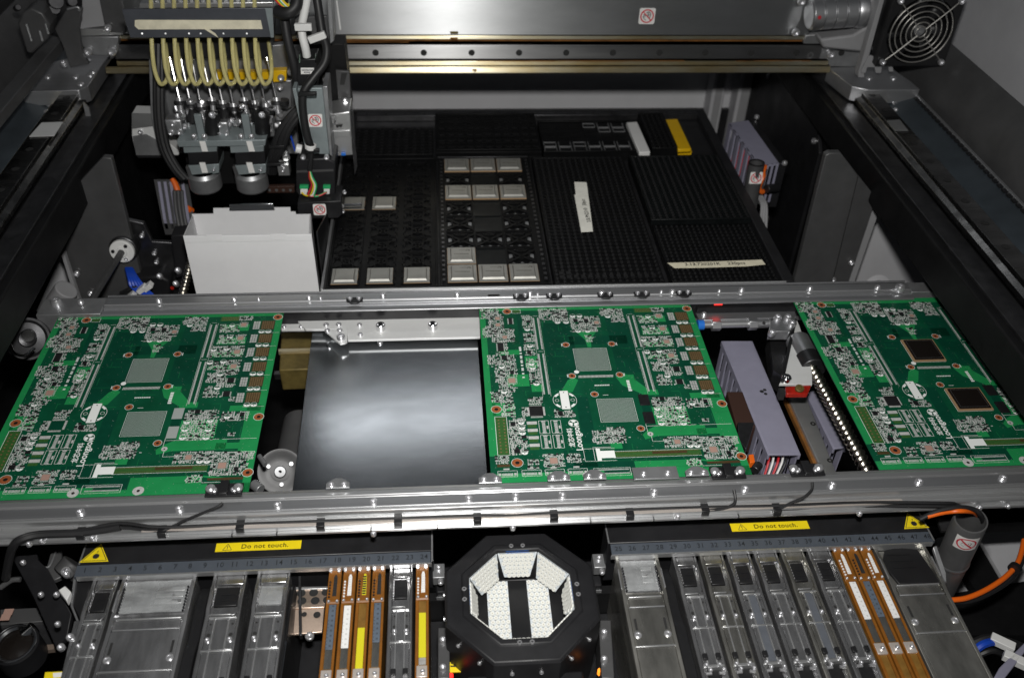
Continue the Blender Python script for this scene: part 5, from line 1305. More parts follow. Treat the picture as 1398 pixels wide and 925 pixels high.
# second tray: 3 x 8 cells with crossed ribs
t2 = tray_base('t','black component tray with crossed ribs holding ten large silver capped chips',-54,110,386,781,-16,-1)
cx2 = (-21,25,71.5); cy2 = [416+47.2*i for i in range(8)]
cell = M(); cell_geo(cell, 45, 45)
for s_ in (1,-1):
    cell.obox((0,-2,-2.2),Vector((.79,.61*s_,0)),Vector((-.61*s_,.79,0)),(0,0,1),26,2.1,1.8)
cell.obox((0,12,-2.2),(1,0,0),(0,1,0),(0,0,1),20,1.6,1.6)
cell.lathe([(14,-4),(14,-.6),(11.5,-.6),(11.5,-4)],(0,4,0),(0,0,1),20)
plain = M(); plain.box(-22,22,-22,22,-4,-2.4); plain.box(-21,21,20.5,22.3,-2.4,-.9)
light = M()
for p in ([(-6,15.5),(6,15.5),(10,19.5),(-10,19.5)],[(-19,-4),(-10,2),(-14,8),(-19,6)],[(19,-4),(19,6),(14,8),(10,2)],[(-19,-19),(-8,-19),(-19,-10)],[(19,-19),(19,-10),(8,-19)],[(-5,-19),(5,-19),(0,-14)]):
    light.prz(p,-3.9,-3.5)
pr = {}
filled = {(0,0),(1,0),(2,0),(0,1),(0,5),(1,5),(2,5),(0,7),(1,7),(2,7)}
plainset = {(1,1),(1,3),(1,4),(1,6)}
for i, x in enumerate(cx2):
    for j, y in enumerate(cy2):
        for key, g, mt_ in ((('plain',plain,'tray_navy'),) if (i,j) in plainset else (('pocket',cell,'tray_black'),('opening',light,'aluminium_dull'))):
            if key not in pr: pr[key] = g.build('pocket' if key != 'opening' else 'pierced_openings', MT[mt_], t2); c = pr[key]
            else: c = pr[key].copy(); COL.objects.link(c)
            if key == 'opening': c['kind'] = 'stuff'
            c.location = Vector((x,y,0))*S
k = M()
for j in range(30): k.slab(-50.5,-46.5,400+j*12.4,405+j*12.4,-1,-.2); k.slab(101,105.5,398+j*12.6,404+j*12.6,-1,.2)
k.build('edge_notches', MT['dark_steel'], t2, kind='stuff')
M().box(-54,108,777,781,-1,0.6).build('rear_rim', MT['dark_steel'], t2, bevel=.4)

# the chips lying in the two trays
def chip_geo(w, hh):
    a = M().box(-w/2,w/2,-hh/2,hh/2,-2.6,-.4)
    b = M()
    iw, ih = w*.78, hh*.80
    b.add([(-w*.49,-hh*.49,-.4),(w*.49,-hh*.49,-.4),(w*.49,hh*.49,-.4),(-w*.49,hh*.49,-.4),
           (-w*.49,-hh*.49,.9),(w*.49,-hh*.49,.9),(w*.49,hh*.49,.9),(-w*.49,hh*.49,.9),
           (-iw/2,-ih/2,.9),(iw/2,-ih/2,.9),(iw/2,ih/2,.9),(-iw/2,ih/2,.9),
           (-iw/2+1.6,-ih/2+2.4,3.2),(iw/2-1.6,-ih/2+2.4,3.2),(iw/2-1.6,ih/2-1.2,3.2),(-iw/2+1.6,ih/2-1.2,3.2)],
          [(0,1,5,4),(1,2,6,5),(2,3,7,6),(3,0,4,7),(4,5,9,8),(5,6,10,9),(6,7,11,10),(7,4,8,11),(8,9,13,12),(9,10,14,13),(10,11,15,14),(11,8,12,15),(12,13,14,15)])
    return a, b
def make_chip(w, hh, label, loc, group, marks):
    t = thing('processor_chip', label, 'chip', loc, group)
    a, b = chip_geo(w, hh)
    def put(m, n, mt_):
        o = m.build(n, MT[mt_]); o.parent = t; return o
    put(a,'substrate','substrate_tan'); lid = put(b,'metal_lid','nickel_lid')
    e = M()
    for sx in (-1,1): e.box(sx*w*.375-.35,sx*w*.375+.35,-hh*.33,hh*.36,.9,1.25)
    q = put(e,'lid_groove','print_black'); q.parent = lid
    if marks:
        k = M(); r = random.Random(marks)
        y = hh*.02
        for i in range(20):
            x = -w*.26+i*w*.026*1.0; k.rq(x,x+w*.018,y-1.1-(0 if i < 8 else .6),y+.9,3.24)
        for i in range(5):
            for j in range(4):
                if r.random() < .75: k.rq(w*.16+i*1.3,w*.16+i*1.3+1.15,hh*.19+j*1.3,hh*.19+j*1.3+1.15,3.24)
        for i in range(6): k.rq(-w*.08+i*1.7,-w*.08+i*1.7+1.1,hh*.24,hh*.24+1.3,3.24)
        q = put(k,'laser_print','lid_print'); q.parent = lid
    return t
names_r = ('front','second','third','fourth','fifth','third from the back','second from the back','rear')
names_c = ('left','middle','right')
proto = None
for (i, j) in sorted(filled, key=lambda q: (q[1], q[0])):
    row = {0:'front row',1:'second row from the front',5:'second row from the rear',7:'rear row'}[j]
    lab = f'large silver chip, {row}, {names_c[i]} column of the cross ribbed tray'
    loc = (cx2[i], cy2[j], 0)
    if j in (5,7): loc = (cx2[i], cy2[j], 1.5)
    if proto is None: proto = make_chip(43.5,43.5,lab,loc,'large silver processor chips',5); base = Vector(loc)
    else: dup(proto, Vector(loc)-base, lab)
proto = None
for (x, y, lab) in ((-194.5,414,'small silver chip with glare at the front left corner of the left tray'),(-143,414,'small silver chip, front middle of the left tray'),(-88.5,414,'small silver chip, front row, right column of the left tray'),
                    (-144,621.5,'small silver chip alone in the middle of the left tray'),(-195,621.5,'small dark chip in the left tray next to the black sensor box')):
    if proto is None: proto = make_chip(38.5,38.5,lab,(x,y,0),'small silver chips',0); base = Vector((x,y,0))
    else: dup(proto, Vector((x,y,0))-base, lab)

# fine pitch trays: many little pockets
def grid_tray(label, x0, x1, y0, y1, z0, z1, nx, ny, material='tray_black', post=True, round_=False):
    t = tray_base('t', label, x0, x1, y0, y1, z0, z1, material)
    sx, sy = (x1-x0-10)/nx, (y1-y0-10)/ny; k = M()
    for i in range(nx+1): k.slab(x0+5+i*sx-sx*.13,x0+5+i*sx+sx*.13,y0+4,y1-4,z1-3,z1-1.2)
    for j in range(ny+1): k.slab(x0+4,x1-4,y0+5+j*sy-sy*.13,y0+5+j*sy+sy*.13,z1-3,z1-1.0)
    k.build('pocket_grid', MT[material], t, kind='stuff')
    if post:
        k = M()
        for i in range(nx+1):
            for j in range(ny+1):
                cx_, cy_ = x0+5+i*sx, y0+5+j*sy
                if round_: k.lathe([(sx*.30,z1-1.5),(sx*.26,z1+1.6),(sx*.12,z1+2.2),(.01,z1+2.2)],(cx_,cy_,0),n=8)
                else:                      # little wedge shaped posts, sloped side to the front
                    a, d = sx*.19, sy*.26
                    k.add([(cx_-a,cy_-d,z1-1.2),(cx_+a,cy_-d,z1-1.2),(cx_+a,cy_+d*.2,z1+.9),(cx_-a,cy_+d*.2,z1+.9),(cx_-a,cy_+d,z1+.9),(cx_+a,cy_+d,z1+.9),(cx_-a,cy_+d,z1-1.2),(cx_+a,cy_+d,z1-1.2)],
                          [(0,1,2,3),(3,2,5,4),(0,3,4,6),(1,7,5,2),(4,5,7,6)])
        k.build('pocket_posts', MT['tray_post'], t, kind='stuff')
    return t
t3 = grid_tray('black fine pitch tray bearing the white handwritten tape label',115,281,386,778,-16,-1,15,38)
k = M()
for i in range(14):
    for j in range(2 if i < 2 else 1):
        x, y = 127+i*10.7, 402+j*10; k.obox((x,y,0),(1,0,0),(0,1,0),(0,0,1),3.2,3.4,1)
k.build('small_chips', MT['ic_black'], t3, kind='stuff')
t4 = grid_tray('long black fine pitch tray bearing the beige handwritten tape label',292,456,386,772,-16,-2,18,40)
t5 = grid_tray('navy black tray lying on top of the right hand tray',289,455,545,762,-1.5,9,14,26,'tray_navy')
def label(parent, z, poly, text, org, u, v, size, material, name='tape_label'):
    o = M().prz([tuple(at(a,b,z=z).xy) for a,b in poly][::-1], z, z+.3).build(name, MT[material], parent)
    q = M().text(text, size, org, u, v, .02).build('handwriting', MT['print_black'], parent); q.parent = o
zl = .7
a, b = at(806,316,z=zl), at(790,256,z=zl); U_ = (b-a).normalized()
label(t3, zl, ((784,248.5),(800,249),(801,250),(809.5,316),(793.5,317),(784,266),(786,265.5)), '3.B.PN2310   30pcs', (a+b)/2+U_*(-6)+Vector((2,0,.5)), U_, Vector((0,0,1)).cross(U_), 9.2, 'tape_white')
zl = .3
a, b = at(925,361,z=zl), at(1030,358.5,z=zl); U_ = (b-a).normalized()
label(t4, zl, ((911,359),(975,357),(1040,354.5),(1045,361),(1020,363.5),(960,365.5),(921,366)), '3.13.720201K    230pcs', (a+b)/2+Vector((-2,-1,.5)), U_, Vector((0,0,1)).cross(U_), 10, 'tape_beige')

# rear row of trays
grid_tray('low black bump tray in the rear row beside the placement head',-206,-62,790,895,-16,0,9,8,post=True,round_=True)
t = grid_tray('tall stack of black trays in the rear row, second from the left',-57,134,792,940,-16,8,14,11,post=False)
for k in range(2): M().box(-58,135,791,941,-14+k*10,-7+k*10).build('stack_layer', MT['tray_black'], t, bevel=.8)
k = M()
for i in range(11):
    for j in range(6): k.obox((-46+i*17.2,803+j*24,6.5),(1,0,0),(0,1,0),(0,0,1),5,3,.5)
k.build('pocket_slots', MT['tray_post'], t, kind='stuff')
t = tray_base('t','black tray of shiny edged pockets in the rear row left of the white strip',138,316,790,915,-16,4)
k = M(); d = M()
rr2 = random.Random(3)
for i in range(6):
    for j in range(6):
        x, y = 152+i*27.5, 800+j*19
        d.box(x-10,x+10,y-7,y+7,1,2)
        if j in (0,1) or (j == 4 and i > 3) or (j == 5 and i > 2):
            k.box(x-11.5,x-10.5,y-7.5,y+7.5,2,4.4); k.box(x+10.5,x+11.5,y-7.5,y+7.5,2,4.4); k.box(x-10,x+10,y-8.2,y-7.7,2,3.6)
            if rr2.random() < .6: k.box(x-10,x+10,y+7.4,y+8,2,3.4)
d.build('pocket_floors', MT['tray_black'], t, kind='stuff'); k.build('shiny_pocket_edges', MT['aluminium_dull'], t, kind='stuff')
def bar_on_tray(label_, cat, name, pts, z, h, material, part):
    P = [at(a,b,z=z) for a,b in pts]; c = sum(P, Vector())/4
    t = thing(name, label_, cat, (c.x,c.y,z-h))
    M().prism([p-Vector((0,0,h)) for p in P],(0,0,h)).build(part, MT[material], t, bevel=1.5); return t
t = bar_on_tray('white translucent plastic strip between the rear trays','strip','plastic_strip',((855,167),(870,166),(888,207),(873,208)),10,9,'white_plastic','strip')
t = grid_tray('narrow black tray in the rear row between the white strip and the yellow bar',338,387,792,938,-16,8,4,12,post=True,round_=True)
t = bar_on_tray('yellow plastic bar at the right end of the rear tray row','bar','plastic_bar',((908,163),(925,162),(944,203),(926,204)),8,7,'yellow_plastic','bar')
M().box(at(926,208,z=-8).x,at(944,207,z=-8).x,at(926,208,z=-8).y,at(926,205,z=-8).y+4,-14,-6).build('lower_bar', MT['yellow_plastic'], t, bevel=.8)

# ------------------------------------------------------------------ white card box and the things at its left
yb = 432
pf = [at(a,b,y=yb) for a,b in ((250,322),(425,318))]
xl, xr, zt = pf[0].x, pf[1].x, pf[0].z
wb = thing('card_box', 'open white folded box behind the rear rail at the left', 'box', ((xl+xr)/2,yb+50,-120))
D = 118
M().pry([(xl,zt),(xr,zt),(xr+1,-120),(xl-1,-120)], yb, yb+1.6).build('front_panel', MT['white_card'], wb)
M().box(xl,xr,yb-.6,yb,zt-11,zt-1).build('front_fold', MT['white_card'], wb, bevel=.3)
zt2 = at(300,292,y=yb+D).z
xo0, xo1 = at(262,292,y=yb+D).x, at(424,290,y=yb+D).x
M().pry([(xo0,-120),(xo1,-120),(xo1,zt2-3),(at(404,290,y=yb+D).x,zt2-3),(at(403,288,y=yb+D).x,zt2+2),(at(396,285,y=yb+D).x,zt2+2),(at(396,281,y=yb+D).x,zt2+10),(at(291,283,y=yb+D).x,zt2+10),(at(291,290,y=yb+D).x,zt2),(xo0,zt2)], yb+D, yb+D+1.6).build('back_panel', MT['white_card'], wb)
for x, xx in ((xl,xo0),(xr,xo1)):
    M().prism([(x,yb+1.6,-120),(x,yb+1.6,zt-.5),(xx,yb+D,zt2-2),(xx,yb+D,-120)],(1.6 if x == xl else -1.6,0,0)).build('side_panel', MT['white_card'], wb)
for a in ((282,303),(369,390)):
    x0, x1 = at(a[0],320,y=yb).x, at(a[1],320,y=yb).x
    M().pry([(x0,zt+2),(x1,zt+2),(x1,zt-5),(x1-2,zt-8),(x0+2,zt-8),(x0,zt-5)],yb-1.4,yb-.7).build('lock_tab', MT['white_card'], wb, bevel=.3)
q = [at(a,b,y=yb+D-3) for a,b in ((313,279),(373,278),(375,287),(313,288))]
M().prism(q,(0,2,0)).build('steel_clip', MT['steel_plate'], wb, bevel=.4)
bd = thing('divider_plate', 'thin black divider plate with bright edge between box and trays', 'plate', (-226,500,-60))
M().prism([(xr+6,yb+6,-60),(xr+6,yb+6,zt),(xr+8,yb+D,zt2),(xr+8,yb+D,-60)],(2,0,0)).build('plate', MT['black_satin'], bd)

def L_(a, b, y): return at(a,b,y=y)
fl = thing('shaft_coupling', 'white flange coupling with a grey hexagonal shaft at the left', 'coupling', L_(167,345,560))
c = L_(166,344,545); ax = (L_(128,405,400)-c).normalized()
M().lathe([(5,0),(18,0),(19,-1),(19,-7),(5,-7)],c,ax,36).build('white_flange', MT['white_plastic'], fl, bevel=.6)
M().lathe([(20,-7.5),(22,-9),(22,-34),(19,-36),(.01,-36)],c,ax,36).build('dark_hub', MT['dark_steel'], fl, bevel=.6)
M().lathe([(19,-40),(21,-42),(19,-45),(19,-48),(21,-50),(19,-54),(.01,-54)],c+Vector((0,0,6)),ax,30).build('ribbed_drum', MT['dark_steel'], fl)
M().cyl(c-ax*2,c+ax*165,5.5,n=6).build('hex_shaft', MT['grey_dark_paint'], fl, bevel=.6)
M().lathe([(5.5,.2),(8.5,.2),(8.5,3),(5.5,3)],c,ax,20).build('collar', MT['white_plastic'], fl, bevel=.5)
u, v, w = basis(ax)
for k in range(3):
    p = c+(u*math.cos(2.1*k+.9)+v*math.sin(2.1*k+.9))*13
    M().screw(p,ax,2.8,2.4).build('screw', MT['screw_black' if k < 2 else 'screw_steel'], fl)
mp = thing('mounting_plate', 'dark steel mounting plate with screws beside the white flange', 'plate', L_(200,350,590))
M().prism([L_(a,b,575) for a,b in ((150,310),(163,298),(196,305),(208,330),(248,332),(252,410),(150,410))],(0,8,0)).build('plate', MT['dark_steel'], mp, bevel=1)
for a, b in ((211,345),(214,357),(212,368),(194,321)): M().screw(L_(a,b,574),(0,-1,0),4,4).build('screw', MT['screw_steel'], mp)
wr = thing('wire_bundle', 'blue wires with white connectors below the white flange', 'wires', L_(185,390,520))
for k in range(5):
    M().tube([L_(172+k*2,366,548),L_(176+k*3,380,520),L_(180+k*4.5,392,510),L_(196+k*3,402,500),L_(214,404+k,500)],2.4,6).build('wire', MT['cable_blue'], wr)
for a, b in ((194,394),(202,391),(180,403)):
    M().obox(L_(a,b,505),Vector((.8,0,.6)),Vector((0,1,0)),Vector((-.6,0,.8)),8,6,4).build('connector', MT['white_plastic'], wr, bevel=.6)
for (a0,b0,a1,b1) in ((160,405,208,402),(165,400,200,392)):
    M().tube([L_(a0,b0,515),L_((a0+a1)/2,(b0+b1)/2-4,510),L_(a1,b1,515)],3,8).build('black_wire', MT['black_rubber'], wr)
t = thing('motor_block', 'black motor block with bolts low behind the rear rail, left of the box', 'motor', L_(215,400,560))
M().prism([L_(a,b,545) for a,b in ((182,380),(218,376),(232,384),(232,412),(182,412))],(0,50,0)).build('block', MT['black_plastic'], t, bevel=4)
for a, b in ((219,378),(241,388),(244,370)): M().screw(L_(a,b,540),(0,-.6,.8),5,7).build('bolt', MT['screw_steel'], t)
p = L_(235,393,538); M().disc(p,3,(0,-1,.2)).build('red_dot', MT['red_plastic'], t)
# coil sprung screw beside the box
sg = thing('ball_screw', 'steel threaded screw standing between the motor block and the white box', 'ball screw', L_(252,390,470), 'ball screws')
A, B2 = L_(247,412,455), L_(262,352,520); u, v, w = basis(B2-A); ln = (B2-A).length
VV = []; FF = []; n = 18; rows = int(ln/1.5)
for i in range(rows+1):
    h = ln*i/rows
    for k in range(n):
        a = 2*math.pi*k/n; ph = (h/6.5-a/(2*math.pi)) % 1.0; r = 7-2.2*max(0,math.sin(math.pi*ph))**2
        VV.append(A+w*h+(u*math.cos(a)+v*math.sin(a))*r)
for i in range(rows):
    for k in range(n): FF.append((i*n+k,i*n+(k+1)%n,(i+1)*n+(k+1)%n,(i+1)*n+k))
M().add(VV,FF).build('threaded_shaft', MT['thread_steel'], sg, sharp=80)
M().prism([L_(a,b,540) for a,b in ((233,322),(256,320),(258,375),(240,380))],(0,30,0)).build('guide_block', MT['black_satin'], sg, bevel=2)

# duct with louvres behind the box (left) and on the far right
def louvre_duct(label, quad_px, yy, depth, nf):
    P = [at(a,b,y=yy) for a,b in quad_px]; c = sum(P,Vector())/4
    t = thing('cable_duct', label, 'cable duct', (c.x,yy,c.z), 'upright slotted cable ducts'); return t, P
t = thing('cable_duct', 'grey slotted cable duct in the dark behind the white box', 'cable duct', L_(235,275,700), 'upright slotted cable ducts')
for k in range(5):
    a = 215+k*8
    M().prism([L_(a,248,700),L_(a+4,248,700),L_(a+12,300,640),L_(a+8,300,640)],(0,0,-18)).build('finger', MT['duct_grey'], t)
M().prism([L_(210,245,710),L_(256,245,710),L_(266,305,640),L_(222,305,640)],(0,0,-22)).build('back', MT['grey_dark_paint'], t)
t = thing('air_hose', 'orange hose end in the dark behind the white box', 'hose', L_(240,262,690))
M().tube([L_(236,244,700),L_(242,258,690),L_(246,275,680),L_(262,288,660)],5,8).build('hose', MT['hose_orange'], t)
t = thing('cable_loop', 'dark grey cables hanging behind the white box', 'cable', L_(245,290,640))
for k in range(3): M().tube([L_(238+k*5,260,650),L_(240+k*5,285,640),L_(246+k*5,318,625)],3.2,8).build('cable', MT['grey_dark_paint'], t)

rd = thing('cable_duct', 'purple grey upright cable duct at the right of the tray table', 'cable duct', at(1030,200,y=760), 'upright slotted cable ducts')
zz = 20
a, b, c, d = (at(*q,z=zz) for q in ((994,168),(1022,164),(1064,223),(1036,228)))
M().prism([a,b,c,d],(0,0,-4)).build('lid', MT['duct_grey'], rd, bevel=1)
for k in range(7):
    p0, p1 = a.lerp(d,(k+.1)/7), a.lerp(d,(k+.68)/7)
    M().prism([p0,p1,p1+Vector((3,0,0)),p0+Vector((3,0,0))],(0,0,-75)).build('finger', MT['duct_grey'], rd)
M().prism([a+Vector((14,0,-5)),d+Vector((14,0,-5)),d+Vector((17,0,-5)),a+Vector((17,0,-5))],(0,0,-70)).build('inner_wall', MT['grey_dark_paint'], rd)
k = M()
for i in range(5): k.tube([a.lerp(d,.1+i*.18)+Vector((7,0,-8)),a.lerp(d,.12+i*.18)+Vector((8,0,-40)),a.lerp(d,.16+i*.18)+Vector((7,0,-70))],3,6)
k.build('red_wires', MT['wire_red'], rd, kind='stuff')
for k in range(4):
    p0 = d.lerp(c,.15+k*.24); M().prism([p0,p0+Vector((4,0,0)),p0+Vector((4,3,0)),p0+Vector((0,3,0))],(0,0,-78)).build('end_finger', MT['duct_grey'], rd)
M().prism([b,c,c+Vector((14,0,0)),b+Vector((14,0,0))],(0,0,-90)).build('black_side', MT['black_satin'], rd, bevel=1)
for q in ((1033,161),(1071,224)): M().screw(at(*q,z=zz+2),(0,0,1),5,5).build('screw', MT['screw_steel'], rd)
p = at(1033,222,y=690); tb = thing('suction_tube', 'upright grey metal tube with a no-touch sticker at the right of the trays', 'tube', p+Vector((0,0,-90)), 'sticker tubes')
M().lathe([(14,-110),(14,-1),(13,0),(12,0),(11.8,-3),(11.8,-30),(.01,-30)],p,(-.02,0.05,1),28).build('tube_wall', MT['grey_dark_paint'], tb)
M().lathe([(14.2,-1.5),(14.2,.6),(11.7,.6),(11.7,-1.5)],p,(-.02,.05,1),28,closed=True).build('black_rim', MT['black_rubber'], tb)
no_hand_sticker(tb, p+Vector((-1,-14.6,-22)), (1,0,0), (0,.1,1), 22)
oh = thing('air_hose', 'orange hose clipped to the upright duct at the right', 'hose', at(1044,245,y=700))
M().tube([at(1044,226,y=700),at(1042,240,y=698),at(1036,255,y=690),at(1040,262,y=690),at(1048,258,y=700),at(1060,258,y=715)],4.5,8).build('hose', MT['hose_orange'], oh)
M().cyl(at(1046,258,y=688),at(1062,256,y=700),8,n=14).build('black_clip', MT['black_plastic'], oh, bevel=1)
k = M()
for i in range(3): k.tube([at(1034+i*3,268,y=690),at(1040+i*3,280,y=690),at(1038+i*4,305,y=670),at(1036+i*4,318,y=660)],2.6,7)
k.build('grey_tubes', MT['grey_paint'], oh, kind='stuff')
# ------------------------------------------------------------------ gantry beam across the back
YG = 870.0
def G(a, b, y=YG): return at(a,b,y=y)
gb = thing('gantry_beam', 'wide gantry beam across the top with oil stained guide rail and brushed cover', 'gantry beam', (30,900,130))
M().box(-600,690,YG+22,YG+160,128,330).build('beam_core', MT['dark_steel'], gb)
zc0, zc1 = 188.5, 330
xl, xr = -600, G(1103,48).x
M().pry([(xl,zc0),(xr,zc0),(G(1117,0).x,252),(G(1117,0).x+14,zc1),(xl,zc1)], YG-2, YG+20).build('cover_plate', MT['cover_plate'], gb, bevel=1)
M().box(xl,xr+22,YG-3,YG+20,181,187.6).build('upper_strip', MT['gold_chromate'], gb, bevel=.8)
M().box(xl,xr+22,YG+2,YG+20,176,181).build('dark_gap', MT['rust_stain'], gb)
rl = M().prx([(YG-12,149),(YG-14,151),(YG-14,173),(YG-12,175),(YG+20,175),(YG+20,149)], xl, xr+26).build('guide_rail', MT['guide_steel'], gb, bevel=.6)
m = M()
for k in range(17): m.cyl((-158-83.6*4+k*83.6+(0),YG-14.3,161.5),(-158-83.6*4+k*83.6,YG-13.9,161.5),5.6,n=16)
h = m.build('rail_bolt_holes', MT['print_black'], gb, kind='stuff'); h.parent = rl
M().box(xl,xr+44,YG-16,YG+20,139,147).build('lower_strip', MT['gold_chromate'], gb, bevel=1)
M().prx([(YG-22,127),(YG-22,131),(YG-18,138),(YG+20,138),(YG+20,127)], xl-20, G(1128,92).x).build('lower_edge', MT['gold_chromate'], gb, bevel=1.5)
m = M(); rs_ = random.Random(5)
for (a, b, w_, z) in ((650,930,1,148.0),(1000,1100,1,148.0),(470,560,.8,181.4),(615,625,3,189.2),(644,650,4,135),(1000,1024,1.2,147.8)):
    x0, x1 = G(a,90).x, G(b,90).x; n = 8
    for i in range(n):
        f0, f1 = i/n, (i+1)/n; d0, d1 = rs_.uniform(.3,1)*w_*1.6, rs_.uniform(.3,1)*w_*1.6
        m.add([(x0+(x1-x0)*f0,YG-22.5 if z < 140 else YG-16.4,z-d0),(x0+(x1-x0)*f1,YG-22.5 if z < 140 else YG-16.4,z-d1),(x0+(x1-x0)*f1,YG-22.5 if z < 140 else YG-16.4,z+.4),(x0+(x1-x0)*f0,YG-22.5 if z < 140 else YG-16.4,z+.4)],[(0,1,2,3)])
m.build('oil_stains', MT['rust_stain'], gb, kind='stuff')
p = G(620,44); M().obox(p+Vector((0,-3,0)),(1,0,0),(0,1,0),(0,0,1),7,2,2).build('cable_stub', MT['brass_block'], gb, bevel=.8)
no_hand_sticker(gb, G(883,21.5)+Vector((0,-2.6,0)), (1,0,0), (0,0,1), 28)
# scratches of white paint on the plate left end
for (a0,b0,a1,b1) in ((449,0,452,45),(459,0,464,40)):
    p0, p1 = G(a0,b0), G(a1,b1); M().prism([p0+Vector((0,-3.6,0)),p0+Vector((2,-3.6,0)),p1+Vector((2.5,-3.6,0)),p1+Vector((0,-3.6,0))],(0,.8,0)).build('bright_scrape', MT['white_print'], gb)
# right end of the beam: bearing block, coupling, fan
eb = thing('beam_end_block', 'cast steel end block with screws at the right end of the gantry beam', 'end block', G(1130,70))
M().pry([(G(1117,0).x,330),(G(1130,0).x,330),(G(1118,48).x,187),(G(1110,48).x,187),(G(1103,48).x,187),(G(1112,20).x,225)], YG-4, YG+2).build('end_flange', MT['aluminium_dull'], eb, bevel=.8)
M().prism([G(a,b,YG-6) for a,b in ((1100,48),(1150,44),(1178,50),(1180,88),(1168,92),(1130,92),(1098,76),(1097,56))],(0,30,0)).build('casting', MT['aluminium_dull'], eb, bevel=2)
for a, b in ((1094,2),(1086,44),(1105,74),(1134,74)): M().screw(G(a,b,YG-8),(0,-1,0),7,6).build('screw', MT['screw_steel'], eb)
cp = thing('motor_coupling', 'round ribbed metal motor coupling at the top right', 'coupling', G(1142,18,YG-30))
A, B = G(1104,20,YG-30), G(1180,14,YG-30)
ax = (B-A).normalized(); ln = (B-A).length
prof = [(.01,0),(24,0),(27,3)]
for i in range(4):
    h = 3+(i+.8)*ln*.2; prof += [(27,h),(23.5,h+.8),(23.5,h+2.4),(27,h+3.2)]
prof += [(29,ln*.86),(29,ln),(.01,ln)]
M().lathe(prof, A, ax, 36).build('coupling_body', MT['aluminium'], cp, bevel=.3)
M().disc(A+ax*9+Vector((0,-27.5,4)),3.2,(0,-1,.2),12).build('clamp_hole', MT['wire_red'], cp)
M().prism([G(a,b,YG-40) for a,b in ((1120,54),(1165,48),(1182,38),(1186,2),(1196,-6),(1192,62),(1180,72),(1124,66))],(0,50,0)).build('motor_cradle', MT['grey_paint'], cp, bevel=4)
fb = thing('cooling_fan', 'black square cooling fan with a round wire grille at the top right', 'fan', at(1240,90,y=770))
yf = 770
P = [at(a,b,y=yf) for a,b in ((1197,89),(1285,91),(1317,-6),(1232,-10))]
cF = at(1256.5,43,y=yf)
x0, x1, z0, z1 = cF.x-62, cF.x+62, cF.z-60, cF.z+62
fr_ = M(); n = 32; V = []
sq = []
for i in range(n):
    a = 2*math.pi*i/n; c_, s_ = math.cos(a), math.sin(a); k = 1/max(abs(c_),abs(s_)); sq.append((c_*k*61, s_*k*61))
for yy in (0, 28):
    V += [(cF.x+sq[i][0], yf+yy, cF.z+sq[i][1]) for i in range(n)]
    V += [(cF.x+57*math.cos(2*math.pi*i/n), yf+yy, cF.z+57*math.sin(2*math.pi*i/n)) for i in range(n)]
F = []
for i in range(n):
    j = (i+1)%n
    F += [(i,j,n+j,n+i),(2*n+i,3*n+i,3*n+j,2*n+j),(i,2*n+i,2*n+j,j),(n+i,n+j,3*n+j,3*n+i)]
fr_.add(V,F).build('fan_frame', MT['black_plastic'], fb, bevel=.6)
M().lathe([(.01,-4),(20,-4),(22,0),(22,18),(.01,18)],(cF.x,yf+8,cF.z),(0,1,0),24).build('hub', MT['black_plastic'], fb, bevel=1)
M().lathe([(.01,-.6),(9,-.6),(9.5,0)],(cF.x,yf+3.8,cF.z),(0,1,0),24).build('hub_sticker', MT['aluminium_dull'], fb)
bl = M()
for k in range(7):
    a = 2*math.pi*k/7; d0 = Vector((math.cos(a),0,math.sin(a))); t0 = Vector((-math.sin(a),0,math.cos(a))); c0 = Vector((cF.x,yf+16,cF.z))
    bl.quad(c0+d0*21-t0*5+Vector((0,-6,0)),c0+d0*54-t0*16+Vector((0,-8,0)),c0+d0*54+t0*12+Vector((0,8,0)),c0+d0*21+t0*7+Vector((0,6,0)))
    b_ = bl.build('blade', MT['black_satin'], fb); sm = b_.modifiers.new('thick','SOLIDIFY'); sm.thickness = .0018; bl = M()
for r in (53,44,34.5,25.5,16.5,9):
    M().tube([(cF.x+r*math.cos(2*math.pi*i/40),yf-3,cF.z+r*math.sin(2*math.pi*i/40)) for i in range(41)],1.0,6,1,False).build('grille_ring', MT['fan_wire'], fb)
for k in range(4):
    a = math.radians(45+90*k); d0 = Vector((math.cos(a),0,math.sin(a)))
    M().tube([Vector((cF.x,yf-5,cF.z))+d0*8,Vector((cF.x,yf-5,cF.z))+d0*54,Vector((cF.x,yf-3,cF.z))+d0*72],1.0,6,2).build('grille_spoke', MT['fan_wire'], fb)
    M().screw(Vector((cF.x,yf-2,cF.z))+d0*74,(0,-1,0),5.2,6).build('screw', MT['screw_steel'], fb)
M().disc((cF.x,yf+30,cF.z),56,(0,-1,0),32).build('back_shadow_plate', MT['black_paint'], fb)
M().prism([at(a,b,y=yf+20) for a,b in ((1180,100),(1210,-10),(1204,-10),(1172,100),(1172,106),(1180,106))],(0,18,0)).build('sheet_bracket', MT['grey_paint'], fb, bevel=.6)
M().prism([at(a,b,y=yf+16) for a,b in ((1176,96),(1186,78),(1190,76),(1200,82),(1204,90),(1218,87),(1220,98),(1214,98),(1213,91),(1204,92),(1203,100),(1196,100),(1194,92),(1184,92),(1182,100),(1176,100))],(0,4,0)).build('notched_foot', MT['grey_paint'], fb, bevel=.5)

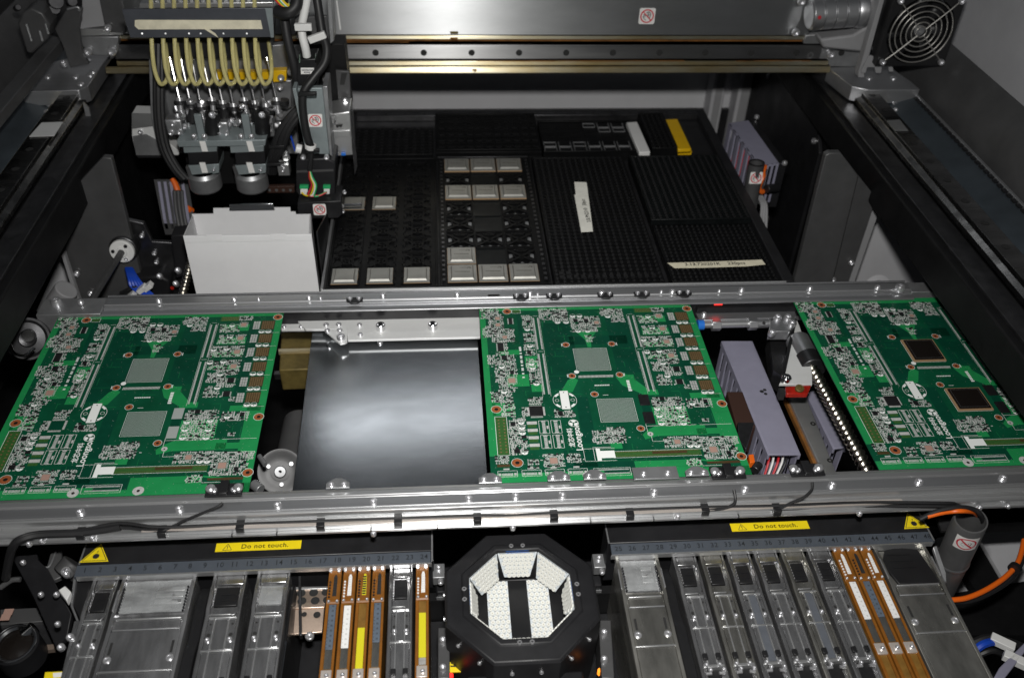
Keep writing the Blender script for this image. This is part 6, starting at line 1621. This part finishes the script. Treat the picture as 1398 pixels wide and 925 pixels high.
def carriage(label, top, zt, h, bolts):
    P = [at(a,b,z=zt) for a,b in top]; c = sum(P,Vector())/len(P)
    t = thing('rail_carriage', label, 'carriage', (c.x,c.y,zt-h))
    M().prism([p-Vector((0,0,h)) for p in P],(0,0,h)).build('slide_plate', MT['aluminium'], t, bevel=1.2)
    for a, b in bolts: M().lathe([(6,0),(6,1.5),(3,3.4),(.01,3.6)],at(a,b,z=zt),n=14).build('bolt', MT['screw_steel'], t)
    return t
zt = 132
cr = carriage('chamfered aluminium slide plate on the right rail under the fan', ((1163,118),(1188,123),(1256,122),(1245,112),(1212,90),(1130,92)), zt, 26, ((1187,107),(1220,107)))
M().prism([at(a,b,z=zt-30) for a,b in ((1180,140),(1240,138),(1236,150),(1184,152))],(0,0,-14)).build('bearing_block', MT['dark_steel'], cr, bevel=1)
for a, b in ((1185,150),(1221,143),(1222,151)): M().screw(at(a,b,z=zt-28),(0,-.5,.8),4,4).build('screw', MT['screw_steel'], cr)
M().obox(at(1196,146,z=zt-26),(1,0,0),(0,1,0),(0,0,1),6,4,3).build('grease_nipple', MT['brass_block'], cr, bevel=1)
q = [at(a,b,z=124.8) for a,b in ((1211,165),(1228,164),(1240,179),(1222,179))]
tag(M().prism(q,(0,0,.8)).build('glint_patch', MT['aluminium_bright']), 'painted square glint patch on the right guide rail below the slide plate', 'patch')  # thin bright sheet that paints a glint onto the rail
cl_ = carriage('chamfered aluminium slide plate on the left rail with an upright link arm', ((28,125),(107,123),(120,118),(144,82),(150,76),(118,74),(70,85)), zt, 26, ((65,105),(103,105),(110,115),(123,103),(127,98),(120,83)))
M().prism([at(a,b,z=zt-30) for a,b in ((62,145),(108,142),(104,156),(58,160))],(0,0,-14)).build('bearing_block', MT['dark_steel'], cl_, bevel=1)
for a, b in ((67,144),(100,143),(64,154),(108,152)): M().screw(at(a,b,z=zt-28),(0,-.5,.8),4,4).build('screw', MT['screw_steel'], cl_)
M().prism([at(a,b,y=735) for a,b in ((113,140),(121,148),(127,174),(120,172))],(0,4,0)).build('wiper_plate', MT['aluminium_dull'], cl_)
yA = 830
M().prism([at(a,b,y=yA) for a,b in ((74,40),(92,10),(112,12),(108,40),(112,76),(122,88),(96,93),(84,60))],(0,10,0)).build('link_arm', MT['grey_dark_paint'], cl_, bevel=2)
M().screw(at(88,88,y=yA-4),(0,-.4,.9),6,6).build('screw', MT['screw_steel'], cl_)
q = [at(a,b,z=124.8) for a,b in ((57,168),(86,167),(74,186),(40,187))]
tag(M().prism(q,(0,0,.8)).build('glint_patch', MT['aluminium_matte']), 'painted glint patch with a hole on the left guide rail below the slide plate', 'patch')  # specular glint of the rail, put in as a pale sheet
# long bar and vented box at the upper left
lb = thing('cover_bar', 'long grey square bar running towards the viewer at the upper left', 'bar', at(40,100,z=175))
A0, A1, A2, A3 = (at(a,b,z=175) for a,b in ((68,48),(86,52),(-20,178),(-44,178)))
M().prism([A0,A1,A2,A3],(0,0,-18)).build('bar', MT['grey_dark_paint'], lb, bevel=1.5)
vb = thing('vent_box', 'dark grey rounded box with ventilation slots at the upper left', 'box', at(45,50,y=800))
bp = [at(a,b,y=800) for a,b in ((24,32),(32,16),(42,11),(58,18),(68,34),(66,52),(44,74),(36,72))]
M().prism(bp,(0,40,0)).build('case', MT['grey_dark_paint'], vb, bevel=3)
for (a0,b0,a1,b1) in ((36,33,43,56),(54,42,58,56),(62,32,66,46)):
    M().tube([at(a0,b0,y=798),at(a1,b1,y=798)],2.2,8).build('slot_rim', MT['aluminium'], vb)
t = thing('cable_tray', 'dark cluster of cable fittings at the top left edge', 'fittings', at(75,8,y=850))
for a, b, r in ((50,8,6),(72,14,9),(74,4,12),(22,12,5),(96,4,8)): M().cyl(at(a,b,y=850),at(a+3,b-2,y=835),r,n=14).build('fitting', MT['dark_steel'], t, bevel=1)
M().tube([at(92,13,y=826),at(106,10,y=826),at(108,15,y=826)],2,8).build('handle', MT['aluminium'], t)
M().prism([at(a,b,y=860) for a,b in ((100,-5),(114,-5),(112,28),(104,52),(96,52),(90,20))],(0,20,0)).build('black_guard', MT['black_satin'], t, bevel=2)
lp = thing('beam_end_block', 'steel end block with two large screws at the left end of the gantry beam', 'end block', at(140,50,y=850))
M().prism([at(a,b,y=850) for a,b in ((112,-5),(137,-5),(143,36),(105,40),(112,28))],(0,20,0)).build('upper_plate', MT['grey_paint'], lp, bevel=1)
M().prism([at(a,b,y=846) for a,b in ((103,40),(168,40),(168,48),(106,50))],(0,24,0)).build('bright_bar', MT['aluminium_bright'], lp, bevel=1)
M().prism([at(a,b,y=850) for a,b in ((107,50),(162,50),(160,72),(150,77),(128,76),(113,64))],(0,24,0)).build('lower_block', MT['aluminium_dull'], lp, bevel=2)
for a, b in ((121,70),(153,70)): M().lathe([(7.5,0),(7.5,4),(6,6),(4,6),(3.4,2),(.01,2)],at(a,b,y=848),(0,-1,.1),18).build('screw', MT['screw_steel'], lp)
M().prism([at(a,b,y=835) for a,b in ((135,-5),(165,-5),(172,45),(146,44),(140,20))],(0,8,0)).build('sheet', MT['grey_dark_paint'], lp, bevel=1)
M().screw(at(148,38,y=832),(0,-1,0),6,6).build('screw', MT['screw_steel'], lp)

# ------------------------------------------------------------------ the placement head hanging on the beam
YH = 640.0
def H(a, b, y=YH): return at(a,b,y=y)
hd = thing('placement_head', 'placement head with ten amber air tubes, nozzle rods and two stepper motors', 'placement head', H(300,230,720))
def fp(name, pts, y, d, material, bevel=1.0): return M().prism([H(a,b,y) for a,b in pts],(0,d,0)).build(name, MT[material], hd, bevel=bevel)
fp('front_plate', ((166,13),(372,11),(374,51),(178,52)), 640, 3, 'plate_dark', .6)
M().prism([H(a,b,640) for a,b in ((362,11),(372,11),(374,51),(370,51))],(0,-1.2,0)).build('plate_edge', MT['teal_grey'], hd)
ta = M().prism([H(a,b,638.6) for a,b in ((184,28),(188,27.5),(356,28),(358.5,40),(189,40.5),(184,36))],(0,1.2,0)).build('beige_tape', MT['tape_beige'], hd)
q = M().prism([H(a,b,637) for a,b in ((278,39.5),(284,39.5),(294,46),(298,52),(290,47))],(0,.8,0)).build('peeling_corner', MT['tape_beige'], hd); q.parent = ta
k = M()
for a in (194,226,258,274,305,337): k.cyl(H(a,46,640),H(a,46,639),1.3,n=10)
k.build('plate_rivets', MT['aluminium_dull'], hd, kind='stuff')
fp('manifold', ((196,-6),(372,-6),(368,80),(212,80)), 712, 60, 'black_satin')
fp('back_plate', ((205,78),(396,60),(408,210),(215,210)), 748, 14, 'aluminium_dull')
fp('left_side_plate', ((203,82),(212,82),(217,160),(228,205),(216,206),(206,160)), 690, 60, 'aluminium_dull')
fp('left_bracket', ((180,155),(208,156),(224,190),(244,206),(244,212),(186,212),(180,186)), 700, 30, 'aluminium_matte')
M().screw(H(192,180,699),(0,-1,.2),4,4).build('screw', MT['screw_steel'], hd)
M().prism([H(a,b,699.4) for a,b in ((181,186),(200,183),(212,190),(228,212),(186,212))],(0,.6,0)).build('bracket_shade_tone', MT['aluminium_dull'], hd)  # duller sheet: shaded end of the bracket's light gradient, set by colour
M().prism([H(a,b,698) for a,b in ((180,155),(208,156),(212,172),(180,176))],(0,2,0)).build('bracket_lit_tone', MT['aluminium_bright'], hd)  # brighter sheet: highlight on the bracket's upper part, set by colour
fp('bracket_foot', ((186,212),(232,212),(232,216),(188,216)), 704, 20, 'black_satin')
tubes = None
for i in range(10):                         # amber air tubes
    x = 206+i*15.7
    pl_ = [H(x,-4,668),H(x+.5,22,665),H(x+1,52,655),H(x+2,72,648),H(x+5,95,642),H(x+11,112,640),H(x+16,115,645),H(x+22,108,655),H(x+23.5,92,668),H(x+21.5,72,690),H(x+19.5,58,712)]
    M().tube(pl_, 3.1, 10, 5).build('air_tube', MT['tube_amber'], hd)
fp('tube_comb', ((190,5),(374,3),(374,10),(190,12)), 668, 26, 'aluminium_bright')
for i in range(9): fp('comb_tooth', ((211+i*15.7,-8),(216+i*15.7,-8),(217+i*15.7,5),(212+i*15.7,5)), 676, 20, 'aluminium', .5)
for i in range(10):                         # rods
    x0 = 232+i*14.7; x1 = x0+13
    M().cyl(H(x0,80,700),H(x1,136+(i%3)*4,676),1.9,n=10).build('nozzle_rod', MT['chrome'], hd)
    M().cyl(H(x0-.5,78,700),H(x0+.8,83,698),4,n=12).build('rod_head', MT['chrome'], hd)
rh = random.Random(11)
k = M(); kb = M(); kd = M()
for i in range(10):
    x = 245+i*14.7; b = 136+(i%3)*4
    k.cyl(H(x,b-3,676),H(x+.6,b+2,674),6.5,n=14); kd.cyl(H(x+.6,b+2,674),H(x+1.2,b+6,673),9.5,n=16); k.cyl(H(x+1.2,b+6,673),H(x+2.2,b+15,670),4.2,n=12)
    if i % 3 == 1: kb.cyl(H(x+2,b+8,672),H(x+3,b+26,668),9,n=16)
    else: k.cyl(H(x+3,b+15,668),H(x+4,b+27,666),5.5,n=12); k.cyl(H(x+3,b+20,660),H(x+6,b+22,652),3.5,n=10)
for i in range(60):                         # small fittings crowded between rods and motors
    a, b, y = rh.uniform(240,388), rh.uniform(138,184), rh.uniform(660,690)
    p = H(a,b,y); q = rh.random()
    if q < .4: k.cyl(p, p+Vector((rh.uniform(-1,1),-1,rh.uniform(5,12))), rh.uniform(2,4.5), n=10)
    elif q < .65: k.lathe([(4.5,0),(4.5,3),(2.8,4.2),(2.4,1.5),(.01,1.5)],p,(rh.uniform(-.3,.3),-1,rh.uniform(.1,.8)),12)
    elif q < .85: kd.cyl(p, p+Vector((0,0,rh.uniform(3,7))), rh.uniform(6,9), n=14)
    else: k.lathe([(7,0),(7.4,1.5),(7,3),(5,3),(5,0)],p,(rh.uniform(-.2,.2),-.2,1),16,closed=True)
k.build('rod_couplings', MT['screw_steel'], hd, kind='stuff'); kd.build('coupling_discs', MT['dark_steel'], hd, kind='stuff'); kb.build('black_dampers', MT['black_plastic'], hd, kind='stuff')
for (a, b, w_, h_) in ((240,170,17,18),(304,172,15,16)):
    c = H(a,b,662); M().obox(c,(1,0,0),(0,1,0),(0,0,1),w_*.75,12,h_*.75).build('valve_block', MT['aluminium'], hd, bevel=2.5)
    for dx, dz in ((-4,-6),(5,-5),(0,5)): M().screw(c+Vector((dx*1.5,-12,dz*1.4)),(0,-1,0.2),4,4).build('screw', MT['screw_steel'], hd)
for a in (290,358): M().cyl(H(a,155,655),H(a+1,186,655),12,n=20).build('black_cylinder', MT['black_plastic'], hd, bevel=2); M().screw(H(a,158,640),(0,-.7,.7),5,5).build('screw', MT['screw_steel'], hd)
for a in (256,364,380): M().cyl(H(a,140,690),H(a+2,186,680),5,n=12).build('steel_post', MT['aluminium'], hd)
for a in (368,246): M().obox(H(a,172,680),(1,0,0),(0,1,0),(0,0,1),7,6,16).build('rear_block', MT['aluminium'], hd, bevel=1)
fp('motor_plate', ((241,193),(363,191),(362,199),(244,201)), 628, 60, 'teal_grey', .8)
def motor(a, w_):
    fp('motor_flange', ((a,200),(a+w_,199),(a+w_,207),(a+1,209)), 632, 52, 'teal_grey', .6)
    fp('motor_body', ((a+6,208),(a+w_+1,206),(a+w_+3,224),(a+8,226)), 634, 48, 'black_satin', 1)
    fp('motor_end', ((a+7,226),(a+w_+3,224),(a+w_+3,236),(a+w_-6,238),(a+w_-6,236),(a+12,239)), 634, 46, 'teal_grey', .6)
    c = H(a+w_/2+7,246,655); M().lathe([(.01,-14),(24,-14),(26,-11),(26,12),(22,18)],c,(0,0,1),36).build('encoder_cap', MT['aluminium_dull'], hd)
    fp('cap_bracket', ((a+3,228),(a+9,228),(a+15,250),(a+10,250)), 640, 8, 'grey_dark_paint', .6)
    M().obox(H(a+w_/2,172,640),(1,0,0),(0,1,0),(0,0,1),5.5,3,20).build('belt_clamp', MT['teal_grey'], hd, bevel=.6)
    for dx in (-7, 7): M().screw(H(a+w_/2+dx,188,634),(0,-.5,.85),4.5,6).build('screw', MT['screw_steel'], hd)
    for (b0, b1, y) in ((193,207,626.5),(222,236,632)):
        M().prism([H(a+w_/2-1,b0,y),H(a+w_/2+7,b0,y),H(a+w_/2+11,b1,y),H(a+w_/2+3,b1,y)],(0,.8,0)).build('index_label', MT['sticker_white'], hd)
    M().screw(H(a+w_-4,231,632),(0,-1,0),2.6,3).build('screw', MT['screw_steel'], hd)
motor(250, 46); motor(314, 46)
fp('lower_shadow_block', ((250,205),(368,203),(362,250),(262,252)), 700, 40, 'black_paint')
fp('perforated_bar', ((322,256),(402,254),(402,263),(324,264)), 720, 8, 'ic_brown', .5)
k = M()
for i in range(8): k.cyl(H(330+i*9.5,259.5,719.8),H(330+i*9.5,259.5,719),2.6,n=10)
k.build('bar_holes', MT['print_black'], hd, kind='stuff')
fp('yellow_block', ((370,97),(391,96),(391,111),(371,113)), 706, 14, 'yellow_plastic', 1)
M().box(H(296,104,730).x,H(372,104,730).x,728,740,H(300,108,730).z,H(300,98,730).z).build('yellow_bar', MT['yellow_plastic'], hd)
for a, b in ((384,106),(383,119),(217,114)): M().lathe([(5.5,0),(5.5,3),(4,5),(2.6,5),(2.3,2),(.01,2)],H(a,b,704),(0,-1,.1),16).build('screw', MT['screw_steel'], hd)
fp('right_plate', ((372,112),(398,110),(398,146),(392,150),(376,148)), 722, 8, 'aluminium', .8)
# cable bundles of the head
ch = thing('cable_bundle', 'thick black cables hanging down both sides of the nozzle rods', 'cable', H(300,180,650))
for k, (dx, r) in enumerate(((0,5.5),(5,4.5),(-4,4))):
    M().tube([H(216+dx,60,700),H(216+dx,110,680),H(217+dx,160,665),H(224+dx,200,655),H(238+dx,228,648),H(252+dx,244,645)],r,10,5).build('left_cable', MT['black_rubber'], ch)
for k, dx in enumerate((0,7,13)):
    M().tube([H(410+dx*.5,145,640),H(396+dx,158,630),H(382+dx,178,625),H(374+dx,200,625),H(370+dx*.6,216,628),H(368+dx*.5,236,640)],5,10,5).build('right_cable', MT['black_rubber'], ch)
for (a, b) in ((372,200),(370,224)): M().obox(H(a+6,b,620),(1,0,0),(0,1,0),(0,0,1),12,3,2.5).build('cable_tie', MT['black_plastic'], ch, bevel=.6)
M().obox(H(388,229,628),(1,0,0),(0,1,0),(0,0,1),9,8,10).build('silver_block', MT['aluminium_bright'], ch, bevel=.8)
for dz in (-4,4): M().screw(H(386,229,619)+Vector((0,0,dz)),(0,-1,0),3.2,3).build('screw', MT['screw_steel'], ch)
M().cyl(H(390,210,640),H(391,216,628),6,n=14).build('plug', MT['aluminium_bright'], ch, bevel=.6)
M().tube([H(395,180,640),H(400,195,640),H(403,206,640)],1.6,6).build('blue_wire', MT['cable_blue'], ch)

# column with the laser sensor to the right of the head
YC = 590.0
sc = thing('sensor_column', 'grey sensor column right of the head with two no-touch stickers and a black sensor box', 'sensor column', H(435,290,640))
def cpn(name, pts, y, d, material, bevel=1.0): return M().prism([H(a,b,y) for a,b in pts],(0,d,0)).build(name, MT[material], sc, bevel=bevel)
cpn('column_plate', ((400,121),(440,120),(450,211),(422,210)), YC, 10, 'teal_grey')
cpn('column_flange', ((399,121),(404,121),(424,209),(418,209)), YC-14, 24, 'teal_grey', .8)
cpn('column_side', ((440,118),(447,118),(454,214),(450,212)), YC+2, 50, 'aluminium_dull')
no_hand_sticker(sc, H(430.5,164.5,YC-.6), (1,0,0), (.06,0,1), 21)
cpn('sensor_head', ((404,218),(446,216),(458,222),(458,266),(410,270),(404,262)), YC-6, 60, 'black_satin', 2)
M().prism([H(a,b,YC-7) for a,b in ((405,233),(455,231),(455,234),(405,236))],(0,1,0)).build('edge_line', MT['grey_dark_paint'], sc)
for a in (414,446): M().screw(H(a,214,YC-8),(0,-1,0),4.2,4).build('screw', MT['screw_steel'], sc)
for a, a1 in ((410,420),(442,450)):
    M().prism([H(a,258,YC-12),H(a1,258,YC-12),H(a1,265,YC-12),H(a,265,YC-12)],(0,6,0)).build('white_socket', MT['white_plastic'], sc, bevel=.6)
    M().prism([H(a-1,254,YC-12),H(a1+1,254,YC-12),H(a1+1,258,YC-12),H(a-1,258,YC-12)],(0,6,0)).build('green_socket', MT['wire_green'], sc, bevel=.4)
cpn('lower_box', ((406,277),(466,274),(468,292),(462,298),(412,299),(406,290)), YC-30, 50, 'black_satin', 1.5)
M().obox(H(417,299,YC-32),(1,0,0),(0,1,0),(0,0,1),10,5,3).build('steel_foot', MT['aluminium_dull'], sc, bevel=.8)
no_hand_sticker(sc, H(436.5,286,YC-31), (1,0,0), (0,0,1), 20)
M().cyl(H(468,280,YC-20),H(494,279,YC-20),2.2,n=10).build('probe_pin', MT['chrome'], sc)
for a, b in ((468,288),(470,262),(467,281)): M().screw(H(a,b,YC-22),(0.3,-1,0),3.2,3).build('screw', MT['screw_steel'], sc)
cpn('camera_block', ((450,156),(478,152),(483,212),(456,214)), 640, 50, 'aluminium_bright', 2)
M().prism([H(a,b,638) for a,b in ((455,180),(478,178),(478,186),(456,188))],(0,2,0)).build('block_ledge', MT['aluminium_bright'], sc, bevel=.5)
M().prism([H(a,b,637.5) for a,b in ((458,171),(468,170),(466,174),(463,173),(460,175))],(0,1,0)).build('black_mark', MT['print_black'], sc)
M().lathe([(8,0),(8,5),(5,8),(.01,8.5)],H(452,163,636),(0,-1,0),16).build('knob', MT['aluminium_bright'], sc)
M().obox(H(469,210,636),(1,0,0),(0,1,0),(0,0,1),3.5,2,2).build('blue_tab', MT['blue_plastic'], sc)
cpn('thin_guard', ((478,150),(481,150),(488,228),(484,240),(481,205)), 632, 3, 'dark_steel', .4)
cpn('rear_bracket', ((458,96),(477,98),(480,150),(462,142)), 690, 6, 'grey_dark_paint', 1)
cpn('rear_slot', ((466,100),(474,100),(470,116),(464,116)), 689, .8, 'print_black', .1)
cpn('dark_core', ((418,60),(470,60),(480,150),(450,240),(410,220)), 700, 40, 'black_paint')
for a, b in ((445,107),(471,138),(397,97)): M().lathe([(6,0),(6,6),(3,8),(.01,8)],H(a,b,680),(.2,-1,0),14).build('bolt', MT['screw_steel'], sc)
cpn('connector_box', ((406,82),(432,80),(434,118),(404,120)), 610, 40, 'black_plastic', 1.5)
st = M().prism([H(a,b,608.6) for a,b in ((410.5,93),(428.5,93),(429,101),(411,101.5))],(0,1.2,0)).build('paper_label', MT['sticker_white'], sc)
k = M()
for j in range(2):
    for i in range(9-j*4): k.rq(0,0,0,0,0) if False else k.prism([H(412+j*3+i*1.8,95+j*3,608.3),H(413.2+j*3+i*1.8,95+j*3,608.3),H(413.2+j*3+i*1.8,97+j*3,608.3),H(412+j*3+i*1.8,97+j*3,608.3)],(0,.1,0))
q = k.build('label_print', MT['strip_grey'], sc); q.parent = st
for a in (409,431): M().prism([H(a-.8,74,609),H(a+.8,74,609),H(a+.8,86,609),H(a-.8,86,609)],(0,4,0)).build('latch_wire', MT['chrome'], sc)
cpn('upper_plate', ((402,24),(446,22),(450,58),(430,62),(404,52)), 650, 6, 'grey_dark_paint', 1)
cpn('right_edge_plate', ((446,-6),(452,-6),(456,56),(451,60)), 660, 40, 'aluminium_dull', .6)
# cables of the column
cb = thing('cable_bundle', 'white and black cables with cable ties running down to the sensor column', 'cable', H(420,60,600))
wc = M().tube([H(420,-6,620),H(415,20,615),H(412,36,612),H(413,50,608),H(417,66,605),H(419,77,606)],6,12,5).build('white_cable', MT['white_plastic'], cb)
M().tube([H(432,-6,625),H(436,20,615),H(440,45,605),H(446,66,600),H(443,86,592),H(428,106,582),H(415,125,574),H(413,145,572),H(418,180,572),H(424,200,574)],6.2,12,5).build('black_cable', MT['black_rubber'], cb)
M().tube([H(424,200,574),H(424.5,212,574),H(423,232,575)],4.2,10,4).build('cable_sleeve', MT['black_rubber'], cb)
M().tube([H(386,-6,640),H(389,30,630),H(394,60,622),H(402,92,618),H(407,120,622)],7,12,5).build('left_black_cable', MT['black_rubber'], cb)
for (a, b, w_, h_, r_) in ((414,37,12,5,0),(433,51,13,5,.35)):
    c = H(a,b,598); M().obox(c,Vector((math.cos(r_),0,math.sin(r_))),(0,1,0),Vector((-math.sin(r_),0,math.cos(r_))),w_,3.5,h_).build('cable_tie', MT['white_plastic'], cb, bevel=1)
c = H(424,200,570); M().lathe([(7.5,-4),(8.6,-3),(8.6,3),(7.5,4)],c,(H(424,212,574)-H(424,200,574)),18).build('cable_tie', MT['white_plastic'], cb)
M().obox(H(427,205,566),(1,0,0),(0,1,0),(0,0,1),10,3,2.6).build('black_tie', MT['black_plastic'], cb, bevel=.6)
M().obox(H(420,128,564),(1,0,0),(0,1,0),(0,0,1),13,3,2.6).build('black_tie', MT['black_plastic'], cb, bevel=.6)
M().cyl(H(404,202,572),H(412,204,572),7,n=14).build('clear_clip', MT['white_plastic'], cb, bevel=1)
wi = [('wire_yellow',0),('white_plastic',1.5),('wire_red',-1.5),('wire_green',2.5),('brass_block',-.8)]
for k, (mt_, dx) in enumerate(wi):
    e = (412+k*2,263) if k in (0,1,4) else (446,262)
    M().tube([H(423,232,574),H(424+dx,242,572),H(428+dx*1.5,253,570),H(424+dx*2,265+k*.6,568),H((e[0]+424)/2,267,570),H(*e,576)],1.5,6,5).build('wire', MT[mt_], cb)
lo = thing('cable_loom', 'loop of coloured wires in a black sleeve at the top beside the tubes', 'wires', H(380,8,610))
for k, mt_ in enumerate(('wire_red','wire_yellow','wire_green','white_plastic','wire_yellow')):
    M().tube([H(372+k*2.4,-8,610),H(378+k*2.2,2,606),H(386+k*2,8,606),H(394+k,6,610)],1.8,6,5).build('wire', MT[mt_], lo)
M().tube([H(378,16,616),H(392,18,608),H(404,8,612),H(406,-6,620)],9,12,5).build('sleeve', MT['black_rubber'], lo)
